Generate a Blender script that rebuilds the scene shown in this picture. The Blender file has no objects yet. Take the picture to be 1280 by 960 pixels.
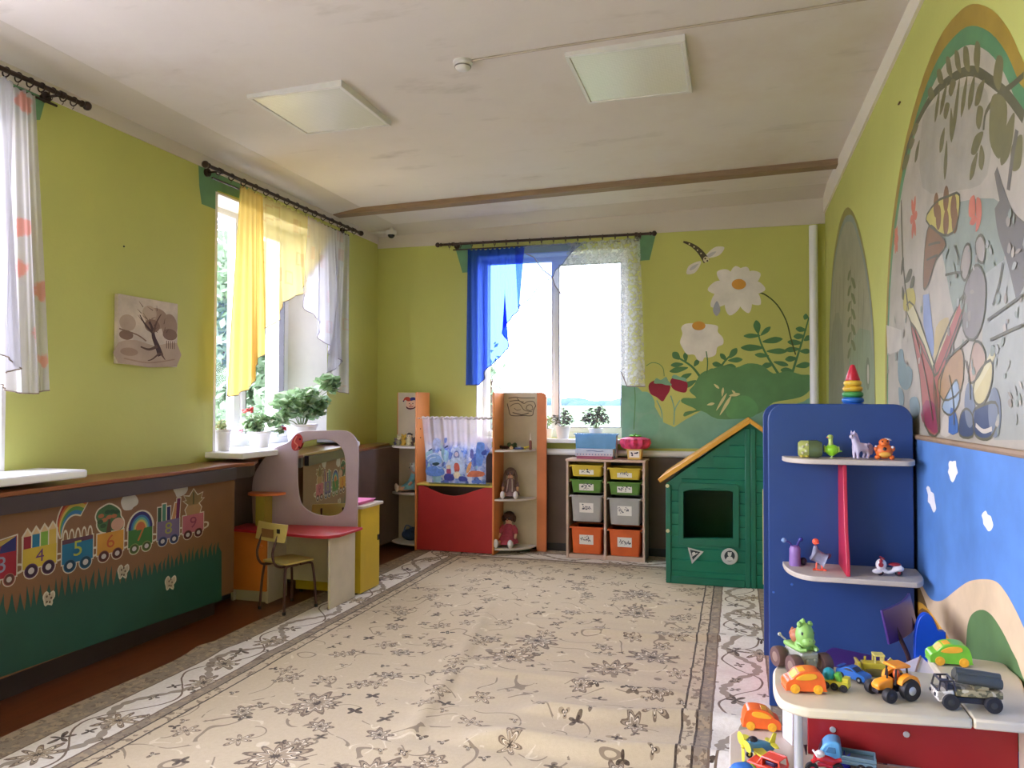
import bpy, bmesh, math, random
from mathutils import Vector, Matrix
rnd = random.Random(11)
PI = math.pi
SC = bpy.context.scene
COL = SC.collection

# ------------------------------------------------------------------ camera numbers (used to read real places off the photograph)
FPX = 955.0; YAW, PIT, ROL = (math.radians(a) for a in (16.4, 1.35, 0.15)); CH = 1.4
CF = Vector((-math.sin(YAW)*math.cos(PIT), math.cos(YAW)*math.cos(PIT), math.sin(PIT)))
_r = Vector((math.cos(YAW), math.sin(YAW), 0)); _u = _r.cross(CF)
CR = _r*math.cos(ROL) + _u*math.sin(ROL); CU = -_r*math.sin(ROL) + _u*math.cos(ROL)
CP = Vector((0, 0, CH))
def ray(u, v): return CF + CR*((u-640)/FPX) - CU*((v-480)/FPX)
def hit(u, v, p, n):
    d = ray(u, v); p = Vector(p); n = Vector(n)
    return CP + d*((p-CP).dot(n)/d.dot(n))
def hX(u, v, x): return hit(u, v, (x, 0, 0), (1, 0, 0))
def hY(u, v, y): return hit(u, v, (0, y, 0), (0, 1, 0))
def hZ(u, v, z): return hit(u, v, (0, 0, z), (0, 0, 1))
XL, YB = -3.5, 7.05
RN = Vector((-1, -0.0116, 0)).normalized(); RP = Vector((0.735, YB, 0))        # right wall: a point and its normal into the room
def xr(y): return 0.735 + 0.0116*(YB-y)
def hR(u, v, off=0.0): return hit(u, v, RP + RN*off, RN)
def ceil_z(x): return 3.12 + 0.1*(x+3.5)/4.25

# ------------------------------------------------------------------ materials
def lin(c):
    return tuple((x/255/12.92 if x/255 <= .04045 else ((x/255+.055)/1.055)**2.4) for x in c[:3]) + (1,)
class G:
    """small node-graph helper"""
    def __init__(s, name):
        s.m = bpy.data.materials.new(name); s.m.use_nodes = True
        s.t = s.m.node_tree; s.b = s.t.nodes['Principled BSDF']; s.out = s.t.nodes['Material Output']
    def n(s, typ, ins=None, **kw):
        x = s.t.nodes.new(typ)
        for k, v in kw.items(): setattr(x, k, v)
        for k, v in (ins or {}).items(): s.set(x.inputs[k], v)
        return x
    def set(s, sock, v):
        if isinstance(v, bpy.types.NodeSocket): s.t.links.new(v, sock)
        else: sock.default_value = v
    def m_(s, op, a, b=0.0, c=None):
        x = s.t.nodes.new('ShaderNodeMath'); x.operation = op
        s.set(x.inputs[0], a); s.set(x.inputs[1], b)
        if c is not None: s.set(x.inputs[2], c)
        return x.outputs[0]
    def mix(s, f, a, b):
        x = s.t.nodes.new('ShaderNodeMix'); x.data_type = 'RGBA'
        s.set(x.inputs[0], f); s.set(x.inputs[6], a); s.set(x.inputs[7], b)
        return x.outputs[2]
    def obj(s): return s.n('ShaderNodeTexCoord').outputs['Object']
    def noise(s, vec, scale, detail=3.0, rough=.55, dim='3D'):
        x = s.n('ShaderNodeTexNoise', {'Scale': scale, 'Detail': detail, 'Roughness': rough}); x.noise_dimensions = dim
        if vec is not None: s.t.links.new(vec, x.inputs['Vector'])
        return x.outputs['Fac']
    def ramp(s, f, a, b):
        x = s.n('ShaderNodeMapRange', {'Value': f, 'From Min': a, 'From Max': b}); return x.outputs[0]
    def bump(s, h, strength, dist=.01):
        x = s.n('ShaderNodeBump', {'Height': h, 'Strength': strength, 'Distance': dist}); s.t.links.new(x.outputs[0], s.b.inputs['Normal'])
_cache = {}
def mat(c, rough=.5, var=.05, vs=9.0, metal=0.0, bump=0.0, name=None, spec=.5, trans=0.0, alpha=1.0, ss=0.0):
    key = (tuple(c), rough, var, vs, metal, bump, spec, trans, alpha)
    if key in _cache: return _cache[key]
    g = G(name or 'paint_%d_%d_%d' % tuple(int(x) for x in c[:3]))
    b = g.b; col = lin(c); o = g.obj()
    f = g.noise(o, vs, 4.0)
    lo = tuple(min(1, x*(1-var*1.6)) for x in col[:3])+(1,); hi = tuple(min(1, x*(1+var*1.6)) for x in col[:3])+(1,)
    g.set(b.inputs['Base Color'], g.mix(g.ramp(f, .3, .7), lo, hi))
    b.inputs['Roughness'].default_value = rough; b.inputs['Metallic'].default_value = metal
    b.inputs['Specular IOR Level'].default_value = spec
    b.inputs['Transmission Weight'].default_value = trans; b.inputs['Alpha'].default_value = alpha
    if bump: g.bump(g.noise(o, vs*8, 3.0), bump)
    _cache[key] = g.m
    return g.m

def mat_wall(name, c, mottle=.06, stain=None):
    g = G(name); o = g.obj(); col = lin(c)
    f = g.noise(o, 1.1, 5.0, .6)
    a = tuple(x*(1-mottle) for x in col[:3])+(1,); b = tuple(min(1, x*(1+mottle)) for x in col[:3])+(1,)
    res = g.mix(g.ramp(f, .3, .7), a, b)
    if stain:
        s1 = g.ramp(g.noise(o, .55, 6.0, .65), .52, .72)
        res = g.mix(g.m_('MULTIPLY', s1, .45), res, lin(stain))
        mp = g.n('ShaderNodeMapping', {'Vector': o, 'Scale': (1.2, 3.2, 1)})
        s2 = g.ramp(g.noise(mp.outputs[0], 1.3, 5.0, .6), .60, .76)
        res = g.mix(g.m_('MULTIPLY', s2, .4), res, lin((150, 140, 122)))
        s3 = g.ramp(g.noise(mp.outputs[0], 2.3, 6.0, .7), .66, .72)
        res = g.mix(g.m_('MULTIPLY', s3, .35), res, lin((214, 208, 196)))
    g.set(g.b.inputs['Base Color'], res); g.b.inputs['Roughness'].default_value = .75
    g.bump(g.noise(o, 22, 4.0, .6), .12, .01)
    return g.m

def mat_wood(name, c1, c2, rough=.35, scale=(1, 14, 14)):
    g = G(name); mp = g.n('ShaderNodeMapping', {'Vector': g.obj(), 'Scale': scale})
    f = g.noise(mp.outputs[0], 3.0, 6.0, .65)
    g.set(g.b.inputs['Base Color'], g.mix(g.ramp(f, .3, .72), lin(c1), lin(c2)))
    g.b.inputs['Roughness'].default_value = rough; g.bump(f, .06, .004)
    return g.m

def mat_glass():
    g = G('window_glass'); t = g.t
    tr = g.n('ShaderNodeBsdfTransparent', {'Color': (.96, .98, .97, 1)}); gl = g.n('ShaderNodeBsdfGlossy', {'Roughness': .02})
    mx = g.n('ShaderNodeMixShader', {0: .012}); t.links.new(tr.outputs[0], mx.inputs[1]); t.links.new(gl.outputs[0], mx.inputs[2])
    t.links.new(mx.outputs[0], g.out.inputs['Surface']); return g.m

def mat_sheer(name, c, alpha, pat=None, pc=None, tint=None):
    """woven voile: threads that scatter light both ways, gaps that let it straight through"""
    g = G(name); t = g.t; o = g.obj()
    col = lin(c)
    base = g.mix(g.ramp(g.noise(o, 6, 3), .3, .7), tuple(x*.93 for x in col[:3])+(1,), col)
    al = alpha
    if pat == 'flowers':
        v = g.n('ShaderNodeTexVoronoi', {'Vector': o, 'Scale': 5.2, 'Randomness': .85})
        d = g.m_('ADD', v.outputs['Distance'], g.m_('MULTIPLY', g.noise(o, 26, 3), .34))
        msk = g.m_('SUBTRACT', 1.0, g.ramp(d, .38, .46))
        base = g.mix(g.m_('MULTIPLY', msk, .8), base, lin(pc)); al = g.m_('ADD', alpha, g.m_('MULTIPLY', msk, .15))
    elif pat == 'lace':
        f = g.ramp(g.noise(o, 26, 4, .6), .46, .58)
        sx = g.n('ShaderNodeSeparateXYZ', {'Vector': o}).outputs[0]
        edge = g.ramp(sx, pc[0], pc[1])
        f = g.m_('MULTIPLY', f, edge)
        al = g.m_('ADD', alpha, g.m_('MULTIPLY', f, .45))
        base = g.mix(g.m_('MULTIPLY', f, .35), base, lin((150, 160, 165)))
    elif pat == 'squares':
        v = g.n('ShaderNodeTexVoronoi', {'Vector': o, 'Scale': 4.5, 'Randomness': .9}); v.distance = 'CHEBYCHEV'
        d = v.outputs['Distance']
        msk = g.m_('MULTIPLY', g.ramp(d, .16, .2), g.m_('SUBTRACT', 1.0, g.ramp(d, .22, .26)))
        base = g.mix(g.m_('MULTIPLY', msk, .4), base, lin(pc))
    df = g.n('ShaderNodeBsdfDiffuse'); tl = g.n('ShaderNodeBsdfTranslucent'); tp = g.n('ShaderNodeBsdfTransparent', {'Color': lin(tint or (255, 255, 255))})
    g.set(df.inputs[0], base); g.set(tl.inputs[0], base)
    m1 = g.n('ShaderNodeMixShader', {0: .55}); t.links.new(df.outputs[0], m1.inputs[1]); t.links.new(tl.outputs[0], m1.inputs[2])
    m2 = g.n('ShaderNodeMixShader'); g.set(m2.inputs[0], al); t.links.new(tp.outputs[0], m2.inputs[1]); t.links.new(m1.outputs[0], m2.inputs[2])
    t.links.new(m2.outputs[0], g.out.inputs['Surface']); return g.m

# ------------------------------------------------------------------ mesh builder
def spl(pts, k=5, closed=True):
    """Catmull-Rom through points of any dimension"""
    P = [tuple(p) for p in pts]; n = len(P); out = []
    rng = range(n) if closed else range(n-1)
    for i in rng:
        if closed: a, b, c, d = P[i-1], P[i], P[(i+1) % n], P[(i+2) % n]
        else: a, b, c, d = P[max(i-1, 0)], P[i], P[i+1], P[min(i+2, n-1)]
        for j in range(k):
            t = j/k; t2 = t*t; t3 = t2*t
            out.append(tuple(.5*(2*b[q] + (c[q]-a[q])*t + (2*a[q]-5*b[q]+4*c[q]-d[q])*t2 + (3*b[q]-a[q]-3*c[q]+d[q])*t3) for q in range(len(b))))
    if not closed: out.append(P[-1])
    return out

def mat_leaf(c, name):
    g = G(name); t = g.t; o = g.obj(); col = lin(c)
    base = g.mix(g.ramp(g.noise(o, 14, 3), .3, .7), tuple(x*.8 for x in col[:3])+(1,), tuple(min(1, x*1.15) for x in col[:3])+(1,))
    g.set(g.b.inputs['Base Color'], base); g.b.inputs['Roughness'].default_value = .5
    tl = g.n('ShaderNodeBsdfTranslucent'); g.set(tl.inputs[0], base)
    mx = g.n('ShaderNodeMixShader', {0: .45}); t.links.new(g.b.outputs[0], mx.inputs[1]); t.links.new(tl.outputs[0], mx.inputs[2]); t.links.new(mx.outputs[0], g.out.inputs['Surface'])
    return g.m
class MB:
    def __init__(s, M=None): s.v = []; s.f = []; s.mi = []; s.M = M
    def add(s, vs, fs, m=0):
        o = len(s.v)
        for p in vs:
            p = Vector(p); s.v.append(s.M @ p if s.M is not None else p)
        for f in fs: s.f.append([i+o for i in f]); s.mi.append(m)
        return s
    def box(s, c, d, m=0, R=None):
        x, y, z = (q/2 for q in d); c = Vector(c)
        vs = [Vector((a, b, e)) for a in (-x, x) for b in (-y, y) for e in (-z, z)]
        if R is not None: vs = [R @ p for p in vs]
        return s.add([p+c for p in vs], [(0, 1, 3, 2), (4, 6, 7, 5), (0, 4, 5, 1), (2, 3, 7, 6), (0, 2, 6, 4), (1, 5, 7, 3)], m)
    def bb(s, x0, x1, y0, y1, z0, z1, m=0): return s.box(((x0+x1)/2, (y0+y1)/2, (z0+z1)/2), (x1-x0, y1-y0, z1-z0), m)
    def tube(s, pts, r, n=8, m=0, cap=True):
        P = [Vector(p) for p in pts]; R = r if isinstance(r, (list, tuple)) else [r]*len(P)
        vs = []; fs = []; up = None
        for i, p in enumerate(P):
            t = (P[min(i+1, len(P)-1)] - P[max(i-1, 0)]).normalized()
            if up is None:
                up = Vector((0, 0, 1)) if abs(t.z) < .9 else Vector((1, 0, 0))
            a = t.cross(up)
            if a.length < 1e-5: a = t.orthogonal()
            a.normalize(); b = a.cross(t).normalized(); up = b
            for k in range(n):
                w = 2*PI*k/n; vs.append(p + (a*math.cos(w) + b*math.sin(w))*R[i])
        for i in range(len(P)-1):
            for k in range(n):
                q = (k+1) % n; fs.append((i*n+k, i*n+q, (i+1)*n+q, (i+1)*n+k))
        if cap: fs += [tuple(range(n))[::-1], tuple(range((len(P)-1)*n, len(P)*n))]
        return s.add(vs, fs, m)
    def cyl(s, a, b, r0, r1=None, n=16, m=0): return s.tube([a, b], [r0, r0 if r1 is None else r1], n, m)
    def lathe(s, prof, c=(0, 0, 0), n=20, m=0, A=None):
        """profile of (r, z) pairs turned about z (or about axis matrix A)"""
        c = Vector(c); vs = []; fs = []
        for r, z in prof:
            for k in range(n):
                w = 2*PI*k/n; p = Vector((r*math.cos(w), r*math.sin(w), z)); vs.append((A @ p if A is not None else p) + c)
        for i in range(len(prof)-1):
            for k in range(n):
                q = (k+1) % n; fs.append((i*n+k, i*n+q, (i+1)*n+q, (i+1)*n+k))
        fs += [tuple(range(n))[::-1], tuple(range((len(prof)-1)*n, len(prof)*n))]
        return s.add(vs, fs, m)
    def ell(s, c, r, m=0, n=14, R=None):
        if not isinstance(r, (tuple, list)): r = (r, r, r)
        k = max(5, n//2+1); c = Vector(c); vs = [Vector((0, 0, -r[2]))]; fs = []
        for i in range(1, k):
            a = -PI/2 + PI*i/k
            for j in range(n):
                w = 2*PI*j/n; vs.append(Vector((r[0]*math.cos(a)*math.cos(w), r[1]*math.cos(a)*math.sin(w), r[2]*math.sin(a))))
        vs.append(Vector((0, 0, r[2]))); L = len(vs)-1
        for j in range(n):
            q = (j+1) % n; fs.append((0, 1+q, 1+j)); fs.append((L, L-n+j, L-n+q))
            for i in range(k-2): o = 1+i*n; fs.append((o+j, o+q, o+n+q, o+n+j))
        return s.add([(R @ p if R is not None else p)+c for p in vs], fs, m)
    def prism(s, poly, vec, m=0, mcap=None):
        """closed 3-D outline swept along vec"""
        P = [Vector(p) for p in poly]; vec = Vector(vec); n = len(P)
        nrm = Vector((0, 0, 0))
        for i in range(n): nrm += P[i].cross(P[(i+1) % n])
        if nrm.dot(vec) > 0: P = P[::-1]
        o = len(s.v); s.add(P + [p+vec for p in P], [])
        for i in range(n):
            j = (i+1) % n; s.f.append([o+j, o+i, o+n+i, o+n+j]); s.mi.append(m)
        s.f.append([o+i for i in range(n)]); s.mi.append(m if mcap is None else mcap)
        s.f.append([o+n+i for i in range(n)][::-1]); s.mi.append(m if mcap is None else mcap)
        return s
    def plate(s, outer, hole, vec, m=0):
        """outline with one hole (same number of points, matched order) swept along vec"""
        n = len(outer); vec = Vector(vec); A = [Vector(p) for p in outer]; B = [Vector(p) for p in hole]
        vs = A + B + [p+vec for p in A] + [p+vec for p in B]; fs = []
        for i in range(n):
            j = (i+1) % n
            fs += [(i, j, n+j, n+i), (2*n+j, 2*n+i, 3*n+i, 3*n+j), (j, i, 2*n+i, 2*n+j), (n+i, n+j, 3*n+j, 3*n+i)]
        return s.add(vs, fs, m)
    def face(s, pts, m=0): return s.add(pts, [tuple(range(len(pts)))], m)
    def build(s, name, mats, parent=None, bevel=0.0, seg=2, smooth=40, sub=0):
        me = bpy.data.meshes.new(name); vs = s.v
        if parent is not None:
            inv = WM[parent.name].inverted(); vs = [inv @ p for p in vs]
        me.from_pydata([tuple(p) for p in vs], [], s.f)
        if not isinstance(mats, (list, tuple)): mats = [mats]
        for q in mats: me.materials.append(q)
        me.polygons.foreach_set('material_index', s.mi)
        bm = bmesh.new(); bm.from_mesh(me)
        if s.recalc: bmesh.ops.recalc_face_normals(bm, faces=bm.faces)
        bm.to_mesh(me); bm.free()
        if smooth:
            me.polygons.foreach_set('use_smooth', [True]*len(me.polygons)); me.set_sharp_from_angle(angle=math.radians(smooth))
        me.update()
        o = bpy.data.objects.new(name, me); COL.objects.link(o)
        if parent is not None: o.parent = parent; WM[o.name] = WM[parent.name]
        else: WM[o.name] = Matrix()
        if bevel:
            b = o.modifiers.new('bevel', 'BEVEL'); b.width = bevel; b.segments = seg; b.limit_method = 'ANGLE'; b.angle_limit = math.radians(40)
            b.harden_normals = False
        if sub:
            d = o.modifiers.new('sub', 'SUBSURF'); d.levels = d.render_levels = sub
        return o
    recalc = True
WM = {}
def tag(o, label, cat, group=None, kind=None):
    if label: o['label'] = label
    if cat: o['category'] = cat
    if group: o['group'] = group
    if kind: o['kind'] = kind
    return o
def thing(name, label, cat, loc=(0, 0, 0), rz=0.0, group=None, kind=None):
    """an Empty at the base of a thing; parts are authored in world coordinates (or with .M) and parented to it"""
    o = bpy.data.objects.new(name, None); COL.objects.link(o); o.empty_display_size = .05
    o.location = loc; o.rotation_euler = (0, 0, rz)
    WM[o.name] = Matrix.Translation(Vector(loc)) @ Matrix.Rotation(rz, 4, 'Z')
    return tag(o, label, cat, group, kind)
def struct(o): o['kind'] = 'structure'; return o
def LB(t): return MB(WM[t.name])                     # a builder that takes the thing's local coordinates
def children(o): return [c for c in bpy.data.objects if c.parent == o]
def copy_tree(o, loc=None, rz=None, label=None, parent=None):
    c = o.copy(); COL.objects.link(c); c.parent = parent
    if loc is not None:
        c.location = loc
        if rz is not None: c.rotation_euler = (0, 0, rz)
        WM[c.name] = Matrix.Translation(Vector(loc)) @ Matrix.Rotation(c.rotation_euler.z, 4, 'Z')
    if label: c['label'] = label
    for ch in children(o): copy_tree(ch, parent=c)
    return c
def ngon(c, ax, ay, r, n=24, ry=None, a0=0, a1=2*PI):
    c = Vector(c); ax = Vector(ax); ay = Vector(ay); ry = r if ry is None else ry
    full = abs(a1-a0-2*PI) < 1e-6; k = n if full else n+1
    return [c + ax*(r*math.cos(a0+(a1-a0)*i/n)) + ay*(ry*math.sin(a0+(a1-a0)*i/n)) for i in range(k)]
def RZ(a): return Matrix.Rotation(a, 3, 'Z')
def RX(a): return Matrix.Rotation(a, 3, 'X')
def RY(a): return Matrix.Rotation(a, 3, 'Y')

# flat paint / print on a plane: polygons traced in photo pixels, dropped on the real surface with a hair of thickness between coats
class Paint:
    def __init__(s, onto): s.onto = onto; s.mb = MB(); s.mb.recalc = False; s.mats = []; s.k = 1; s.mats_i = {}
    def mi(s, m):
        if m.name not in s.mats_i: s.mats_i[m.name] = len(s.mats); s.mats.append(m)
        return s.mats_i[m.name]
    def poly(s, pts, m, smooth=0, coat=True):
        if smooth: pts = spl(pts, smooth)
        P = [s.onto(p[0], p[1], .00002*s.k) for p in pts]
        s.mb.face(P, s.mi(m))
        if coat: s.k += 1
        return s
    def line(s, pts, w, m, smooth=4, w1=None, closed=False):
        P = spl(pts, smooth, closed) if smooth else list(pts)
        if closed: P = P + [P[0]]
        n = len(P); L = []; R = []
        for i, p in enumerate(P):
            a = P[max(i-1, 0)]; b = P[min(i+1, n-1)]; dx, dy = b[0]-a[0], b[1]-a[1]; l = math.hypot(dx, dy) or 1
            ww = (w if w1 is None else w + (w1-w)*i/(n-1))/2
            L.append((p[0]-dy/l*ww, p[1]+dx/l*ww)); R.append((p[0]+dy/l*ww, p[1]-dx/l*ww))
        q = s.mi(m)
        for i in range(n-1):
            s.mb.face([s.onto(x[0], x[1], .00002*s.k) for x in (L[i], L[i+1], R[i+1], R[i])], q)
        s.k += 1; return s
    def dot(s, c, rx, m, ry=None, ang=0, n=20):
        ry = rx if ry is None else ry; ca, sa = math.cos(ang), math.sin(ang)
        return s.poly([(c[0]+rx*math.cos(2*PI*i/n)*ca - ry*math.sin(2*PI*i/n)*sa, c[1]+rx*math.cos(2*PI*i/n)*sa + ry*math.sin(2*PI*i/n)*ca) for i in range(n)], m)
    def petal(s, a, b, w, m):
        """leaf shape from a to b"""
        dx, dy = b[0]-a[0], b[1]-a[1]; l = math.hypot(dx, dy) or 1; nx, ny = -dy/l*w/2, dx/l*w/2
        pts = [a, (a[0]+dx*.3+nx*.75, a[1]+dy*.3+ny*.75), (a[0]+dx*.68+nx, a[1]+dy*.68+ny), b, (a[0]+dx*.68-nx, a[1]+dy*.68-ny), (a[0]+dx*.3-nx*.75, a[1]+dy*.3-ny*.75)]
        return s.poly(pts, m, 4)
    def build(s, name, label=None, cat=None, parent=None, group=None):
        o = s.mb.build(name, s.mats, parent, smooth=0)
        if label: tag(o, label, cat, group)
        return o
def glyph(ch):
    """outline mesh of one character: unit height, centred"""
    cu = bpy.data.curves.new('glyph', 'FONT'); cu.body = ch; cu.align_x = 'CENTER'; cu.resolution_u = 3
    o = bpy.data.objects.new('glyph', cu); me = o.to_mesh()
    vs = [tuple(v.co) for v in me.vertices]; fs = [tuple(p.vertices) for p in me.polygons]
    o.to_mesh_clear(); bpy.data.objects.remove(o); bpy.data.curves.remove(cu)
    y0 = min(v[1] for v in vs); y1 = max(v[1] for v in vs); x0 = min(v[0] for v in vs); x1 = max(v[0] for v in vs)
    return [((v[0]-(x0+x1)/2)/(y1-y0), (v[1]-(y0+y1)/2)/(y1-y0)) for v in vs], fs
# ------------------------------------------------------------------ room shell
WHITE = mat((232, 231, 226), .55, .03, 5, name='white_paint')
PVC = mat((236, 238, 242), .3, .02, 5, name='white_pvc')
GREEN = mat_wall('green_wall_paint', (190, 193, 106), .05)
PLASTER = mat_wall('ceiling_plaster', (220, 213, 205), .05, (176, 156, 128))
CORN = mat_wall('cornice_whitewash', (206, 198, 186), .05)
DARKP = mat((96, 78, 70), .5, .08, 4, name='brown_wainscot_paint')
GLASS = mat_glass()
BLACK = mat((24, 22, 24), .5, .05, name='black_rubber')

def wall_grid(mb, a0, a1, z0, z1, holes, put):
    As = sorted({a0, a1, *[h[0] for h in holes], *[h[1] for h in holes]}); Zs = sorted({z0, z1, *[h[2] for h in holes], *[h[3] for h in holes]})
    for i in range(len(As)-1):
        for j in range(len(Zs)-1):
            ca, cz = (As[i]+As[i+1])/2, (Zs[j]+Zs[j+1])/2
            if any(h[0] < ca < h[1] and h[2] < cz < h[3] for h in holes): continue
            put(mb, As[i], As[i+1], Zs[j], Zs[j+1])
Y0, TOP = -2.8, 3.4
WLEFT = [(-2.7, -.70, .55, 2.98), (-.50, 1.15, .55, 2.98), (1.35, 2.93, 1.05, 2.87), (4.53, 6.05, 1.05, 2.87)]  # first two openings are unseen, added and enlarged to brighten the room
WBACK = [(-2.44, -.96, 1.06, 2.83)]
mb = MB(); wall_grid(mb, Y0-.3, YB, 0, TOP, WLEFT, lambda m, a, b, c, d: m.bb(XL-.45, XL, a, b, c, d)); struct(mb.build('wall_left', GREEN, smooth=0))
mb = MB(); wall_grid(mb, XL-.45, 1.3, 0, TOP, WBACK, lambda m, a, b, c, d: m.bb(a, b, YB, YB+.45, c, d)); struct(mb.build('wall_back', GREEN, smooth=0))
mb = MB(); mb.prism([(xr(Y0-.3), Y0-.3, 0), (xr(YB), YB, 0), (1.3, YB, 0), (1.3, Y0-.3, 0)], (0, 0, TOP)); struct(mb.build('wall_right', GREEN, smooth=0))
WFRONT = []
mb = MB(); wall_grid(mb, XL-.45, 1.3, 0, TOP, WFRONT, lambda m, a, b, c, d: m.bb(a, b, Y0-.3, Y0, c, d)); struct(mb.build('wall_front', GREEN, smooth=0))
mb = MB(); mb.add([(XL-.45, Y0-.3, ceil_z(XL-.45)), (1.3, Y0-.3, ceil_z(1.3)), (1.3, YB+.4, ceil_z(1.3)), (XL-.45, YB+.4, ceil_z(XL-.45))] , [])
c = [Vector(p) for p in mb.v]; mb = MB(); mb.prism(c, (0, 0, .2)); struct(mb.build('ceiling', PLASTER, smooth=0))
LINO = mat_wood('brown_painted_boards', (98, 52, 26), (118, 64, 34), .38, (9, 1.2, 1))
mb = MB(); mb.bb(XL-.4, 1.3, Y0-.3, YB+.4, -.12, 0); struct(mb.build('floor', LINO, smooth=0))

# whitewashed band at the head of each wall and the shallow cove on the ceiling
zl = ceil_z(XL)
mb = MB(); mb.prism([(XL, Y0, zl+.02), (XL+.012, Y0, zl+.02), (XL+.012, Y0, 3.0), (XL, Y0, 3.0)], (0, YB-Y0, 0))
mb.prism([(XL, Y0, zl+.05), (XL, Y0, zl-.035), (XL+.03, Y0, zl-.035), (XL+.30, Y0, zl-.0005+.007), (XL+.30, Y0, zl+.05)], (0, YB-Y0, 0))
struct(mb.build('trim_1', CORN, smooth=0))
mb = MB(); mb.prism([(XL, YB, 2.957), (xr(YB), YB, 2.945), (xr(YB), YB, 3.3), (XL, YB, 3.2)], (0, -.012, 0))
mb.prism([(XL, YB, zl-.05), (XL, YB-.03, zl-.05), (XL, YB-.28, zl-.0005), (XL, YB, zl+.05)], (4.3, 0, .1*4.3/4.25))
struct(mb.build('trim_2', CORN, smooth=0))
mb = MB()
q = [Vector((xr(YB), YB, 3.02)), Vector((xr(YB), YB, 3.3)), Vector((xr(Y0), Y0, 3.3)), Vector((xr(Y0), Y0, 3.27))]
q = [Vector((xr(y), y, z)) for y, z in ((YB, 3.03), (YB, 3.3), (Y0, 3.3), (Y0, 3.19), (3.2, 3.13))]
mb.prism(q, RN*.016); struct(mb.build('trim_3', mat_wall('white_ceiling_strip', (226, 220, 206), .03), smooth=0))
# timber beam boxed under the ceiling
mb = MB(); yb_ = 6.16
pts = [(XL+.02, yb_-.06, ceil_z(XL)-.045), (XL+.02, yb_-.06, ceil_z(XL)+.03), (XL+.02, yb_+.06, ceil_z(XL)+.03), (XL+.02, yb_+.06, ceil_z(XL)-.045)]
mb.prism(pts, (.735-XL-.02, 0, .1*(.735-XL-.02)/4.25))
struct(mb.build('trim_4', mat_wood('ceiling_batten', (128, 104, 78), (150, 126, 98), .6), smooth=0, bevel=.006))

# ------------------------------------------------------------------ wainscot ledges, panels, skirting, pipes
LEDGE = mat_wood('ledge_brown_laminate', (122, 70, 42), (150, 92, 58), .28, (10, 1, 10))
DARKEDGE = mat((58, 46, 46), .5, .06, name='dark_apron_and_gap')
PANEL = mat((116, 80, 48), .6, .06, 3, name='brown_panel')
GRASSP = mat((20, 72, 58), .6, .08, 3, name='painted_grass_green')
ZL = .985; XP = -3.2
mb = MB()
YS = 1.25
mb.prism([(XL, YS, ZL-.022), (-3.17, YS, ZL-.022), (-3.17, 3.9, ZL-.022), (-3.19, 4.36, ZL-.022), (-3.15, 4.50, ZL-.022), (-3.27, 4.72, ZL-.022), (XL, 4.74, ZL-.022)], (0, 0, .022))
mb.prism([(XL, 5.0, ZL-.022), (-3.15, 5.0, ZL-.022), (-3.17, 6.2, ZL-.022), (-3.36, YB, ZL-.022), (XL, YB, ZL-.022)], (0, 0, .022))
mb.bb(XL, -3.44, 4.74, 5.0, ZL-.022, ZL)
struct(mb.build('trim_5', LEDGE, bevel=.004))
mb = MB()
mb.bb(XL, XP-.0005, YS, 4.36, .14, ZL-.022, 0)                                   # box panel over the radiators
mb.bb(XL, -3.165, YS, 4.33, ZL-.1, ZL-.0225, 1)
mb.bb(XL, -3.46, 4.36, 5.0, .06, ZL-.022, 2); mb.bb(XL, -3.19, 5.0, YB, .06, ZL-.022, 2)
mb.prism([(-3.2, 4.36, ZL-.1), (-3.17, 4.49, ZL-.1), (-3.29, 4.71, ZL-.1), (XL, 4.73, ZL-.1), (XL, 4.36, ZL-.1)], (0, 0, .0775), 1)
mb.bb(XL, -3.3, YS, 4.3, 0, .14, 1)  # dark filler box, its colour standing in for the shaded gap below the panel
struct(mb.build('trim_6', [PANEL, DARKEDGE, DARKP], smooth=0))
mb = MB(); mb.bb(XL+.31, xr(YB)-.002, YB-.02, YB, .06, .935); struct(mb.build('trim_7', DARKP, smooth=0))
SKIRT = mat((44, 40, 48), .5, .05, name='dark_skirting')
mb = MB(); mb.bb(XL+.31, xr(YB)-.01, YB-.035, YB, 0, .08); struct(mb.build('baseboard_back', SKIRT, smooth=0))
mb = MB(); mb.bb(XL, XL+.03, 4.36, 7.0, 0, .08); struct(mb.build('baseboard_left', SKIRT, smooth=0))
# heating pipes
def pipe(name, pts, r): 
    o = MB().tube(pts, r, 14).build(name, PVC); return o
tag(pipe('heating_pipe', [(-3.1, YB-.06, .935), (.59, YB-.06, .935)], .03), 'horizontal white heating pipe low along the back wall under the windowsill', 'pipe')
tag(pipe('heating_pipe', [(.635, YB-.06, 0), (.635, YB-.06, 2.92)], .036), 'tall white vertical heating pipe in the far right corner', 'pipe')

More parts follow.
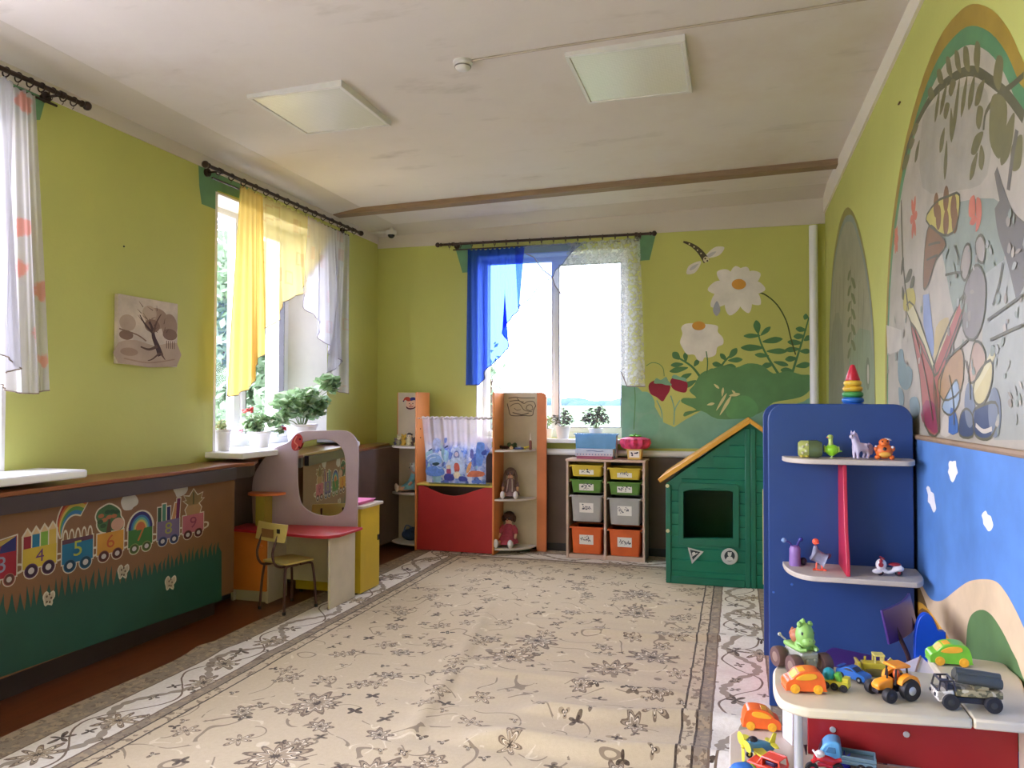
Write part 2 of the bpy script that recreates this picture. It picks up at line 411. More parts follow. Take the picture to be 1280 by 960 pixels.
# ------------------------------------------------------------------ windows
def frame_rect(mb, put, a0, a1, z0, z1, w):
    put(mb, a0, a1, z1-w, z1); put(mb, a0, a1, z0, z0+w); put(mb, a0, a0+w, z0+w, z1-w); put(mb, a1-w, a1, z0+w, z1-w)
def window(name, axis, plane, a0, a1, z0, z1, mull, sgn, sashes):
    """axis 'Y': window lies in a plane x = const; axis 'X': in a plane y = const; sgn points into the room"""
    def put(d0, d1):
        lo, hi = sorted((plane+sgn*d0, plane+sgn*d1))
        return (lambda m, a, b, c, d: m.bb(lo, hi, a, b, c, d)) if axis == 'Y' else (lambda m, a, b, c, d: m.bb(a, b, lo, hi, c, d))
    W = thing(name, None, None, (0, 0, 0)); W['kind'] = 'structure'
    mb = MB(); frame_rect(mb, put(0, .07), a0, a1, z0, z1, .055)
    for m in mull: put(0, .07)(mb, m-.04, m+.04, z0+.05, z1-.05)
    mb.build('window_frame', PVC, W, bevel=.004)
    for b0, b1 in sashes:
        mb = MB(); frame_rect(mb, put(.03, .085), b0, b1, z0+.05, z1-.05, .05); mb.build('sash', PVC, W, bevel=.005)
        mb = MB(); frame_rect(mb, put(.036, .0875), b0+.048, b1-.048, z0+.098, z1-.098, .005); mb.build('gasket', BLACK, W, smooth=0)
    mb = MB()
    for b0, b1 in list(zip([a0]+[m for m in mull], [m for m in mull]+[a1])): put(.04, .05)(mb, b0+.03, b1-.03, z0+.03, z1-.03)
    mb.build('glass_pane', GLASS, W, smooth=0)
    return W
def reveal(W, box):
    mb = MB(); 
    for b in box: mb.bb(*b)
    return mb.build('reveal', WHITE, W, smooth=0)
T = .012
w2 = window('window_2', 'Y', -3.80, 4.5, 5.80, 1.05, 2.87, [5.10], 1, [(5.14, 5.76)])
mb = MB(); mb.prism([(-3.497, 6.052, 1.04), (-3.80, 5.76, 1.04), (-3.93, 5.76, 1.04), (-3.93, 6.052, 1.04)], (0, 0, 1.84))
mb.bb(-3.93, -3.497, 4.53, 6.05, 2.858, 2.872); mb.bb(-3.93, -3.497, 4.518, 4.542, 1.04, 2.87); mb.build('reveal', WHITE, w2, smooth=0)
mb = MB(); mb.bb(-3.9, -3.20, 4.44, 6.12, 1.008, 1.05); mb.build('windowsill', PVC, w2, bevel=.01)
for k, (a, b, z0, z1) in ((1, WLEFT[2]), (4, WLEFT[1]), (5, WLEFT[0])):  # near window, then the two unseen ones added for their light
    w = window('window_%d' % k, 'Y', -3.80, a, b, z0, z1, [(a+b)/2], 1, [])
    zs0 = z0-.042
    mb = MB(); mb.bb(-3.93, -3.497, a-.01, b+.01, z1-.012, z1+.002); mb.bb(-3.93, -3.497, a-.012, a+.012, z0-.01, z1); mb.bb(-3.93, -3.497, b-.012, b+.012, z0-.01, z1); mb.build('reveal', WHITE, w, smooth=0)
    mb = MB(); mb.bb(-3.9, -3.19, a-.08, b+(.22 if k == 1 else .06), zs0, z0) if k == 1 else mb.bb(-3.9, -3.42, a-.04, b+.04, zs0, z0); mb.build('windowsill', PVC, w, bevel=.01)
w3 = window('window_3', 'X', 7.30, -2.44, -.96, 1.06, 2.83, [-1.69], -1, [(-1.70, -1.0)])
mb = MB(); mb.bb(-2.452, -2.428, YB+.003, 7.45, 1.05, 2.83); mb.bb(-.972, -.948, YB+.003, 7.45, 1.05, 2.83); mb.bb(-2.45, -.95, YB+.003, 7.45, 2.818, 2.835); mb.build('reveal', WHITE, w3, smooth=0)
mb = MB(); mb.bb(-2.5, -.90, 6.93, 7.42, 1.02, 1.058); mb.build('windowsill', PVC, w3, bevel=.008)

# ------------------------------------------------------------------ outdoors
gf = G('meadow'); f = gf.noise(gf.obj(), .05, 5)
gf.set(gf.b.inputs['Base Color'], gf.mix(gf.ramp(f, .35, .65), lin((54, 78, 42)), lin((64, 86, 52)))); gf.b.inputs['Roughness'].default_value = .9; gf.b.inputs['Specular IOR Level'].default_value = .1
mb = MB(); mb.face([(-400, -150, -.9), (400, -150, -.9), (400, 700, -.9), (-400, 700, -.9)]); o = struct(mb.build('ground_outside', gf.m, smooth=0))
mb = MB(); mb.bb(-14, -4.0, -14, 7.0, -.95, -.88); struct(mb.build('bounce_strip_outside', mat((196, 190, 182), .85, .08, 2, name='pale_bounce_strip', spec=.1), smooth=0))  # pale strip added to bounce daylight through the windows onto the ceiling
mb = MB(); r2 = random.Random(3)
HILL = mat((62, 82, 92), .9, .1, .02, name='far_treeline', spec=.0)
for i in range(60):
    x = -330 + i*11; mb.ell((x, 520+r2.uniform(-20, 20), -.9), (14+r2.random()*8, 8, 3.5+r2.random()*2.6), 0, 10)
tag(mb.build('distant_treeline', HILL), 'blue-grey line of trees on the horizon beyond the back window', 'trees', kind='stuff')
LEAFS = [mat_leaf(c, 'leaf_outside') for c in ((104, 128, 96), (118, 140, 108), (136, 154, 126))]
BARK = mat((86, 72, 58), .9, .15, 8, name='bark')
def tree(name, label, x, y, h, rad, n, leaf, zb=-.9, low=.25, seed=1):
    R = random.Random(seed); t = thing(name, label, 'tree', (x, y, zb), group=None)
    mb = MB(); mb.tube([(x, y, zb), (x+.1, y, zb+h*.45), (x-.05, y+.1, zb+h*.85)], [.14, .1, .03], 7)
    cl = []
    for k in range(16):
        a = R.uniform(0, 6.28); zz = zb + h*R.uniform(low, .95); rr = rad*R.uniform(.25, .8)*(1.1-.5*(zz-zb)/h)
        c = (x+rr*math.cos(a), y+rr*math.sin(a), zz); cl.append(c); mb.tube([(x, y, zz-h*.12), c], [.04, .012], 5)
    mb.build('trunk', BARK, t)
    mb = MB(); mb.recalc = False
    for k in range(n):
        c = R.choice(cl); p = Vector((R.gauss(c[0], rad*.26), R.gauss(c[1], rad*.26), R.gauss(c[2], h*.09)))
        a = Vector((R.gauss(0, 1), R.gauss(0, 1), R.gauss(0, 1))).normalized(); b = a.orthogonal().normalized(); s_ = leaf*R.uniform(.6, 1.3)
        mb.face([p-a*s_, p+b*s_*.45, p+a*s_, p-b*s_*.45], R.choice((0, 0, 1, 2)))
    mb.build('foliage', LEAFS, t, smooth=0)
    return t
tree('birch_tree', 'tall leafy tree outside the left window behind the yellow curtain', -8.8, 11.6, 5.0, 1.7, 7000, .12, seed=5)
tree('birch_tree', 'leafy tree outside the left window, seen at its left edge', -12.6, 17.6, 6.4, 2.3, 7000, .14, seed=6)
tree('garden_bush', 'low green bush outside the left window below the trees', -6.6, 8.9, 2.4, .9, 3600, .09, seed=7, low=.1)
tree('sapling', 'thin sapling seen through the left pane of the back window', -6.05, 18.6, 3.5, .5, 260, .11, seed=8)
# ------------------------------------------------------------------ murals painted on the walls
def onB(u, v, off=0): return hY(u, v, YB-.0006-off)
def onR(u, v, off=0): return hR(u, v, .0006+off)
def onP(u, v, off=0): return hX(u, v, XP+.0006+off)
def onL(u, v, off=0): return hX(u, v, XL+.0006+off)
GLOSS = .7
def PM(c, name): return mat(c, GLOSS, .07, 6, name=name, spec=.3)
TEALP = PM((128, 172, 146), 'teal_paint'); LEAFP = PM((98, 142, 92), 'leaf_green_paint'); LEAFD = PM((84, 128, 82), 'dark_leaf_paint'); TEALL = PM((122, 172, 144), 'light_teal_paint')
PETAL = PM((226, 222, 214), 'petal_white_paint'); ORNG = PM((206, 150, 66), 'ochre_paint'); BERRY = PM((146, 44, 62), 'berry_paint'); CREAMP = PM((214, 206, 150), 'cream_paint')
z2 = lambda a, b: (780+a/3.427, 280+b/3.427)
def Z2(*p): return [z2(*q) for q in p]
# teal corner patches behind the curtain rods
CPATCH = PM((108, 152, 112), 'old_green_paint')
p = Paint(onB)
p.poly([(568, 306), (590, 305), (590, 340), (578, 341)], CPATCH); p.build('paint_patch', 'green paint patch at the upper left corner of the back window', 'paint patch')
p = Paint(onB); p.poly([(797, 294), (820, 292), (812, 325), (800, 326), (797, 322)], CPATCH)
p.build('paint_patch', 'green paint patch at the upper right corner of the back window', 'paint patch')
p = Paint(onL)
p.poly([(248, 206), (310, 234), (310, 252), (272, 238), (270, 262), (252, 255), (249, 232)], CPATCH)
p.build('paint_patch', 'green paint patch at the upper left corner of the left window', 'paint patch')
p = Paint(onL); p.poly([(0, 84), (50, 118), (57, 124), (50, 150), (0, 150)], CPATCH)
p.build('paint_patch', 'green paint patch behind the near white curtain on the left wall', 'paint patch')
# big flower mural
p = Paint(onB)
p.poly([z2(-10, 690)] + Z2((60, 700), (120, 760), (170, 850), (215, 870), (260, 840), (330, 800), (480, 810), (640, 800), (770, 760), (800, 740)) + [z2(800, 962), z2(-10, 962)], TEALP)
for pts in (Z2((20, 760), (45, 730), (95, 718), (125, 745), (130, 785), (95, 808), (40, 800)), Z2((65, 840), (95, 815), (135, 820), (150, 860), (135, 900), (80, 905), (60, 875)), Z2((5, 820), (30, 800), (55, 830), (30, 870), (0, 870))):
    p.poly(pts, TEALL, 4)
p.line(Z2((45, 700), (48, 760), (42, 880)), 1.2, LEAFP); p.line(Z2((140, 755), (160, 800), (165, 850)), 1.6, TEALP); p.line(Z2((200, 735), (215, 790), (213, 860)), 1.6, TEALP); p.line(Z2((240, 755), (222, 785), (214, 815)), 1.4, TEALP)
p.line(Z2((95, 608), (120, 594), (150, 600), (168, 620), (172, 652)), .9, LEAFP)
# ferns
def fern(stem, pairs, w0, m):
    p.line(stem, w0, m, 4, w0*.5)
    for a, b, w in pairs: p.petal(a, b, w, m)
fern(Z2((660, 640), (610, 560), (580, 490), (568, 420)), [(z2(x0, y0), z2(x1, y1), w/3.4) for x0, y0, x1, y1, w in
     ((575, 470, 566, 412, 30), (585, 478, 512, 480, 20), (585, 478, 628, 440, 20), (592, 505, 680, 492, 26), (600, 530, 500, 530, 28), (610, 545, 700, 545, 24), (622, 565, 560, 560, 20), (640, 590, 705, 605, 20), (640, 600, 590, 610, 24))], 3.2, LEAFD)
fern(Z2((720, 640), (745, 560), (770, 480), (792, 400)), [(z2(x0, y0), z2(x1, y1), w/3.4) for x0, y0, x1, y1, w in
     ((790, 400, 768, 395, 26), (782, 455, 735, 448, 22), (775, 480, 726, 482, 24), (765, 510, 700, 505, 24), (770, 500, 800, 480, 22), (755, 535, 688, 540, 22), (752, 545, 800, 545, 22), (742, 575, 690, 580, 24), (735, 610, 800, 600, 26), (728, 630, 670, 625, 24))], 3.2, LEAFD)
fern(Z2((330, 660), (290, 610), (230, 570), (215, 550)), [(z2(x0, y0), z2(x1, y1), w/3.4) for x0, y0, x1, y1, w in
     ((240, 580, 208, 550, 30), (265, 590, 262, 550, 20), (255, 600, 200, 605, 20), (275, 615, 195, 632, 24), (290, 640, 240, 665, 22), (300, 610, 320, 580, 20), (310, 670, 250, 700, 24))], 3.2, LEAFD)
fern(Z2((390, 650), (430, 590), (480, 540)), [(z2(x0, y0), z2(x1, y1), w/3.4) for x0, y0, x1, y1, w in
     ((450, 575, 484, 532, 26), (440, 585, 412, 555, 20), (445, 585, 508, 580, 22), (420, 605, 378, 598, 22), (425, 610, 480, 612, 24), (405, 630, 360, 630, 22))], 3.2, LEAFD)
p.poly(Z2((300, 690), (330, 640), (380, 620), (430, 605), (480, 615), (530, 597), (590, 605), (640, 640), (700, 630), (760, 645), (800, 650), (802, 700), (770, 735), (720, 750), (640, 765), (600, 800), (520, 830), (400, 835), (330, 800), (260, 825), (262, 805), (310, 795), (248, 765), (255, 745), (310, 745), (280, 715)), LEAFP, 3)
p.poly(Z2((440, 780), (470, 745), (520, 735), (560, 760), (575, 800), (540, 830), (450, 830)), PM((104, 156, 98), 'mid_leaf_paint'), 4)
for a, b, w in (((355, 775), (388, 768), 10), ((395, 800), (440, 725), 10), ((410, 820), (460, 735), 12), ((450, 735), (498, 728), 12), ((420, 740), (425, 700), 9), ((385, 685), (408, 705), 9), ((462, 712), (478, 728), 8)):
    p.petal(z2(*a), z2(*b), w/3.0, CREAMP)
# strawberries
p.poly(Z2((105, 700), (112, 680), (140, 668), (175, 675), (197, 690), (195, 715), (180, 740), (165, 760), (140, 742), (115, 728)), BERRY, 4)
p.poly(Z2((198, 675), (212, 656), (245, 658), (270, 680), (272, 700), (262, 722), (225, 715), (205, 700)), BERRY, 4)
p.poly(Z2((128, 682), (138, 660), (158, 668), (180, 655), (190, 672), (205, 690), (180, 690), (160, 684)), TEALP, 3); p.poly(Z2((205, 660), (215, 645), (240, 655), (262, 660), (270, 676), (240, 668)), TEALP, 3)
# daisies
c0 = (492, 258)
p.line(Z2((560, 295), (600, 300), (655, 345), (695, 415), (715, 490), (735, 560)), 1.7, PM((78, 92, 52), 'stem_paint'))
for a, b, w in (((485, 250), (398, 205), 50), ((490, 250), (478, 180), 46), ((495, 250), (528, 184), 46), ((500, 252), (585, 212), 48), ((505, 260), (606, 280), 46), ((500, 265), (585, 345), 48), ((498, 268), (535, 382), 46), ((485, 268), (452, 392), 58), ((480, 262), (372, 355), 54), ((480, 258), (358, 282), 50)):
    p.petal(z2(*a), z2(*b), w/3.0, PETAL)
p.dot(z2(492, 258), 9, ORNG, 6.6); p.petal(z2(398, 330), z2(396, 394), 9, PM((168, 172, 186), 'lilac_paint'))
p.poly(Z2((262, 428), (300, 425), (350, 428), (400, 436), (402, 462), (424, 488), (424, 515), (400, 528), (392, 560), (365, 572), (345, 572), (335, 588), (315, 582), (300, 560), (270, 558), (250, 530), (240, 505), (250, 470), (245, 445)), PETAL, 4)
p.dot(z2(320, 436), 8.4, ORNG, 5.6); p.line(Z2((352, 545), (358, 590), (355, 640)), 1.4, LEAFD)
# dragonfly
BODY = PM((84, 76, 56), 'brown_paint')
p.petal(z2(330, 160), z2(268, 214), 11, PETAL); p.petal(z2(345, 145), z2(430, 100), 11, PETAL); p.petal(z2(340, 150), z2(395, 118), 4, PM((192, 192, 196), 'pale_grey_paint')); p.petal(z2(320, 170), z2(280, 198), 4, PM((192, 192, 196), 'pale_grey_paint'))
p.line(Z2((254, 76), (290, 90), (325, 118), (355, 160)), 2.2, BODY, 4, 9.0)
for q in ((280, 86), (300, 98), (315, 112), (330, 126)): p.dot(z2(*q), 1.0, CREAMP)
p.dot(z2(352, 152), 3.8, PM((212, 206, 170), 'buff_paint')); p.dot(z2(348, 148), 1.2, BODY); p.dot(z2(357, 158), 1.2, BODY)
p.build('wall_mural', 'painted mural of white daisies, strawberries, green ferns and a dragonfly on the back wall', 'mural')

GLOSS = .45
# arched mural, near: traced edge on the wall, mirrored about its own axis
OCHB = PM((158, 132, 50), 'ochre_border_paint'); TEALB = PM((86, 134, 92), 'green_border_paint'); GREYF = PM((168, 160, 142), 'grey_field_paint')
def wallyz(pts): return [(q.y, q.z) for q in (hR(u, v) for u, v in pts)]
def Rw(y, z, off=0): return Vector((xr(y), y, z)) + RN*(.0006+off)
class PaintR(Paint):
    def __init__(s): Paint.__init__(s, lambda y, z, off: Rw(y, z, off))
big = wallyz([(1107, 548), (1107, 430), (1112, 310), (1127, 200), (1148, 115), (1172, 52), (1196, 18), (1216, 5), (1240, 12), (1262, 38), (1280, 78)])
ya = 3.34
full = big + [(2*ya-y, z) for y, z in reversed(big[:3])]
def shrink(pl, dx, dz):
    zt = max(z for _, z in pl); zb = min(z for _, z in pl); w_ = max(abs(y-ya) for y, _ in pl)
    return [(ya + (y-ya)*(w_-dx)/w_, zb + (z-zb)*(zt-zb-dz)/(zt-zb)) for y, z in pl]
P = PaintR()
sm = spl(full, 3, False)
P.poly(sm, OCHB); P.poly([(ya+(y-ya)*.965, z if z < 1.4 else 1.25+(z-1.25)*.955) for y, z in sm], TEALB); P.poly([(ya+(y-ya)*.935, z if z < 1.4 else 1.25+(z-1.25)*.915) for y, z in sm], GREYF)
def W1(u, v): q = hR(u, v); return (q.y, q.z)
def WL(*pp): return [W1(*q) for q in pp]
za = lambda a, b: (1000+a/3.2, b/3.2); zb_ = lambda a, b: (1080+a/3.2, 250+b/3.2)
def ZA(*pp): return [W1(*za(*q)) for q in pp]
def ZB(*pp): return [W1(*zb_(*q)) for q in pp]
OL = PM((112, 108, 72), 'olive_paint'); OLD = PM((92, 90, 66), 'dark_olive_paint'); SAGE = PM((132, 140, 124), 'sage_paint'); PALE = PM((186, 178, 162), 'pale_field_paint'); TRUNKP = PM((104, 100, 88), 'trunk_paint')
P.poly(ZA((490, 480), (560, 400), (700, 330), (760, 420), (750, 700), (640, 760), (490, 750)), PM((156, 150, 133), 'grey_shade_paint'), 3)
P.poly(ZB((300, 60), (420, 0), (560, 20), (560, 250), (480, 480), (380, 500), (330, 300)), SAGE, 3); P.poly(ZB((480, 300), (640, 180), (640, 960), (520, 960), (470, 700)), PM((150, 152, 140), 'grey_green_paint'))
P.poly(ZB((90, 500), (150, 520), (150, 600), (95, 620)), PALE)
def lline(pts, w, m, w1=None): P.line(pts, w, m, 4, w1)
lline(ZA((410, 680), (440, 560), (500, 430), (560, 350), (640, 295), (700, 285), (760, 320), (830, 380), (896, 470)), .035, OLD)
lline(ZA((735, 520), (745, 450), (790, 385), (850, 340), (896, 300)), .02, OLD)
for a, b, w in (((575, 330), (548, 285), .05), ((610, 308), (585, 230), .05), ((645, 290), (620, 205), .05), ((680, 285), (655, 190), .06), ((715, 290), (705, 165), .07), ((800, 360), (790, 225), .09), ((540, 385), (512, 365), .05), ((560, 355), (540, 490), .05), ((590, 330), (560, 460), .05), ((640, 310), (610, 560), .05), ((625, 330), (595, 365), .06),
                ((670, 300), (645, 470), .05), ((700, 300), (675, 440), .06), ((740, 320), (700, 420), .06), ((600, 420), (575, 460), .06), ((605, 430), (608, 570), .05), ((580, 510), (560, 610), .06), ((588, 560), (580, 720), .05), ((475, 500), (450, 530), .05), ((460, 560), (435, 585), .05), ((480, 560), (460, 650), .05), ((440, 620), (412, 670), .06), ((735, 440), (705, 490), .08), ((735, 530), (685, 610), .06),
                ((725, 580), (730, 680), .06), ((712, 610), (680, 720), .05), ((860, 450), (805, 660), .09), ((890, 540), (850, 680), .10), ((830, 420), (760, 560), .22)):
    P.petal(W1(*za(*a)), W1(*za(*b)), w, OL)
lline(ZA((896, 960), (850, 900), (815, 800), (785, 680)), .10, TRUNKP, .03); lline(ZA((835, 760), (850, 640), (870, 520)), .03, TRUNKP)
lline(ZB((545, 0), (560, 90), (600, 200), (640, 350)), .10, TRUNKP, .13)
# flowers, patterned cloth and big open book
FLW = PM((186, 108, 82), 'coral_paint'); YEL = PM((176, 164, 82), 'mustard_paint'); BRN = PM((124, 92, 58), 'earth_paint'); BOOK = PM((158, 92, 76), 'brick_book_paint'); BOOKD = PM((138, 62, 78), 'crimson_book_paint'); PAGES = PM((188, 180, 138), 'page_paint')
for cy, cz, s_ in (((200, 70), 0, .07), ((130, 160), 0, .05)):
    y, z = W1(*zb_(*cy))
    for k in range(6):
        P.petal((y, z), (y+s_*math.cos(k*PI/3)*1.0, z+s_*1.5*math.sin(k*PI/3)), .04, FLW)
for a, b, w in (((445, 60), (425, 0), .08), ((450, 60), (470, 5), .08), ((440, 60), (440, 100), .08), ((455, 70), (465, 100), .08)): P.petal(W1(*zb_(*a)), W1(*zb_(*b)), w, FLW)
P.poly(ZB((250, 80), (290, 10), (340, -15), (385, -20), (370, 110), (320, 140)), YEL, 3)
for c in ((290, 20), (330, -5), (360, 30), (330, 90), (300, 70), (365, 80)): y, z = W1(*zb_(*c)); P.dot((y, z), .04, BRN, .05)
P.poly(ZB((240, 350), (245, 200), (262, 105), (300, 130), (330, 180), (290, 240), (262, 330)), BRN, 3); P.poly(ZB((160, 440), (165, 370), (195, 350), (208, 400), (190, 440)), YEL, 3)
lline(ZB((150, 0), (155, 200), (165, 330), (180, 440)), .02, OLD); 
for a, b in (((150, 300), (160, 230)), ((165, 330), (195, 280)), ((155, 345), (160, 400)), ((185, 350), (205, 310))): P.petal(W1(*zb_(*a)), W1(*zb_(*b)), .05, OLD)
P.poly(ZB((238, 380), (262, 375), (285, 600), (270, 640), (240, 500)), PM((124, 138, 168), 'blue_grey_paint')); P.poly(ZB((290, 510), (340, 470), (330, 560), (285, 640)), PM((176, 158, 108), 'straw_paint'), 3)
P.poly(ZB((175, 450), (200, 420), (282, 655), (275, 680)), PAGES); P.poly(ZB((282, 655), (390, 395), (400, 430), (300, 690)), PAGES)
P.poly(ZB((190, 490), (275, 670), (300, 930), (245, 900), (225, 700)), BOOK, 2); P.poly(ZB((230, 860), (250, 800), (295, 830), (300, 935), (250, 905)), BOOKD, 2)
P.poly(ZB((282, 670), (390, 400), (395, 470), (310, 720), (305, 930), (298, 930)), BOOK); lline(ZB((278, 660), (290, 800), (300, 930)), .012, OLD)
P.poly(ZB((300, 720), (370, 600), (400, 620), (390, 760), (320, 800)), PM((160, 128, 88), 'tan_paint'), 3); P.poly(ZB((315, 830), (345, 760), (375, 720), (385, 800), (350, 860)), PM((140, 158, 172), 'pale_blue_paint'), 3)
P.poly(ZB((440, 780), (455, 700), (510, 640), (515, 720), (490, 800), (460, 820)), PM((182, 170, 120), 'cream_shape_paint'), 3); P.poly(ZB((420, 720), (440, 580), (470, 575), (490, 640), (450, 720)), PM((164, 140, 118), 'fawn_paint'), 3)
lline(ZB((440, 760), (480, 690), (525, 605)), .035, PAGES)
DKB = PM((62, 74, 96), 'slate_blue_paint')
P.poly(ZB((310, 940), (318, 870), (338, 860), (348, 940)), PALE, 2); P.poly(ZB((340, 930), (350, 830), (372, 860), (378, 930)), PM((70, 104, 156), 'blue_paint'), 2); P.poly(ZB((385, 940), (390, 860), (415, 835), (440, 870), (438, 945)), DKB, 3)
P.poly(ZB((445, 930), (440, 850), (470, 825), (530, 810), (540, 880), (510, 950), (470, 955)), DKB, 3); P.dot(W1(*zb_(425, 820)), .06, PM((112, 120, 128), 'stone_paint'), .08); P.dot(W1(*zb_(525, 850)), .06, PM((112, 120, 128), 'stone_paint'), .08); lline(ZB((450, 900), (480, 925), (515, 915)), .015, PALE)
for pts in (((140, 610), (158, 600), (165, 650), (195, 680), (190, 740), (165, 760), (140, 720)), ((140, 750), (160, 770), (160, 820), (145, 820)), ((185, 800), (215, 790), (225, 850), (195, 880))): P.poly(ZB(*pts), PM((118, 136, 132), 'blue_green_paint'), 3)
P.poly(ZB((390, 260), (405, 190), (425, 180), (430, 250), (410, 320), (392, 300)), PM((150, 142, 128), 'warm_grey_paint'), 3); P.poly(ZB((455, 230), (450, 170), (470, 140), (488, 180), (480, 250)), PM((150, 142, 128), 'warm_grey_paint'), 3)
P.poly(ZB((400, 380), (430, 290), (460, 260), (490, 330), (480, 480), (440, 560), (400, 520)), PM((128, 122, 112), 'mid_grey_paint'), 3)
for pts, w_ in ((((250, 80), (290, 10), (340, -15), (385, -20), (370, 110), (320, 140)), .010), (((240, 350), (245, 200), (262, 105), (300, 130), (330, 180), (290, 240), (262, 330)), .010), (((175, 450), (200, 420), (282, 655), (275, 680)), .010), (((282, 655), (390, 395), (400, 430), (300, 690)), .010), (((190, 490), (275, 670), (300, 930), (245, 900), (225, 700)), .012), (((282, 670), (390, 400), (395, 470), (310, 720), (305, 930)), .012),
    (((300, 720), (370, 600), (400, 620), (390, 760), (320, 800)), .009), (((315, 830), (345, 760), (375, 720), (385, 800), (350, 860)), .009), (((440, 780), (455, 700), (510, 640), (515, 720), (490, 800), (460, 820)), .010), (((385, 940), (390, 860), (415, 835), (440, 870), (438, 945)), .009), (((445, 930), (440, 850), (470, 825), (530, 810), (540, 880), (510, 950), (470, 955)), .010), (((390, 260), (405, 190), (425, 180), (430, 250), (410, 320), (392, 300)), .010), (((455, 230), (450, 170), (470, 140), (488, 180), (480, 250)), .010), (((400, 380), (430, 290), (460, 260), (490, 330), (480, 480), (440, 560), (400, 520)), .010), (((420, 720), (440, 580), (470, 575), (490, 640), (450, 720)), .009)):
    P.line(ZB(*pts), w_, OLD, 3, None, True)
R9 = random.Random(9)
for a0, b0, a1, b1, n_ in ((520, 200, 640, 940, 26), (330, 140, 520, 700, 26), (100, 420, 240, 700, 12), (560, 20, 640, 200, 6)):
    for k in range(n_):
        a, b = R9.uniform(a0, a1), R9.uniform(b0, b1); l_ = R9.uniform(12, 46); P.petal(W1(*zb_(a, b)), W1(*zb_(a+R9.uniform(-8, 8), b+l_)), R9.uniform(.012, .05), R9.choice((SAGE, GREYF, PM((128, 136, 120), 'dull_sage_paint'), PM((150, 152, 140), 'grey_green_paint'), PM((140, 132, 116), 'dun_paint'))))
for a, b in (((640, 380), (500, 480)), ((640, 500), (510, 560)), ((560, 250), (520, 420)), ((330, 640), (420, 560)), ((345, 700), (365, 900)), ((410, 640), (430, 800)), ((255, 240), (300, 220)), ((262, 180), (310, 170)), ((205, 520), (280, 880)), ((330, 300), (395, 290)), ((365, 180), (380, 260))):
    lline([W1(*zb_(*a)), W1(*zb_((a[0]+b[0])/2+6, (a[1]+b[1])/2-4)), W1(*zb_(*b))], .010, OLD)
P.build('arched_wall_mural', 'large arched mural of willow branches and an open red book on the right wall', 'mural')

# arched mural, far
P = PaintR()
sml = wallyz([(1036, 520), (1036, 440), (1038, 380), (1041, 330), (1047, 290), (1053, 268), (1060, 259)])
smr = wallyz([(1069, 270), (1078, 300), (1086, 345), (1092, 400), (1094, 450), (1095, 520)])
P.poly(spl(sml+smr, 3, False), PM((140, 134, 62), 'olive_border_paint'))
def zc(a, b): return (1020+a/3.69, 240+b/3.69)
def ZC(*pp): return [W1(*zc(*q)) for q in pp]
P.poly(spl(ZC((58, 1030), (62, 760), (68, 520), (82, 340), (105, 200), (130, 125), (152, 105), (175, 120), (205, 220), (235, 360), (258, 540), (268, 760), (272, 1030)), 3, False), PM((128, 140, 132), 'blue_grey_border_paint'))
P.poly(spl(ZC((62, 1030), (66, 760), (72, 520), (86, 350), (108, 220), (132, 150), (152, 136), (172, 150), (200, 240), (230, 380), (252, 550), (262, 760), (266, 1030)), 3, False), PM((150, 148, 124), 'grey_green_field_paint'))
P.poly(ZC((66, 1030), (70, 700), (90, 560), (120, 620), (130, 1030)), PM((130, 134, 112), 'mossy_paint'), 2); P.poly(ZC((160, 700), (250, 640), (264, 1030), (150, 1030)), PM((134, 146, 120), 'green_grey_paint'), 2)
for x in (95, 112, 130, 178, 200, 222): P.line(ZC((x, 330+abs(x-150)*1.6), (x-6, 640), (x-10, 900)), .012, PM((118, 116, 92), 'bark_line_paint'), 3)
for k in range(11):
    z0 = 360+k*36; P.petal(W1(*zc(162, z0)), W1(*zc(162+(22 if k % 2 else -16), z0+44)), .055, PM((104, 112, 70), 'vine_paint'))
lw = ZC((160, 340), (165, 560), (162, 780)); P.line(lw, .012, OLD, 3)
P.dot(W1(*zc(240, 838)), .07, PM((110, 118, 92), 'ring_paint'), .10); P.dot(W1(*zc(241, 840)), .035, PALE, .06)
P.build('arched_wall_mural', 'small narrow arched mural with a hanging vine in the far end of the right wall', 'mural')

GLOSS = .7
# landscape panel below: a board fixed to the right wall, painted blue sky, sand and a green hill
SKYP = mat((86, 132, 194), .55, .10, 4, name='sky_blue_paint'); SANDP = PM((206, 182, 146), 'sand_paint'); HILLP = PM((88, 118, 70), 'hill_green_paint'); CLD = PM((230, 230, 232), 'cloud_white_paint')
yl, yr = W1(1146, 600)[0], 1.2
zt = W1(1147, 546)[1]
t = thing('painted_panel', 'painted panel on the right wall with blue sky, white clouds, sand and a green hill', 'wall panel', (xr(2.4), 2.4, 0))
mb = MB(); q = [Vector((xr(yl), yl, .05)), Vector((xr(yr), yr, .05)), Vector((xr(yr), yr, zt)), Vector((xr(yl), yl, zt))]; mb.prism(q, RN*.014); mb.build('board', SKYP, t, smooth=0)
mb = MB(); mb.tube([Vector((xr(yl), yl, zt))+RN*.01, Vector((xr(yr), yr, zt+.01))+RN*.01], .012, 8); mb.tube([Vector((xr(yl), yl+.005, .05))+RN*.01, Vector((xr(yl), yl+.005, zt))+RN*.01], .014, 8); mb.build('edging', mat((150, 126, 100), .6, .1, 6, name='raw_edge'), t)
def onPanel(u, v, off):
    q = hR(u, v); y = min(max(q.y, yr+.01), yl-.005); return Vector((xr(y), y, min(max(q.z, .055), zt-.004))) + RN*(.0146+off)
pn = Paint(onPanel)
zd = lambda a, b: (1120+a/3, 530+b/3)
def ZD(*pp): return [zd(*q) for q in pp]
def clip(pts): return pts
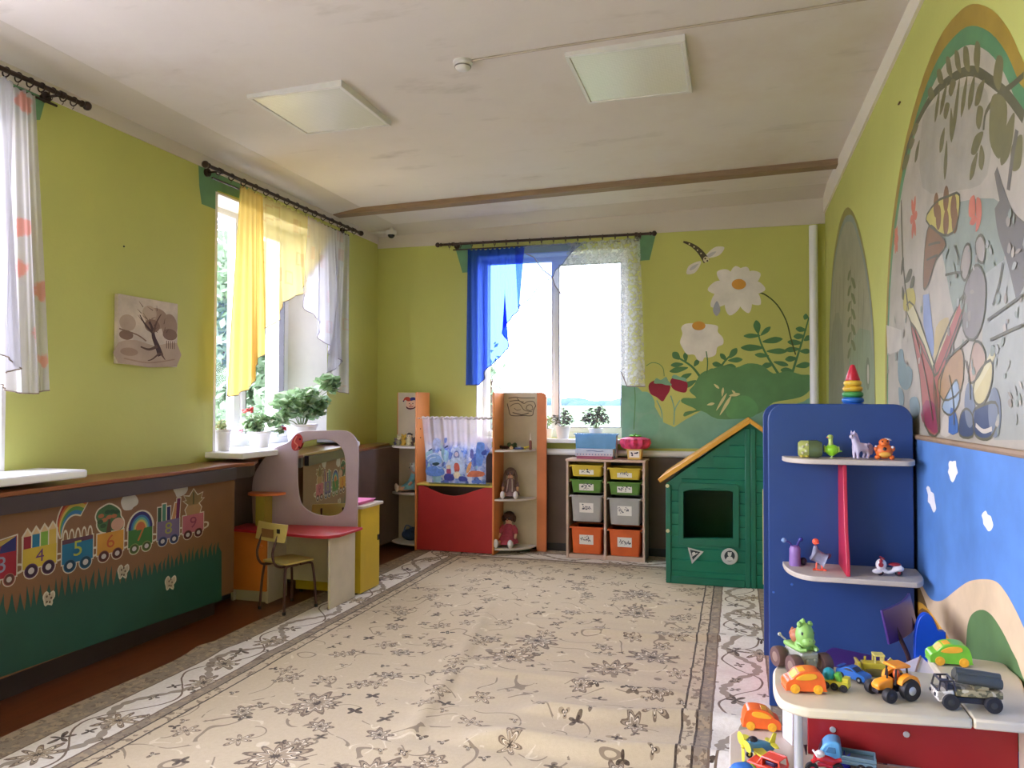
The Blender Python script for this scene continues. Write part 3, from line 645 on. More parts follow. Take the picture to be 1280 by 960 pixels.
a = spl(ZD((72, 540), (90, 560), (120, 620), (150, 660), (190, 662), (240, 625), (290, 592), (345, 583), (395, 592), (430, 630), (460, 680), (490, 740), (560, 900)), 4, False)
pn.poly(a + ZD((560, 1250), (72, 1250)), SANDP)
pn.poly(ZD((72, 560), (88, 580), (118, 650), (138, 720), (120, 760), (72, 770)), PM((112, 88, 48), 'brown_shrub_paint'), 2)
pn.poly(ZD((72, 690), (100, 668), (130, 690), (165, 735), (195, 780), (220, 815), (225, 900), (72, 900)), PM((214, 158, 52), 'amber_paint'), 2); pn.poly(ZD((100, 700), (130, 700), (175, 760), (170, 800), (100, 780)), PM((132, 92, 44), 'umber_paint'), 2)
pn.poly(ZD((282, 800), (290, 740), (310, 708), (345, 698), (380, 720), (420, 780), (455, 850), (490, 930), (560, 1200), (330, 1200), (285, 900)), HILLP, 3)
for pts in (((213, 150), (219, 138), (228, 141), (241, 138), (243, 158), (249, 182), (243, 192), (238, 206), (230, 219), (222, 212), (217, 196), (211, 180), (215, 166)), ((128, 242), (134, 233), (142, 240), (146, 254), (157, 262), (161, 290), (166, 318), (157, 333), (149, 318), (142, 300), (134, 292), (135, 266)), ((340, 344), (347, 332), (357, 326), (363, 340), (375, 346), (380, 362), (385, 380), (377, 398), (366, 403), (357, 390), (347, 376), (345, 358))):
    pn.poly(ZD(*pts), CLD, 2)
pn.build('painted_scene', None, None, t)

# ------------------------------------------------------------------ grass and train stickers on the brown panel
zt3 = lambda a, b: (a/4, 540+b/4)
p = Paint(onP); R3 = random.Random(4)
base = [(-150, 885), (0, 762), (25, 758), (60, 742), (100, 733), (150, 722), (200, 708), (240, 694), (262, 688), (277, 684)]
def gy(x):
    for (a, b), (c, d) in zip(base, base[1:]):
        if a <= x <= c: return b+(d-b)*(x-a)/(c-a)
x = -150; top = []
while x < 274:
    wd = max(4, 10-x*.02)*R3.uniform(.7, 1.3); hgt = max(8, 22-x*.05)*R3.uniform(.5, 1.2)
    top += [(x, gy(x)+8), (x+wd*.3, gy(x)-hgt*.3), (x+wd*.5+R3.uniform(-1, 3), gy(min(x+wd*.5, 277))-hgt), (x+wd*.75, gy(min(x+wd*.7, 277))-hgt*.2)]
    x += wd
yb0 = lambda x: 848.7-.35*x-2
top = [(q[0], q[1]) for q in top if q[0] < 278]
p.poly([(-150, yb0(-150))] + top + [(277, 690), (277, yb0(277))], GRASSP)
p.build('painted_grass', 'dark green painted grass tufts along the bottom of the brown wall panel', 'mural')
OUT = PM((190, 182, 164), 'sticker_white_edge')
def S(c): c = tuple(int(x*.86) for x in c); return PM(c, 'sticker_ink_%d_%d_%d' % c)
class StickP(Paint):
    """stickers are drawn in panel coordinates (y along the wall, z up)"""
    def __init__(s): Paint.__init__(s, lambda y, z, off: Vector((XP+.0008+off, y, z)))
def pyz(u, v): q = hX(u, v, XP); return (q.y, q.z)
def halo(s, pts, g=.012):
    cy = sum(q[0] for q in pts)/len(pts); cz = sum(q[1] for q in pts)/len(pts)
    out = []
    n = len(pts)
    ar = sum(pts[i][0]*pts[(i+1) % n][1]-pts[(i+1) % n][0]*pts[i][1] for i in range(n)); sg = 1 if ar > 0 else -1
    for i in range(n):
        a, b, c = pts[i-1], pts[i], pts[(i+1) % n]
        n1 = Vector((b[1]-a[1], -(b[0]-a[0]))).normalized()*sg if (b[0]-a[0], b[1]-a[1]) != (0, 0) else Vector((0, 0)); n2 = Vector((c[1]-b[1], -(c[0]-b[0]))).normalized()*sg
        m = (n1+n2); m = m.normalized() if m.length > 1e-6 else n1
        out.append((b[0]+m.x*g, b[1]+m.y*g))
    s.poly(out, OUT)
def car(label, u0, u1, vt, vb, body, num, numc, wheel, extra):
    """a train car sticker drawn from its traced extents on the panel"""
    s = StickP(); lb, rt = pyz(u0, vb)[0], pyz(u1, vb)[0]; um = (u0+u1)/2; zb = pyz(um, vb)[1]; h = pyz(um, vt)[1]-zb
    w_ = rt-lb; rw = w_*.2; rz = h*.36*(u1-u0)/42*25/(vb-vt)*1.0; wz = zb-rz*.35; asp = (w_/(u1-u0))/(h/(vb-vt))
    c1, c2 = (lb+w_*.25, wz), (lb+w_*.76, wz)
    for c in (c1, c2): s.dot(c, rw*1.14, OUT, rz*1.14)
    g = .05*w_/.2; s.poly([(rt, zb+h*.05), (rt+g, zb+h*.13), (rt+g, zb+h*.38), (rt, zb+h*.44)], OUT, 3); s.poly([(rt-.002, zb+h*.13), (rt+g*.7, zb+h*.18), (rt+g*.7, zb+h*.33), (rt-.002, zb+h*.36)], PANEL, 3)
    extra(s, lb, rt, zb, h, False)
    pts = [(lb, zb), (rt, zb), (rt, zb+h), (lb, zb+h)]
    halo(s, pts, .008); extra(s, lb, rt, zb, h, True); s.poly(pts, S(body))
    for c in (c1, c2):
        s.dot(c, rw, S(wheel), rz); s.dot(c, rw*.86, S(tuple(int(q*.6) for q in wheel)), rz*.86); s.dot(c, rw*.45, S((206, 198, 200)), rz*.45)
    extra(s, lb, rt, zb, h, None)
    vs, fs = glyph(num); sc = h*.62
    mi = s.mi(S(numc))
    s.mb.add([s.onto((lb+rt)/2+x*sc*asp, zb+h*.56+y*sc, .00002*(s.k+1)) for x, y in vs], fs, mi)
    return s.build('train_sticker', label, 'sticker', None, 'train stickers on the brown panel')
def ext4(s, lb, rt, zb, h, st):
    cs = [(150, 44, 56), (40, 118, 158), (128, 176, 72), (206, 176, 82)]; n = 4; w_ = (rt-lb)/n
    for i in range(n):
        a = lb+i*w_; b = a+w_; z0 = zb+h*.9; z1 = zb+h*(1.6+.05*i); pts = [(a, z0), (b, z0), (b, z1), ((a+b)/2, z1+h*.36), (a, z1)]
        if st is False: halo(s, pts, .008)
        elif st: s.poly([(a+.003, z0), (b-.003, z0), (b-.003, z1), (a+.003, z1)], S(cs[i])); s.poly([(a+.003, z1), (b-.003, z1), ((a+b)/2, z1+h*.32)], S((216, 186, 146)))
def ext5(s, lb, rt, zb, h, st):
    if st is False:
        O = [pyz(*q) for q in spl([(75, 672), (71.5, 655), (77, 636), (88, 622), (100, 618), (112, 622.5)], 4, False)]; I = [pyz(*q) for q in spl([(76, 672), (77.5, 662), (81, 653), (87, 645.5), (94, 642.5), (100.5, 643.5)], 4, False)]
        def arc(t): return [(a[0]+(b[0]-a[0])*t, a[1]+(b[1]-a[1])*t) for a, b in zip(O, I)]
        halo(s, arc(0)+arc(1)[::-1], .008)
        for k, c in enumerate(((168, 52, 54), (206, 116, 60), (214, 190, 90), (96, 150, 84), (64, 130, 176))): s.poly(arc(k/5)+arc((k+1)/5)[::-1], S(c))
    elif st:
        for i in range(5):
            c = (lb+(i+.5)*(rt-lb)/5, zb+h); s.dot(c, (rt-lb)*.09, OUT, h*.42); s.dot(c, (rt-lb)*.055, PANEL, h*.32)
    else: s.poly([(lb, zb+h*.82), (rt, zb+h*.82), (rt, zb+h), (lb, zb+h)], S((92, 58, 76)))
def ext6(s, lb, rt, zb, h, st):
    T6 = [pyz(110+a/8, 590+b/8) for a, b in spl([(78, 450), (100, 390), (150, 352), (210, 324), (270, 345), (318, 385), (325, 440), (353, 485), (352, 545), (320, 578), (230, 588), (170, 603), (120, 588), (92, 540), (93, 500)], 3)]
    if st is False: halo(s, T6, .008)
    elif st:
        s.poly(T6, S((74, 112, 70)))
        tz = lambda a, b: pyz(110+a/8, 590+b/8)
        s.poly([tz(175, 620), tz(232, 610), tz(220, 470), tz(205, 470)], S((90, 66, 46)))
        for a, b, c in ((130, 440, 0), (165, 480, 0), (195, 400, 1), (240, 395, 1), (260, 440, 0), (150, 540, 1), (210, 450, 0), (285, 400, 1), (120, 500, 1)): s.dot(tz(a, b), .02, S((176, 108, 72) if c == 0 else (52, 84, 56)), .011)
        s.dot(tz(295, 520), .045, S((204, 160, 138)), .034)
def ext7(s, lb, rt, zb, h, st):
    cx = (lb+rt)/2
    if st is False: s.poly([(cx+((rt-lb)/2+.014)*math.cos(t), zb+h*.85+(h*.85+.008)*math.sin(t)) for t in [PI*i/20 for i in range(21)]], OUT)
    elif st is None:
        for m, r in ((S((58, 48, 112)), 1), (S((66, 122, 170)), .8), (S((112, 176, 150)), .66), (S((204, 178, 96)), .52), (S((190, 104, 62)), .4)):
            s.poly([(cx+(rt-lb)/2*r*math.cos(t), zb+h*.85+h*.85*r*math.sin(t)) for t in [PI*i/20 for i in range(21)]], m)
def ext8(s, lb, rt, zb, h, st):
    w_ = (rt-lb)/5; cs = [(48, 88, 64), (70, 130, 110), (52, 44, 96), (196, 140, 96), (112, 36, 84)]
    for i, (dz, tilt) in enumerate(((.75, 0), (.9, 0), (.72, .0), (.85, .03), (1.08, .01))):
        a = lb+i*w_; pts = [(a+.004, zb+h*.9), (a+w_-.004, zb+h*.9), (a+w_-.004+tilt, zb+h*(1+dz)), (a+.004+tilt, zb+h*(1+dz))]
        if st is False: halo(s, pts, .009)
        elif st: s.poly(pts, S(cs[i]))
def ext9(s, lb, rt, zb, h, st):
    c = (lb+rt)/2; z0 = zb+h; q = h/.24
    body = [(c+x*1.2, z0+z*q) for x, z in ((-.045, -.01), (.045, -.01), (.06, .08), (.035, .15), (-.035, .15), (-.06, .08))]
    lf = [(c+x*1.2, z0+z*q) for x, z in ((-.03, .13), (-.075, .2), (-.05, .2), (-.07, .27), (-.03, .25), (0, .34), (.03, .25), (.07, .28), (.055, .2), (.08, .2), (.03, .13))]
    if st is False: halo(s, body, .008); halo(s, lf, .008)
    elif st: s.poly(body, S((176, 140, 96))); s.poly(lf, S((146, 122, 78))); s.line([(c, z0+.14*q), (c, z0+.3*q)], .014, S((96, 92, 60)), 0)
def ext3(s, lb, rt, zb, h, st):
    pts = [(lb, zb+h*.9), (rt, zb+h*.9), (rt, zb+h*1.6), (lb, zb+h*1.42)]
    if st is False: halo(s, pts, .009)
    elif st: s.poly(pts, S((160, 60, 58))); s.poly([(rt-.09, zb+h*.95), (rt-.004, zb+h*1.0), (rt-.004, zb+h*1.58), (rt-.07, zb+h*1.45)], S((48, 52, 112)))
    else: s.poly([(lb, zb+h*1.2), (rt-.08, zb+h*1.28), (rt-.004, zb+h*1.58), (lb, zb+h*1.40)], S((196, 170, 88)))
for num, label, geo, body, numc, wheel, e in (
    ('3', 'red train car sticker numbered 3, first from the near end of the wall train', (-18, 20, 692, 724), (164, 40, 54), (150, 156, 186), (176, 110, 98), ext3),
    ('4', 'yellow train car sticker numbered 4 carrying four crayons', (28, 70, 683, 708), (206, 178, 64), (108, 66, 118), (98, 62, 96), ext4),
    ('5', 'blue train car sticker numbered 5 with notebook rings under a rainbow', (77, 115.6, 672, 702), (38, 116, 156), (186, 190, 74), (52, 110, 148), ext5),
    ('6', 'orange train car sticker numbered 6 carrying a round green tree', (121, 154, 665, 691), (210, 150, 58), (190, 96, 52), (136, 76, 66), ext6),
    ('7', 'green train car sticker numbered 7 with a rainbow arch', (160, 190, 657, 682), (66, 120, 58), (186, 110, 56), (132, 152, 84), ext7),
    ('8', 'purple train car sticker numbered 8 carrying felt pens', (196, 224, 650, 673), (122, 108, 142), (160, 160, 80), (82, 96, 150), ext8),
    ('9', 'pink train car sticker numbered 9 carrying a pineapple', (228, 254, 643, 665), (196, 112, 126), (150, 70, 100), (128, 62, 62), ext9)):
    car(label, *geo, body, num, numc, wheel, e)
def simple_sticker(name, label, pts, inner, col, group):
    s = StickP(); P_ = [pyz(*q) for q in pts]; P_ = spl(P_, 3)
    if inner: halo(s, P_, .008)
    s.poly(P_, S(col))
    if inner:
        cy = sum(q[0] for q in P_)/len(P_); cz = sum(q[1] for q in P_)/len(P_)
        for a in (0, 1.3, 2.5, 3.9, 5.1): s.dot((cy+.014*math.cos(a), cz+.02*math.sin(a)), .006, S(inner))
    s.build(name, label, 'sticker', None, group)
zt4 = lambda a, b: (110+a/8, 590+b/8)
simple_sticker('cloud_sticker', 'white cloud sticker on the brown panel above the green train car', [zt4(*q) for q in ((328, 300), (345, 255), (385, 225), (430, 213), (475, 235), (503, 285), (492, 325), (455, 352), (430, 378), (365, 382), (340, 350))], None, (206, 200, 192), 'cloud stickers')
simple_sticker('cloud_sticker', 'white cloud sticker on the brown panel beside the pineapple', [zt4(*q) for q in ((852, 175), (875, 125), (905, 100), (945, 96), (985, 125), (998, 170), (975, 215), (940, 238), (890, 252), (872, 215))], None, (206, 200, 192), 'cloud stickers')
for (cx, cy), lab in (((61, 748), 'small butterfly sticker on the painted grass nearest the camera'), ((154, 714.5), 'small butterfly sticker below the orange train car'), ((213, 728.5), 'small butterfly sticker on the grass below the purple train car')):
    simple_sticker('butterfly_sticker', lab, [(cx+dx, cy+dy) for dx, dy in ((-6, -2), (-3, -7), (0, -3), (5, -8), (6, -3), (3, 2), (3, 7), (-1, 4), (-4, 8), (-5, 3))], (112, 92, 76), (196, 182, 160), 'butterfly stickers')
# ------------------------------------------------------------------ curtains on their rods
IRON = mat((62, 48, 42), .4, .1, 12, metal=.6, name='dark_bronze_rod')
def lerp_prof(prof, x):
    for (a, za), (b, zb) in zip(prof, prof[1:]):
        if a <= x <= b: return za+(zb-za)*(x-a)/(b-a) if b > a else za
    return prof[-1][1]
def resample(pts, n):
    L = [0]
    for a, b in zip(pts, pts[1:]): L.append(L[-1]+math.hypot(b[0]-a[0], b[1]-a[1]))
    out = []
    for i in range(n):
        d = L[-1]*i/(n-1); k = 0
        while k < len(L)-2 and L[k+1] < d: k += 1
        t = (d-L[k])/((L[k+1]-L[k]) or 1); out.append((pts[k][0]+(pts[k+1][0]-pts[k][0])*t, pts[k][1]+(pts[k+1][1]-pts[k][1])*t))
    return out
def curtain(label, mt, hem, top, bot, place, folds, amp, seed, group=None, M=26, N=150, hemr=.0035, gather=.35):
    """top and bot: edges traced as (along, z); each thread runs from a top point to the matching bottom point"""
    R = random.Random(seed); A = resample(top, N); B = resample(bot, N); ph = R.uniform(0, 6)
    w1, w2 = R.uniform(.8, 1.2), R.uniform(1.7, 2.3)
    vs = []; fs = []
    for j in range(M):
        t = j/(M-1)
        for i in range(N):
            u = i/(N-1); x = A[i][0]+(B[i][0]-A[i][0])*t; z = A[i][1]+(B[i][1]-A[i][1])*t
            d = amp*(gather+(1-gather)*t)*(math.sin(2*PI*folds*u*w1+ph+.5*math.sin(3*t))+.5*math.sin(2*PI*folds*u*w2+ph*2))
            if j == 0: z += .006*math.sin(2*PI*folds*1.7*u)
            vs.append(place(x, z, d))
    for j in range(M-1):
        for i in range(N-1): fs.append((j*N+i, j*N+i+1, (j+1)*N+i+1, (j+1)*N+i))
    c = Vector(vs[0]); t_ = thing('curtain', label, 'curtain', vs[(M-1)*N+N//2], 0, group)
    mb = MB(); mb.recalc = False; mb.add(vs, fs); mb.build('drape', mt, t_, smooth=180)
    if hem is not None:
        mb = MB(); mb.tube([Vector(p) for p in vs[(M-1)*N:]], hemr, 5); mb.build('hem', hem, t_)
    return t_
def rod(label, a, b, wall_dir, n_rings, r=.0125, group='curtain rods', ringpos=None):
    a = Vector(a); b = Vector(b); d = (b-a).normalized(); wd = Vector(wall_dir)
    t = thing('curtain_rod', label, 'curtain rod', a, 0, group)
    MB().tube([a, b], r, 12).build('rod', IRON, t)
    MB().tube([a+wd*.055-Vector((0, 0, .045))+d*.1, b+wd*.055-Vector((0, 0, .045))-d*.1], .007, 8).build('thin_rod', IRON, t)
    for p, s_ in ((a, -1), (b, 1)):
        A = d.to_track_quat('Z', 'Y').to_matrix() if s_ > 0 else (-d).to_track_quat('Z', 'Y').to_matrix()
        MB().lathe([(.001, -.004), (.016, 0), (.019, .008), (.013, .016), (.012, .022), (.022, .03), (.025, .042), (.021, .054), (.010, .062), (.001, .066)], p, 14, 0, A).build('finial', IRON, t)
        q = p - d*s_*.12
        mb = MB(); mb.tube([q, q+wd*.115], .007, 8); mb.tube([q+wd*.10, q+wd*.119], .028, 14); mb.tube([q-d*.012, q+d*.012], r*1.5, 12); mb.build('bracket', IRON, t)
    ring = None; L = (b-a).length; R = random.Random(n_rings)
    for i in range(n_rings):
        f = (i+.7)/(n_rings+.4) if ringpos is None else ringpos[i]
        c = a+d*(L*f) - Vector((0, 0, .008))
        if ring is None:
            mb = MB(); A = d.to_track_quat('Z', 'Y').to_matrix(); n = 18
            mb.tube([c + A @ Vector((.023*math.cos(2*PI*k/n), .023*math.sin(2*PI*k/n), 0)) for k in range(n+1)], .0036, 6, cap=False)
            mb.tube([c-Vector((0, 0, .023)), c-Vector((0, 0, .034)), c-Vector((0, 0, .040))+wd*.008], .002, 5)
            ring = mb.build('ring', IRON, t); c0 = c
        else:
            q = ring.copy(); COL.objects.link(q); q.parent = t; q.location = c-c0
    return t
XC = XL+.12
Lz = lambda u, v: (lambda q: (q.y, q.z))(hX(u, v, XC)); Bz = lambda u, v: (lambda q: (q.x, q.z))(hY(u, v, YB-.12))
e0 = hX(258, 206, XC); e1 = hX(452, 292, XC)
rod('dark curtain rod with rings above the yellow curtain at the left window', e0+Vector((0, .03, 0)), e1-Vector((0, .05, 0)), (-1, 0, 0), 15)
g0 = hX(-90, 45, XC); g1 = hX(101, 129, XC)
rod('dark curtain rod above the near white curtain at the left edge', g0, g1, (-1, 0, 0), 12)
h0 = hY(552, 306, YB-.12); h1 = hY(812, 292, YB-.12)
rod('dark curtain rod above the blue and white curtains at the back window', h0, h1, (0, 1, 0), 17)
YEL_ = mat_sheer('yellow_voile', (206, 180, 100), .80, None, None, (255, 214, 120)); YEL2 = mat_sheer('pale_yellow_voile', (214, 200, 134), .62, 'squares', (186, 136, 84), (255, 238, 176))
WHT = mat_sheer('white_voile', (206, 206, 210), .64, 'squares', (214, 168, 160)); FLO = mat_sheer('floral_voile', (208, 204, 204), .72, 'flowers', (214, 134, 118))
BLU = mat_sheer('blue_voile', (64, 100, 206), .40, None, None, (84, 118, 255)); BLU2 = mat_sheer('pale_blue_voile', (120, 150, 218), .26, None, None, (150, 178, 255)); LAC = mat_sheer('white_lace_voile', (238, 240, 242), .26, 'lace', (-.16, .16))
HEMD = mat((120, 104, 84), .6, .1, name='hem_thread'); HEMB = mat((40, 48, 96), .6, .1, name='blue_hem_thread'); HEMG = mat((128, 118, 124), .6, .1, name='grey_hem_thread')
pl = lambda x, z, d: (XC-.02+d, x, z)
def L_(*pts): return [Lz(*q) for q in pts]
def B_(*pts): return [Bz(*q) for q in pts]
curtain('gathered golden yellow sheer curtain at the left side of the left window', YEL_, HEMD, L_((302, 231), (318, 238), (332, 246)), L_((283, 494), (292, 496), (304, 491), (318, 482), (322, 450), (336, 440)), pl, 5, .018, 1)
curtain('pale yellow sheer swag across the middle of the left window', YEL2, HEMD, L_((328, 242), (360, 257), (390, 271), (420, 287)), L_((332, 411), (345, 406), (355, 399), (356, 380), (372, 371), (384, 366), (386, 346), (404, 324), (417, 288)), lambda x, z, d: (XC-.035+d, x, z), 8, .012, 2)
curtain('white sheer curtain at the right side of the left window', WHT, HEMG, L_((385, 270), (405, 280), (420, 287), (437, 295)), L_((380, 368), (380, 384), (402, 402), (396, 420), (412, 432), (411, 441), (430, 453), (411, 466), (416, 478), (426, 490), (436, 492)), lambda x, z, d: (XC-.005+d, x, z), 7, .012, 3)
curtain('white sheer curtain with pink flowers at the left edge of the view', FLO, HEMD, L_((-60, 72), (-20, 90), (10, 102), (26, 110), (47, 118)), L_((-60, 440), (-20, 470), (4, 482), (22, 491), (46, 492), (63, 488)), pl, 7, .02, 4)
curtain('plain white sheer swag with a dark hem in front of the floral curtain', WHT, HEMD, L_((-70, 70), (-30, 86), (0, 98), (10, 104)), L_((-70, 400), (-20, 430), (0, 446), (10, 452), (18, 461), (8, 464), (0, 466)), lambda x, z, d: (XC+.03+d, x, z), 5, .012, 5)
pb = lambda dy: (lambda x, z, d: (x, YB-.10-dy+d, z))
curtain('deep blue sheer curtain at the left side of the back window', BLU, HEMB, B_((584, 312), (610, 311), (640, 309), (655, 308)), B_((582, 481), (598, 481), (604, 474), (606, 462), (618, 452), (634, 436), (635, 426), (626, 416), (634, 402), (647, 388), (649, 380)), pb(0), 7, .014, 6, hemr=.005)
curtain('light blue sheer swag across the middle of the back window', BLU2, HEMB, B_((643, 309), (680, 306), (712, 304), (738, 302)), B_((647, 384), (664, 372), (670, 362), (685, 350), (691, 345), (694, 338), (704, 328), (712, 318), (716, 308)), pb(.01), 6, .008, 7, hemr=.005)
curtain('white lace sheer curtain at the right side of the back window', LAC, HEMG, B_((655, 307), (700, 304), (750, 301), (800, 297)), B_((657, 317), (668, 322), (678, 337), (690, 346), (694, 357), (700, 366), (712, 376), (721, 388), (722, 398), (719, 401), (740, 414), (758, 425), (760, 432), (768, 446), (766, 455), (778, 468), (784, 483), (807, 483)), pb(.025), 8, .010, 8, hemr=.005)

# ------------------------------------------------------------------ canvas picture on the left wall
t = thing('canvas_picture', 'small brown canvas picture of a bare tree on the left wall', 'picture', tuple(hX(148, 410, XL)))
q = [hX(*p_, XL+.03) for p_ in ((149, 367), (223, 380), (221, 461), (145.5, 452))]
y0_, y1_ = (q[0].y+q[3].y)/2, (q[1].y+q[2].y)/2; z0_, z1_ = (q[3].z+q[2].z)/2, (q[0].z+q[1].z)/2
MB().bb(XL+.002, XL+.03, y0_, y1_, z0_, z1_).build('canvas', mat((196, 182, 164), .7, .12, 9, bump=.1, name='cream_canvas'), t, bevel=.003)
pc = Paint(lambda y, z, off: Vector((XL+.0304+off, y0_+(y1_-y0_)*y, z0_+(z1_-z0_)*z)))
SEP = [PM(c, 'sepia_%d' % c[0]) for c in ((176, 156, 136), (156, 132, 112), (128, 102, 84), (96, 72, 58), (70, 50, 42))]
pc.poly([(.01, .3), (.3, .36), (.6, .3), (.99, .38), (.99, .01), (.01, .01)], SEP[0], 2)
for c_, rx, ry, k in (((.62, .72), .2, .16, 1), ((.85, .62), .14, .2, 1), ((.15, .6), .13, .12, 0), ((.5, .78), .12, .12, 0), ((.86, .5), .13, .09, 2), ((.13, .42), .11, .07, 2), ((.18, .18), .14, .06, 1), ((.55, .6), .13, .1, 2)): pc.dot(c_, rx, SEP[k], ry)
pc.line([(.70, .16), (.64, .3), (.58, .42), (.55, .55), (.50, .66)], .10, SEP[4], 4, .03); pc.line([(.55, .5), (.42, .62), (.34, .74)], .04, SEP[4], 4, .012); pc.line([(.57, .5), (.62, .66), (.70, .8)], .04, SEP[3], 4, .01)
pc.line([(.64, .3), (.5, .24), (.36, .27)], .05, SEP[3], 4, .02); pc.line([(.68, .2), (.56, .1), (.48, .07)], .03, SEP[3], 4, .01); pc.line([(.70, .2), (.78, .1)], .04, SEP[3], 0, .01)
for k in range(16): R = random.Random(k+40); a_ = (R.uniform(.35, .8), R.uniform(.5, .88)); pc.line([a_, (a_[0]+R.uniform(-.1, .1), a_[1]+R.uniform(.02, .1))], .012, SEP[3], 0, .004)
for k in range(5): pc.line([(.8+k*.035, .28), (.8+k*.035, .4)], .012, SEP[3], 0)
pc.line([(.02, .5), (.3, .44), (.45, .36)], .02, SEP[2]); pc.line([(.1, .08), (.5, .04), (.95, .12)], .02, SEP[1])
pc.build('painted_tree', None, None, t)
tag(MB().cyl(hX(155, 308, XL), hX(155, 308, XL+.012), .006, .004, 8).build('wall_nail', BLACK), 'tiny nail in the green wall above the canvas picture', 'nail')
tag(MB().box(hR(1124, 129, .004), (.008, .035, .006)).build('wall_plug', mat((110, 84, 50), .6, name='plug_brown')), 'small brown plug high on the right wall left of the large arch', 'wall plug')

# ------------------------------------------------------------------ ceiling lights, smoke detector, cable, camera
FRM = mat((214, 212, 206), .35, .03, name='light_frame_white')
gd = G('prismatic_diffuser'); o_ = gd.obj()
vv = gd.n('ShaderNodeTexVoronoi', {'Vector': o_, 'Scale': 70.0, 'Randomness': .1})
gd.set(gd.b.inputs['Base Color'], lin((226, 226, 214))); gd.b.inputs['Roughness'].default_value = .22; gd.b.inputs['Specular IOR Level'].default_value = .9
gd.bump(vv.outputs['Distance'], .35, .004)
DIFF = gd.m
def ceiling_light(label, x0, x1, y0, y1):
    cx = (x0+x1)/2; zc = ceil_z(cx); t = thing('ceiling_light', label, 'ceiling light', (cx, (y0+y1)/2, zc), 0, 'square ceiling lights')
    zz = zc-.004
    mb = MB(); w = .022; h = .026
    for a in ((x0, x1, y0, y0+w), (x0, x1, y1-w, y1), (x0, x0+w, y0+w, y1-w), (x1-w, x1, y0+w, y1-w)): mb.bb(*a, zz-h, zz+.012)
    mb.build('frame', FRM, t, bevel=.003)
    MB().bb(x0+w*.9, x1-w*.9, y0+w*.9, y1-w*.9, zz-h+.006, zz-h+.014).build('diffuser', DIFF, t, smooth=0)
    MB().bb(x0+.03, x1-.03, y0+.03, y1-.03, zz-.008, zz+.008).build('tray', FRM, t, smooth=0)
ceiling_light('square ceiling light panel on the left half of the ceiling', -2.66, -2.06, 3.69, 4.32)
ceiling_light('square ceiling light panel on the right half of the ceiling', -.835, -.235, 3.77, 4.42)
zc = ceil_z(-1.36); t = thing('smoke_detector', 'small round smoke detector on the ceiling between the two light panels', 'smoke detector', (-1.36, 3.70, zc))
MB().lathe([(.001, 0), (.052, 0), (.052, -.014), (.044, -.018), (.001, -.018)], (-1.36, 3.70, zc), 24).build('base', FRM, t)
MB().lathe([(.001, -.018), (.040, -.018), (.042, -.03), (.034, -.042), (.018, -.048), (.001, -.049)], (-1.36, 3.70, zc), 24).build('chamber', FRM, t)
MB().lathe([(.043, -.026), (.0435, -.027), (.0435, -.031), (.042, -.032)], (-1.36, 3.70, zc), 24).build('vent_ring', mat((120, 118, 112), .5, name='vent_grey'), t)
pts = [hZ(u, v, 3.16) for u, v in ((590, 77), (700, 62), (860, 42), (1000, 24), (1128, 6))]
tag(MB().tube([(p.x, p.y, ceil_z(p.x)-.006) for p in pts], .006, 6).build('ceiling_cable', mat((176, 164, 148), .6, name='painted_cable')), 'thin painted cable running across the ceiling from the smoke detector', 'cable')
p0 = hZ(490, 290, 3.06); p0 = Vector((-3.26, 6.85, 3.055)); t = thing('security_camera', 'small dome security camera high in the far left corner', 'camera', tuple(p0))
mb = MB(); mb.lathe([(.001, .03), (.05, .03), (.052, 0), (.045, -.012), (.001, -.012)], p0, 20); mb.tube([p0+Vector((0, 0, .03)), p0+Vector((0, 0, .09))], .02, 10); mb.tube([p0+Vector((-.05, 0, .02)), p0+Vector((-.24, .02, .03))], .012, 8); mb.build('housing', FRM, t)
MB().ell(p0+Vector((0, 0, -.012)), (.036, .036, .034)).build('dome', mat((20, 20, 26), .08, name='dark_dome'), t)

# ------------------------------------------------------------------ potted plants on the sills
POT = mat((232, 230, 226), .35, .03, name='white_pot'); SOIL = mat((58, 44, 34), .95, .2, 30, name='soil')
GER = [mat_leaf(c, 'plant_leaf') for c in ((148, 178, 130), (170, 198, 150), (130, 160, 114), (198, 212, 176))]
def leafcloud(mb, pts, size, R, mats=(0, 0, 1, 2, 3), lobes=9, flat=.6, shape='round'):
    for p in pts:
        n = Vector((R.gauss(0, .6), R.gauss(0, .6), 1)).normalized(); a = n.orthogonal().normalized(); b = n.cross(a); s_ = size*R.uniform(.6, 1.25); w = R.uniform(0, 6)
        if shape == 'round': out = [p + (a*math.cos(w+2*PI*k/lobes) + b*math.sin(w+2*PI*k/lobes))*s_*(1+.1*math.cos(k*PI)) + n*s_*.16*math.cos(3*2*PI*k/lobes) for k in range(lobes)]
        else:
            d = (a*math.cos(w)+b*math.sin(w)); e = d.cross(n); out = [p, p+d*s_*.5+e*s_*.28+n*.1*s_, p+d*s_*1.1-n*s_*.1, p+d*s_*.5-e*s_*.28+n*.1*s_]
        mi = R.choice(mats); o = len(mb.v); c = p - n*s_*.12; mb.add([c]+out, [(0, 1+k, 1+(k+1) % len(out)) for k in range(len(out))], mi)
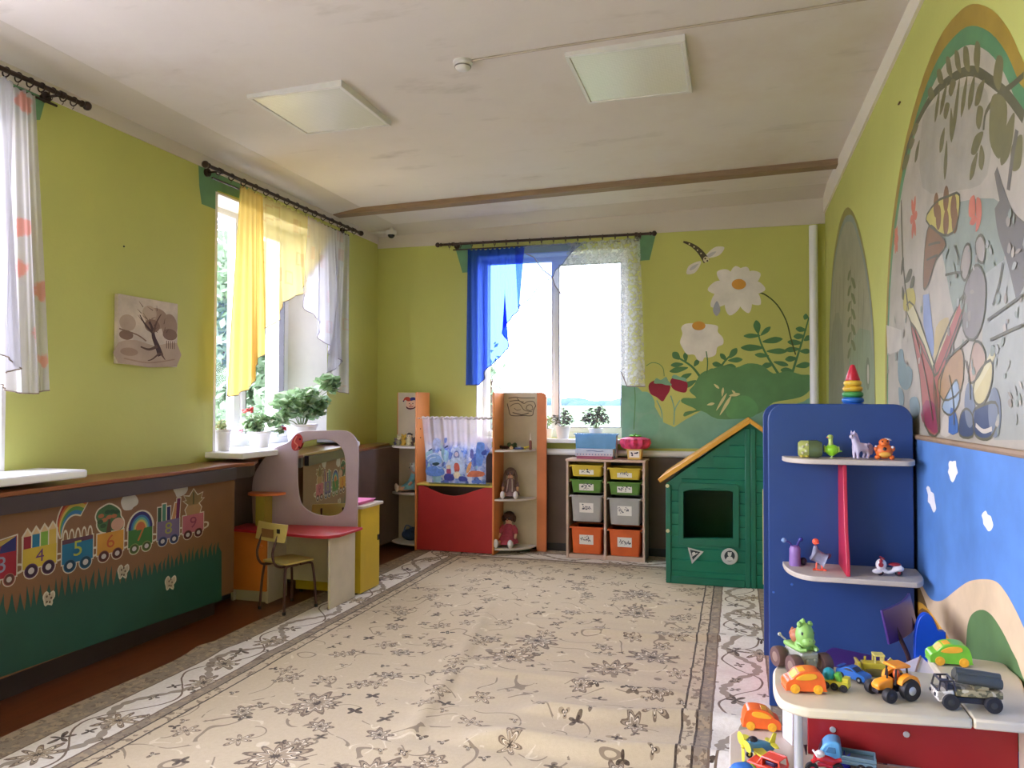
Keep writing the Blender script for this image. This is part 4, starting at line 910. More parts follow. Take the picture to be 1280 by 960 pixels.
def plant(label, name, base, r, h, clusters, n, leaf, seed, flowers=(), shape='round', mats=(0, 0, 1, 2, 3), leafm=GER, ribs=0, group=None, taper=.78):
    R = random.Random(seed); base = Vector(base); t = thing(name, label, 'potted plant', tuple(base), 0, group)
    pr = [(.001, 0), (r*taper, 0), (r*taper*1.01, .006), (r*.97, h*.86), (r*1.05, h*.88), (r*1.05, h), (r*.95, h), (r*.93, h*.88), (.001, h*.87)]
    mb = MB(); mb.lathe(pr, base, 36)
    if ribs:
        for i, v_ in enumerate(mb.v):
            k = i % 36
            if .01 < v_.z-base.z < h*.86 and k % 2: mb.v[i] = Vector((base.x+(v_.x-base.x)*.93, base.y+(v_.y-base.y)*.93, v_.z))
    mb.build('pot', POT, t)
    MB().lathe([(.001, h*.86), (r*.92, h*.86), (r*.9, h*.89), (.001, h*.9)], base, 20).build('soil', SOIL, t)
    top = base+Vector((0, 0, h*.88)); ms = MB(); mf = MB(); mf.recalc = False
    cs = []
    for (dx, dy, dz, rr) in clusters:
        c = top+Vector((dx, dy, dz)); ms.tube([top+Vector((dx*.1, dy*.1, 0)), top+Vector((dx*.45, dy*.45, dz*.65)), c], [.0045, .0035, .002], 6)
        k = max(4, int(n*rr)); pts = []
        for _ in range(k):
            v_ = Vector((R.gauss(0, 1), R.gauss(0, 1), R.gauss(0, .8))).normalized()*rr*R.uniform(.35, 1); pts.append(c+v_); 
            if R.random() < .35: ms.tube([c-Vector((0, 0, rr*.3)), c+v_], .0014, 4)
        leafcloud(mf, pts, leaf, R, mats, shape=shape)
    ms.build('stems', mat((112, 132, 80), .6, .1, name='stem_green'), t); mf.build('foliage', leafm, t, smooth=60)
    for (dx, dy, dz, c_) in flowers:
        c = top+Vector((dx, dy, dz)); mb = MB(); mb.tube([top, top+Vector((dx*.5, dy*.5, dz*.7)), c], .0018, 5, 1)
        for k in range(9):
            v_ = Vector((R.gauss(0, 1), R.gauss(0, 1), R.gauss(0, .7))).normalized()*.018; mb.ell(c+v_, (.012, .012, .008), 0, 7)
        mb.build('flower', [mat(c_, .6, .1, 20, name='flower_petal'), mat((112, 132, 80), .6, .1, name='stem_green')], t)
    return t
ZS = 1.0502
plant('small succulent in a ribbed white pot at the left end of the left windowsill', 'potted_plant', (-3.52, 4.63, ZS), .07, .15, [(.0, 0, .03, .055), (.03, -.02, .05, .04), (-.03, .03, .05, .04)], 900, .026, 1, shape='leaf', leafm=[mat_leaf(c, 'succulent_leaf') for c in ((148, 162, 98), (176, 186, 122), (122, 132, 80), (190, 162, 120))], ribs=1, taper=.86)
plant('small geranium with red and pink flowers in a white pot on the left windowsill', 'potted_geranium', (-3.50, 5.06, ZS), .085, .12, [(-.06, -.06, .10, .055), (.02, .02, .12, .06), (.07, .08, .10, .06), (.0, -.03, .06, .05), (.10, .10, .02, .04), (-.02, -.10, .06, .04)], 620, .024, 2,
      flowers=((-.06, -.09, .17, (206, 92, 84)), (-.03, -.05, .18, (190, 60, 60)), (.12, .14, .03, (190, 44, 62)), (-.06, -.14, .02, (232, 168, 176))))
plant('large bushy geranium in a white pot at the right end of the left windowsill', 'potted_geranium', (-3.42, 5.52, ZS), .125, .165, [(-.02, -.12, .13, .09), (-.04, -.22, .19, .09), (.0, .0, .15, .11), (.02, .10, .17, .10), (.02, .18, .11, .08), (-.02, -.05, .24, .09), (.03, .06, .26, .08), (.05, .22, .20, .07), (-.03, -.24, .07, .06), (.08, .30, .36, .075), (.08, .36, .33, .06), (.07, .24, .38, .06)], 430, .038, 3)
PUR = [mat(c, .5, .12, name='kalanchoe_leaf') for c in ((108, 112, 108), (140, 132, 142), (84, 88, 80), (206, 198, 204))]
ZB_ = 1.0582
def sx(u, Y=7.1): return hY(u, 520, Y).x
plant('small leafy plant half hidden behind the tall orange shelf on the back windowsill', 'potted_plant', (sx(683), 7.12, ZB_), .06, .09, [(0, 0, .07, .05), (.03, 0, .10, .04)], 500, .03, 4, leafm=[mat_leaf(c, 'pale_leaf') for c in ((140, 158, 84), (166, 176, 110), (112, 130, 70), (176, 150, 120))], shape='leaf')
plant('purple-leaved plant in a white pot at the centre bar of the back window', 'potted_plant', (sx(705), 7.05, ZB_), .068, .115, [(0, 0, .06, .065), (.055, 0, .08, .05), (-.055, .01, .08, .05), (.01, 0, .13, .05)], 800, .034, 5, leafm=PUR, shape='leaf')
plant('purple-leaved plant in a low white pot in the right half of the back window', 'potted_plant', (sx(746), 7.05, ZB_), .065, .10, [(0, 0, .09, .075), (.085, 0, .10, .055), (-.085, .01, .10, .055), (.03, 0, .17, .055), (-.04, 0, .15, .055)], 900, .038, 6, leafm=PUR, shape='leaf')

# ------------------------------------------------------------------ carpet
def mat_carpet(W, L):
    g = G('carpet_pile'); b = g.b; o = g.obj()
    M = g.m_
    sp = g.n('ShaderNodeSeparateXYZ', {'Vector': o}); nz = g.noise(o, 9, 2); nz2 = g.noise(o, 60, 2)
    wob = M('MULTIPLY', M('SUBTRACT', nz, .5), .010)
    x = M('ADD', sp.outputs[0], wob); y = M('ADD', sp.outputs[1], wob)
    dx = M('MINIMUM', x, M('SUBTRACT', W, x)); dy = M('MINIMUM', y, M('SUBTRACT', L, y)); d = M('MINIMUM', dx, dy)
    isx = M('LESS_THAN', dx, dy); v = M('ADD', M('MULTIPLY', isx, y), M('MULTIPLY', M('SUBTRACT', 1.0, isx), x))
    BEI, TAN, GRY, DRK, WHT_, MID, LGT = (lin(c) for c in ((206, 190, 160), (176, 156, 128), (150, 136, 118), (66, 54, 46), (238, 232, 222), (118, 100, 84), (232, 220, 196)))
    def band(a, lo, hi): return M('MULTIPLY', M('GREATER_THAN', a, lo), M('LESS_THAN', a, hi))
    def vec(a, b_, c=0.0): return g.n('ShaderNodeCombineXYZ', {0: a, 1: b_, 2: c}).outputs[0]
    def blooms(col, a, b_, cell, R, n, thr, off, ring=True, dark=.5, fill=None, rough=.25):
        """scattered flowers: one per cell, petals from the polar radius"""
        p = vec(M('ADD', M('DIVIDE', a, cell), off), M('ADD', M('DIVIDE', b_, cell), off*1.7))
        vo = g.n('ShaderNodeTexVoronoi', {'Vector': p, 'Scale': 1.0, 'Randomness': .75}); vo.voronoi_dimensions = '2D'
        df = g.n('ShaderNodeVectorMath', {0: p, 1: vo.outputs['Position']}); df.operation = 'SUBTRACT'
        s_ = g.n('ShaderNodeSeparateXYZ', {'Vector': df.outputs[0]}); X, Y = s_.outputs[0], s_.outputs[1]
        r = M('SQRT', M('ADD', M('MULTIPLY', X, X), M('MULTIPLY', Y, Y))); an = M('ARCTAN2', Y, X)
        rc = g.n('ShaderNodeSeparateColor', {'Color': vo.outputs['Color']})
        pet = M('ADD', 1-rough*.5, M('MULTIPLY', M('COSINE', M('ADD', M('MULTIPLY', an, float(n)), M('MULTIPLY', rc.outputs[2], 6.0))), rough))
        pet = M('ADD', pet, M('MULTIPLY', M('COSINE', M('ADD', M('MULTIPLY', an, 2.0), M('MULTIPLY', rc.outputs[1], 6.0))), .16))
        q = M('ADD', M('DIVIDE', r, M('MULTIPLY', pet, R/cell)), M('MULTIPLY', M('SUBTRACT', nz2, .5), .25))
        sel = M('GREATER_THAN', rc.outputs[0], thr)
        f = fill or GRY
        col = g.mix(M('MULTIPLY', M('LESS_THAN', q, 1.0), sel), col, g.mix(rc.outputs[1], f, TAN if ring else DRK))
        if ring:
            col = g.mix(M('MULTIPLY', band(q, .84, 1.02), sel), col, MID)
            col = g.mix(M('MULTIPLY', band(q, .50, .62), sel), col, LGT)
            col = g.mix(M('MULTIPLY', band(q, .62, .70), sel), col, DRK)
            col = g.mix(M('MULTIPLY', M('LESS_THAN', q, .2), sel), col, DRK)
        else:
            col = g.mix(M('MULTIPLY', M('LESS_THAN', q, .55), sel), col, DRK)
            col = g.mix(M('MULTIPLY', band(q, .18, .34), M('MULTIPLY', sel, M('GREATER_THAN', rc.outputs[2], .5))), col, LGT)
        return col
    col = BEI
    fx = M('ADD', x, M('MULTIPLY', M('SUBTRACT', g.noise(o, 5, 2), .5), .02))
    # thin scrolling stems: contour lines of a soft noise, broken up by another
    f1 = g.noise(o, 2.6, 1.0); fr = M('ABSOLUTE', M('SUBTRACT', M('FRACT', M('MULTIPLY', f1, 7.0)), .5))
    brk = M('GREATER_THAN', g.noise(vec(M('ADD', x, 7.3), y), 5.5, 2), .50)
    col = g.mix(M('MULTIPLY', M('MULTIPLY', M('LESS_THAN', fr, .035), brk), .75), col, MID)
    f2 = g.noise(vec(M('ADD', x, 3.1), M('ADD', y, 9.0)), 4.2, 1.0); fr2 = M('ABSOLUTE', M('SUBTRACT', M('FRACT', M('MULTIPLY', f2, 6.0)), .5))
    brk2 = M('GREATER_THAN', g.noise(vec(M('ADD', x, 1.3), M('ADD', y, 4)), 6.5, 2), .58)
    col = g.mix(M('MULTIPLY', M('MULTIPLY', M('LESS_THAN', fr2, .05), brk2), .7), col, LGT)
    col = blooms(col, x, y, .105, .022, 3, .74, 3.7, False, fill=TAN, rough=.5)
    col = blooms(col, x, y, .20, .034, 4, .62, 8.3, False, fill=TAN, rough=.4)
    col = blooms(col, x, y, .27, .050, 6, .55, 2.9, True, fill=TAN, rough=.4)
    col = blooms(col, x, y, .34, .055, 7, .45, 5.1, True)
    col = blooms(col, x, y, .66, .115, 10, .35, 1.9, True)
    # border bands measured from the edge
    bw = WHT_
    P = .66; ph = M('MULTIPLY', v, 2*PI/P); u = M('DIVIDE', M('SUBTRACT', d, .19), .25)
    c1 = M('ADD', .5, M('MULTIPLY', M('SINE', ph), .34)); leaf = M('ADD', .05, M('MULTIPLY', M('ABSOLUTE', M('SINE', M('MULTIPLY', v, 52.0))), .05))
    vine = M('LESS_THAN', M('ABSOLUTE', M('SUBTRACT', u, c1)), M('MULTIPLY', leaf, M('ADD', .55, M('MULTIPLY', nz, .9))))
    bw = g.mix(M('MULTIPLY', vine, .9), bw, GRY)
    c2 = M('ADD', .5, M('MULTIPLY', M('SINE', M('ADD', ph, 1.9)), .40)); bw = g.mix(M('LESS_THAN', M('ABSOLUTE', M('SUBTRACT', u, c2)), .022), bw, MID)
    bw = blooms(bw, x, y, .125, .026, 4, .70, 2.2, False, fill=GRY, rough=.5)
    bw = blooms(bw, x, y, .30, .085, 8, .45, 6.4, True, fill=GRY, rough=.35)
    bw = blooms(bw, x, y, .24, .045, 5, .60, 4.4, False, fill=MID, rough=.55)
    dots = M('LESS_THAN', M('ABSOLUTE', M('SUBTRACT', M('FRACT', M('MULTIPLY', v, 11.0)), .5)), .2)
    gd_ = g.mix(M('MULTIPLY', dots, M('GREATER_THAN', nz2, .5)), TAN, MID)
    br = g.mix(M('GREATER_THAN', g.noise(o, 26, 2), .56), GRY, TAN); br = g.mix(M('MULTIPLY', M('GREATER_THAN', g.noise(o, 34, 2), .60), .8), br, MID)
    bg_ = g.mix(M('MULTIPLY', M('GREATER_THAN', g.noise(o, 30, 2), .57), .8), BEI, MID)
    col = g.mix(M('LESS_THAN', d, .56), col, bg_); col = g.mix(band(d, .555, .565), col, DRK); col = g.mix(band(d, .495, .505), col, DRK)
    col = g.mix(M('LESS_THAN', d, .495), col, br); col = g.mix(band(d, .436, .446), col, MID)
    col = g.mix(M('LESS_THAN', d, .436), col, bw); col = g.mix(M('LESS_THAN', d, .19), col, MID); col = g.mix(M('LESS_THAN', d, .18), col, br)
    col = g.mix(M('LESS_THAN', d, .055), col, gd_)
    col = g.mix(M('MULTIPLY', g.ramp(nz2, .35, .75), .22), col, TAN)
    g.set(b.inputs['Base Color'], col); b.inputs['Roughness'].default_value = .95; b.inputs['Specular IOR Level'].default_value = .1
    b.inputs['Sheen Weight'].default_value = .15
    g.bump(g.noise(o, 240, 3, .7), .5, .006)
    return g.m
CX0, CX1, CY0, CY1 = -2.93, .33, .4, 7.02
RIDGE = [((-.95, 3.32), (.33, 3.46), .050, .05), ((-1.1, 2.97), (.33, 3.07), .055, .055), ((-1.45, 3.78), (-.15, 3.68), .02, .05), ((-.95, 4.55), (.33, 4.7), .022, .05), ((-1.62, 5.1), (-1.40, 3.75), .018, .04), ((-1.40, 3.75), (-1.28, 2.9), .018, .04), ((-1.2, 2.5), (.3, 2.6), .018, .06), ((-.9, 5.3), (.1, 5.35), .010, .05)]
def ridge(x, y):
    z = 0
    for a, b, h, w_ in RIDGE:
        ax, ay = a; bx, by = b; L2 = (bx-ax)**2+(by-ay)**2; t = max(0, min(1, ((x-ax)*(bx-ax)+(y-ay)*(by-ay))/L2)); dd = math.hypot(x-ax-t*(bx-ax), y-ay-t*(by-ay)+.02*math.sin(x*9))
        near = (y < ay+t*(by-ay)) if abs(bx-ax) > abs(by-ay) else (x > ax+t*(bx-ax)); e = min(1, 4*t*(1-t)*2+.15); z += h*e*math.exp(-(dd/(w_*(.62 if near else 1.7)))**2)
    g_ = max(0, min(1, (x+1.9)/.6))*max(0, min(1, (5.6-y)/.8)); z += g_*(.0035*math.sin(2*PI*y/.21+1.6*math.sin(2.3*x)+x)+.0025*math.sin(2*PI*y/.37+2*math.sin(1.7*x+1)))+.004*g_
    return z
NX, NY = 110, 420; vs = []; fs = []
for j in range(NY+1):
    for i in range(NX+1):
        x = CX0+(CX1-CX0)*i/NX; y = CY0+(CY1-CY0)*j/NY
        ew = .012*math.sin(y*4.1)+.02*math.exp(-((y-3.66)/.12)**2)*-1
        k = max(0, 1-(x-CX0)/.7); z = .012+ridge(x, y)*(1 if y < 5.6 else 0)+.0015*math.sin(x*7+y*3)
        if x < -2.3: z += .012*math.exp(-((y-3.66)/.1)**2)*min(1, k*1.6)
        if i == 0 or i == NX or j == 0 or j == NY: z = .001
        vs.append((x+ew*k, y, z))
for j in range(NY):
    for i in range(NX): a = j*(NX+1)+i; fs.append((a, a+1, a+NX+2, a+NX+1))
mb = MB(); mb.recalc = False; mb.add([(p[0]-CX0, p[1]-CY0, p[2]) for p in vs], fs); o_ = mb.build('carpet', mat_carpet(CX1-CX0, CY1-CY0), None, smooth=180)
o_.location = (CX0, CY0, 0); tag(o_, 'large beige floral carpet with a white scrolled border on the brown floor', 'carpet')
ZC = .0135
# ------------------------------------------------------------------ play vanity with mirror, chair, yellow cabinet
BEIGE = mat((196, 184, 162), .5, .05, 6, name='beige_laminate'); BEIG2 = mat((206, 196, 176), .5, .05, 6, name='pale_beige_laminate')
REDT = mat((182, 36, 52), .35, .05, 5, name='red_laminate'); ORGL = mat((214, 124, 48), .4, .05, 5, name='orange_laminate'); LIL = mat((176, 158, 170), .45, .04, 5, name='lilac_laminate')
YELL = mat((206, 176, 48), .4, .05, 5, name='yellow_laminate'); PINK = mat((222, 108, 164), .5, .05, 6, name='pink_pad')
MIR = mat((236, 238, 236), .015, .0, 5, metal=1.0, name='mirror_silver')
YM = 4.88
t = thing('play_vanity', 'child-size lilac play vanity with oval mirror, red top and orange cupboard by the left wall', 'play vanity', (-3.0, 4.75, 0))
VA = math.radians(6); VN = Vector((math.sin(VA), -math.cos(VA), 0))
def vy(u, v, y=YM): return hit(u, v, Vector((-3.0, YM, 0)) - VN*(y-YM), VN)
def vb(x, d=.002): return YM + (x+3.0)*math.tan(VA) - d
out_px = spl([(316.5, 662), (315, 630), (315.5, 602), (321, 586), (331, 572), (340, 562), (350, 557), (360, 553), (366, 546), (376, 539.5), (400, 538.3), (428, 538), (438, 541), (445, 549), (447.5, 560), (447, 610), (446, 662)], 4, False)
hole_px = spl([(374, 557), (383, 551.5), (397, 549), (413, 550), (424, 556), (431, 570), (432.5, 600), (432, 628), (427, 640), (414, 645), (396, 643), (383, 637), (375, 627), (371.5, 605), (371.5, 575)], 4)
def radial(poly, c, angs):
    res = []
    for a in angs:
        dx, dy = math.cos(a), math.sin(a); best = None; n = len(poly)
        for i in range(n):
            (x1, y1), (x2, y2) = poly[i], poly[(i+1) % n]; ex, ey = x2-x1, y2-y1; den = dx*ey-dy*ex
            if abs(den) < 1e-9: continue
            tt = ((x1-c[0])*ey-(y1-c[1])*ex)/den; ss = ((x1-c[0])*dy-(y1-c[1])*dx)/den
            if tt > 0 and -1e-6 <= ss <= 1+1e-6: best = tt if best is None else max(best, tt)
        res.append((c[0]+dx*best, c[1]+dy*best))
    return res
cc = (402, 598); an = sorted([2*PI*i/80 for i in range(80)] + [math.atan2(662-598, 316.5-402) % (2*PI), math.atan2(662-598, 446-402) % (2*PI)])
o3 = [vy(*q) for q in radial(out_px, cc, an)]; i3 = [vy(*q) for q in radial(hole_px, cc, an)]
MB().plate(o3, i3, -VN*.018).build('mirror_panel', LIL, t, bevel=.003)
big_h = [(cc[0]+(q[0]-cc[0])*1.05, cc[1]+(q[1]-cc[1])*1.05) for q in radial(hole_px, cc, an)]
MB().prism([vy(*q, YM+.010) for q in [(cc[0]+(a-cc[0])*.995, cc[1]+(b-cc[1])*.995) for a, b in radial(hole_px, cc, an)]], -VN*.004).build('mirror', MIR, t, smooth=0)
MB().prism([vy(*q, YM+.0185) for q in big_h], -VN*.004).build('mirror_backing', BEIGE, t, smooth=0)
rp = Paint(lambda u, v, off: vy(u, v, YM-.004-off)); RED_ = PM((176, 40, 44), 'ladybird_red')
MB().prism([vy(371.5+6.6*math.cos(a)-2*math.sin(a), 553+10.5*math.sin(a), YM) for a in [2*PI*k/24 for k in range(24)]], VN*.006).build('red_ornament', mat((172, 44, 44), .4, .1, 20, name='ornament_red'), t)
rp2 = Paint(lambda u, v, off: vy(u, v, YM-.0064-off)); rp2.line([(371, 545), (368, 552), (372, 557), (369, 562)], 1.6, PM((206, 120, 104), 'ornament_pink')); rp2.dot((375, 549), 1.4, PM((84, 24, 28), 'ornament_dark')); rp2.dot((374, 559), 1.4, PM((84, 24, 28), 'ornament_dark')); rp2.build('ornament_markings', None, None, t)
z0 = .49
MB().prism([(-3.44, 4.60, z0), (-2.70, 4.51, z0), (-2.60, 4.53, z0), (-2.555, 4.60, z0), (-2.55, vb(-2.55), z0), (-3.44, vb(-3.44), z0)], (0, 0, .02)).build('tabletop', REDT, t, bevel=.004)
mb = MB(); mb.bb(-3.42, -3.40, 4.63, vb(-3.42), .0, z0); mb.bb(-3.14, -3.12, 4.63, vb(-3.14), 0, z0); mb.bb(-3.4, -3.14, vb(-3.4)-.014, vb(-3.4), .02, z0); mb.bb(-3.4, -3.14, 4.66, 4.675, .0, .085); mb.build('cupboard', BEIGE, t, bevel=.002)
dr = MB().bb(-3.415, -3.125, 4.612, 4.628, .085, z0-.004).build('cupboard_door', ORGL, t, bevel=.002)
MB().lathe([(.001, 0), (.007, 0), (.006, .01), (.010, .016), (.006, .022), (.001, .023)], (-3.16, 4.612, .4), 12, 0, RX(PI/2)).build('knob', ORGL, dr)
MB().bb(-2.625, -2.605, 4.575, vb(-2.625), .0135, z0).build('side_panel', BEIG2, t, bevel=.002)
MB().bb(-3.12, -2.625, vb(-3.12)-.014, vb(-3.12), .12, z0).build('back_panel', BEIGE, t, bevel=.002)
hs = [(315.5, 614), (357.5, 614)]; a = vy(*hs[0]); b = vy(*hs[1]); xm, rr = (a.x+b.x)/2, (b.x-a.x)/2
MB().prism([(xm+rr*math.cos(q), vb(xm+rr*math.cos(q), .0)-.14*abs(math.sin(q))**.8, a.z) for q in [PI*k/20 for k in range(21)]], (0, 0, -.018)).build('half_round_shelf', mat((214, 118, 62), .4, .05, 5, name='orange_shelf'), t, bevel=.003)
q0, q1 = vy(330, 622), vy(340.5, 656); MB().prism([(q0.x, vb(q0.x), .511), (q1.x, vb(q1.x), .511), (q1.x, vb(q1.x), a.z-.018), (q0.x, vb(q0.x), a.z-.018)], (0, -.10, 0)).build('shelf_support', mat((170, 156, 62), .45, .05, 5, name='olive_support'), t, bevel=.002)
# yellow cabinet behind
t = thing('toy_cabinet', 'low yellow cabinet with beige top standing behind the lilac play vanity', 'cabinet', (-2.85, 5.12, 0))
MB().bb(-3.13, -2.60, 4.99, 5.29, 0.02, .628).build('carcass', YELL, t, bevel=.002)
MB().bb(-3.14, -2.575, 4.975, 5.305, .628, .648).build('top', BEIG2, t, bevel=.003)
mb = MB(); 
for x in (-2.64, -3.09):
    for y in (5.0, 5.26): mb.cyl((x, y, 0), (x, y, .02), .014)
mb.build('foot', BLACK, t)
MB().bb(-2.6, -2.594, 5.255, 5.285, .36, .40).build('hinge_cap', BLACK, t)
t = thing('pink_pad', 'flat pink pad lying on the low yellow cabinet', 'pad', (-2.77, 5.1, .6485))
MB().bb(-2.98, -2.63, 5.0, 5.26, .6485, .668).build('pad', PINK, t, bevel=.006); MB().bb(-2.99, -2.62, 4.995, 5.265, .668, .672).build('cover', mat((228, 132, 180), .5, .05, 6, name='pink_cover'), t, bevel=.0015)

def kid_chair(label, loc, rz, seatm, backm, framem, hs=.33, w_=.27, d_=.26, group=None, tagm=None):
    t = thing('child_chair', label, 'chair', loc, rz, group); L = LB(t)
    o = [(x*w_/2, y*d_/2) for x, y in ((-.9, 1), (.9, 1), (1, .9), (1, -.9), (.9, -1), (-.9, -1), (-1, -.9), (-1, .9))]
    mb = LB(t); mb.prism([(x, y, hs) for x, y in o], (0, 0, .012)); mb.build('seat', seatm, t, bevel=.003)
    r = .0085
    for s_ in (-1, 1):
        x = s_*w_*.46
        for yy, nm in ((d_*.46, 1), (-d_*.46, -1)):
            mb = LB(t); pts = spl([(x*1.12, yy*1.18, .002), (x*1.06, yy*1.12, hs*.5), (x, yy*1.02, hs-.05), (x*.98, yy*.85, hs-.012), (x*.97, yy*.1, hs-.010)], 4, False); mb.tube(pts, r, 8)
            lg = mb.build('leg', framem, t); mb = LB(t); mb.cyl((x*1.12, yy*1.18, 0), (x*1.115, yy*1.175, .02), r*1.35, r*1.3, 8); mb.build('rubber_foot', BLACK, lg)
        mb = LB(t); xb = s_*w_*.33
        mb.tube(spl([(xb, d_*.1, hs-.014), (xb, -d_*.5, hs-.013), (xb, -d_*.72, hs+.02), (xb, -d_*.78, hs+.09), (xb, -d_*.66, hs+.17), (xb, -d_*.55, hs+.235)], 4, False), r*.95, 8); mb.build('back_tube', framem, t)
    n = 9; bw, bh, z1 = w_*.62, .115, hs+.155; pf = []; pk = []
    for k in range(n):
        x = -bw+2*bw*k/(n-1); yv = -d_*.60 - .016*(1-(x/bw)**2); pf.append((x, yv)); 
    mb = LB(t); th = .009
    vs = []; 
    for zz, dy in ((z1, -.012), (z1+bh, .012)):
        for x, y in pf: vs.append((x, y+dy+.012, zz))
        for x, y in pf: vs.append((x, y+dy+.012-th, zz))
    fs = []
    for k in range(n-1):
        fs += [(k, k+1, 2*n+k+1, 2*n+k), (n+k+1, n+k, 3*n+k, 3*n+k+1), (k+1, k, n+k, n+k+1), (2*n+k, 2*n+k+1, 3*n+k+1, 3*n+k)]
    fs += [(0, 2*n, 3*n, n), (n-1, 2*n-1, 4*n-1, 3*n-1)]
    mb.add(vs, fs); bk = mb.build('backrest', backm, t, bevel=.003)
    if tagm:
        mb = LB(t); mb.box((bw*.62, -d_*.62-.007, z1+.072), (.026, .006, .028)); mb.build('number_tag', tagm, t)
        mb = LB(t); mb.box((0, -d_*.665-.0095, z1+.052), (.12, .004, .056)); mb.build('back_rectangle', mat((140, 100, 60), .4, .06, name='brown_rectangle'), t)  # flat darker brown rectangle laid on the backrest
    return t
PLY = mat((198, 180, 106), .4, .08, 4, name='varnished_ply'); TUBE = mat((78, 46, 38), .4, .08, 10, name='brown_tube')
kid_chair('small wooden child chair with brown tube legs standing at the lilac play vanity', (-2.90, 4.535, .0135), math.radians(-20), PLY, PLY, TUBE, hs=.315, w_=.25, d_=.24, tagm=BLACK)

# ------------------------------------------------------------------ puppet theatre with shelf ends
ORG = mat((222, 142, 82), .4, .05, 5, name='orange_board'); SHLF = mat((212, 206, 204), .4, .04, 5, name='white_shelf_edge'); REDP = mat((184, 52, 56), .4, .05, 4, name='red_theatre_panel')
YST = mat((214, 196, 92), .4, .05, 5, name='yellow_stage'); 
t = thing('puppet_theatre', 'orange and red puppet theatre with tall rounded shelf wings against the back wall', 'puppet theatre', (-2.5, 6.8, 0))
FY, BY = 6.62, 6.93; xl, xm2 = -2.885, -2.125; zb = .0135
def rboard(x, y0, y1, z0, z1, th=.018): return MB().bb(x-th/2, x+th/2, y0, y1, z0, z1)
rboard(xl, FY, BY, zb, 1.49).build('side_board', ORG, t, bevel=.004); rboard(xm2, FY, BY, zb, 1.49).build('side_board', ORG, t, bevel=.004)
wave = spl([hY(480+a/4, 470+b/4, FY+.012) for a, b in ((172, 545), (200, 550), (228, 562), (262, 578), (300, 592), (345, 600), (390, 594), (440, 578), (490, 563), (520, 557), (548, 555))], 4, False)
xs0, xs1 = xl+.0095, xm2-.0095
pts = [(xs0, FY+.012, zb+.008), (xs1, FY+.012, zb+.008)] + [(min(max(p[0], xs0), xs1), FY+.012, p[2]) for p in reversed(wave)]
MB().prism(pts, (0, .016, 0)).build('front_panel', REDP, t, bevel=.002)
zs = hY(560, 608, FY).z
MB().bb(xs0, xs1, FY+.005, BY-.05, zs, zs+.018).build('stage_shelf', YST, t, bevel=.003)
MB().bb(xs0, xs1, FY+.06, BY-.06, .3, .315).build('inner_shelf', BEIGE, t)
MB().bb(xs0+.12, xs1-.04, FY+.01, FY+.05, zs+.019, zs+.032).build('stage_strip', mat((128, 140, 92), .5, .05, name='grey_green_strip'), t)
MB().tube([(xl+.01, FY+.01, 1.247), (xl+.4, FY+.008, 1.242), (xm2-.01, FY+.01, 1.247)], .003, 6).build('string', SHLF, t)
MB().bb(-3.205, xl-.01, BY-.018, BY, .055, 1.49).build('back_board', BEIGE, t, bevel=.002); MB().bb(-3.212, -3.204, BY-.02, BY+.001, .055, 1.49).build('edge_strip', ORG, t)
MB().bb(xm2+.01, -1.79, BY-.018, BY, .055, 1.49).build('back_board', BEIGE, t, bevel=.002)
mb = MB(); mb.prism([(-1.792, BY-.02, zb), (-1.70, BY-.02, zb), (-1.70, BY-.02, 1.44), (-1.712, BY-.02, 1.475), (-1.74, BY-.02, 1.49), (-1.792, BY-.02, 1.49)], (0, .03, 0)); mb.build('end_board', mat((216, 128, 78), .4, .05, 5, name='orange_end_board'), t, bevel=.003)
def wing(x0, x1, z):
    n = 14; pts = [(x0, BY-.018, z)] + [(x0+(x1-x0)*math.sin(PI/2*k/n), BY-.018-(BY-.03-FY)*math.cos(PI/2*k/n), z) for k in range(n+1)]
    return MB().prism(pts, (0, 0, -.018)).build('shelf', SHLF, t, bevel=.003)
SL = [.975, .535, .068]; SR = [.962, .517, .072]
for z in SL: wing(xl-.0095, -3.245, z)
for z in SR: wing(xm2+.0095, -1.80, z)
MB().bb(-3.1, xl-.02, BY-.06, BY-.03, zb, .05).build('plinth', BEIGE, t); MB().bb(xm2+.02, -1.85, BY-.06, BY-.03, zb, .055).build('plinth', mat((70, 96, 84), .5, name='dark_green_plinth'), t)
for px in ((524, 523), (525.5, 536), (525.5, 547)): 
    q = hX(*px, xl+.0095); MB().ell(q, (.006, .008, .008), 0, 8).build('wooden_peg', mat((120, 74, 40), .5, name='peg_brown'), t)
# printed sketch and jester badge
jp = Paint(lambda u, v, off: hY(u, v, BY-.0186-off)); zj = lambda a, b: (480+a/8, 480+b/8)
J = lambda *p: [zj(*q) for q in p]
jp.poly(J((222, 190), (240, 165), (300, 165), (318, 195), (312, 235), (270, 254), (228, 240)), PM((226, 186, 160), 'badge_skin'), 3)
jp.poly(J((192, 168), (205, 140), (232, 128), (262, 140), (266, 168), (235, 172), (215, 158), (200, 172)), PM((176, 62, 40), 'badge_red'), 2); jp.poly(J((262, 142), (290, 132), (322, 144), (336, 186), (322, 176), (306, 160), (268, 170)), PM((44, 44, 116), 'badge_blue'), 2)
jp.poly(J((222, 222), (240, 236), (268, 240), (300, 234), (316, 218), (312, 240), (268, 256), (228, 246)), PM((88, 40, 50), 'badge_dark'), 2); jp.dot(zj(195, 172), .9, PM((60, 40, 90), 'badge_violet')); jp.dot(zj(336, 190), .9, PM((150, 40, 60), 'badge_crimson'))
for c in ((254, 196), (288, 196)): jp.dot(zj(*c), .7, PM((70, 50, 50), 'badge_eye'))
jp.dot(zj(270, 210), .8, PM((190, 60, 50), 'badge_nose')); jp.line(J((248, 220), (270, 230), (296, 220)), .8, PM((150, 50, 50), 'badge_mouth'))
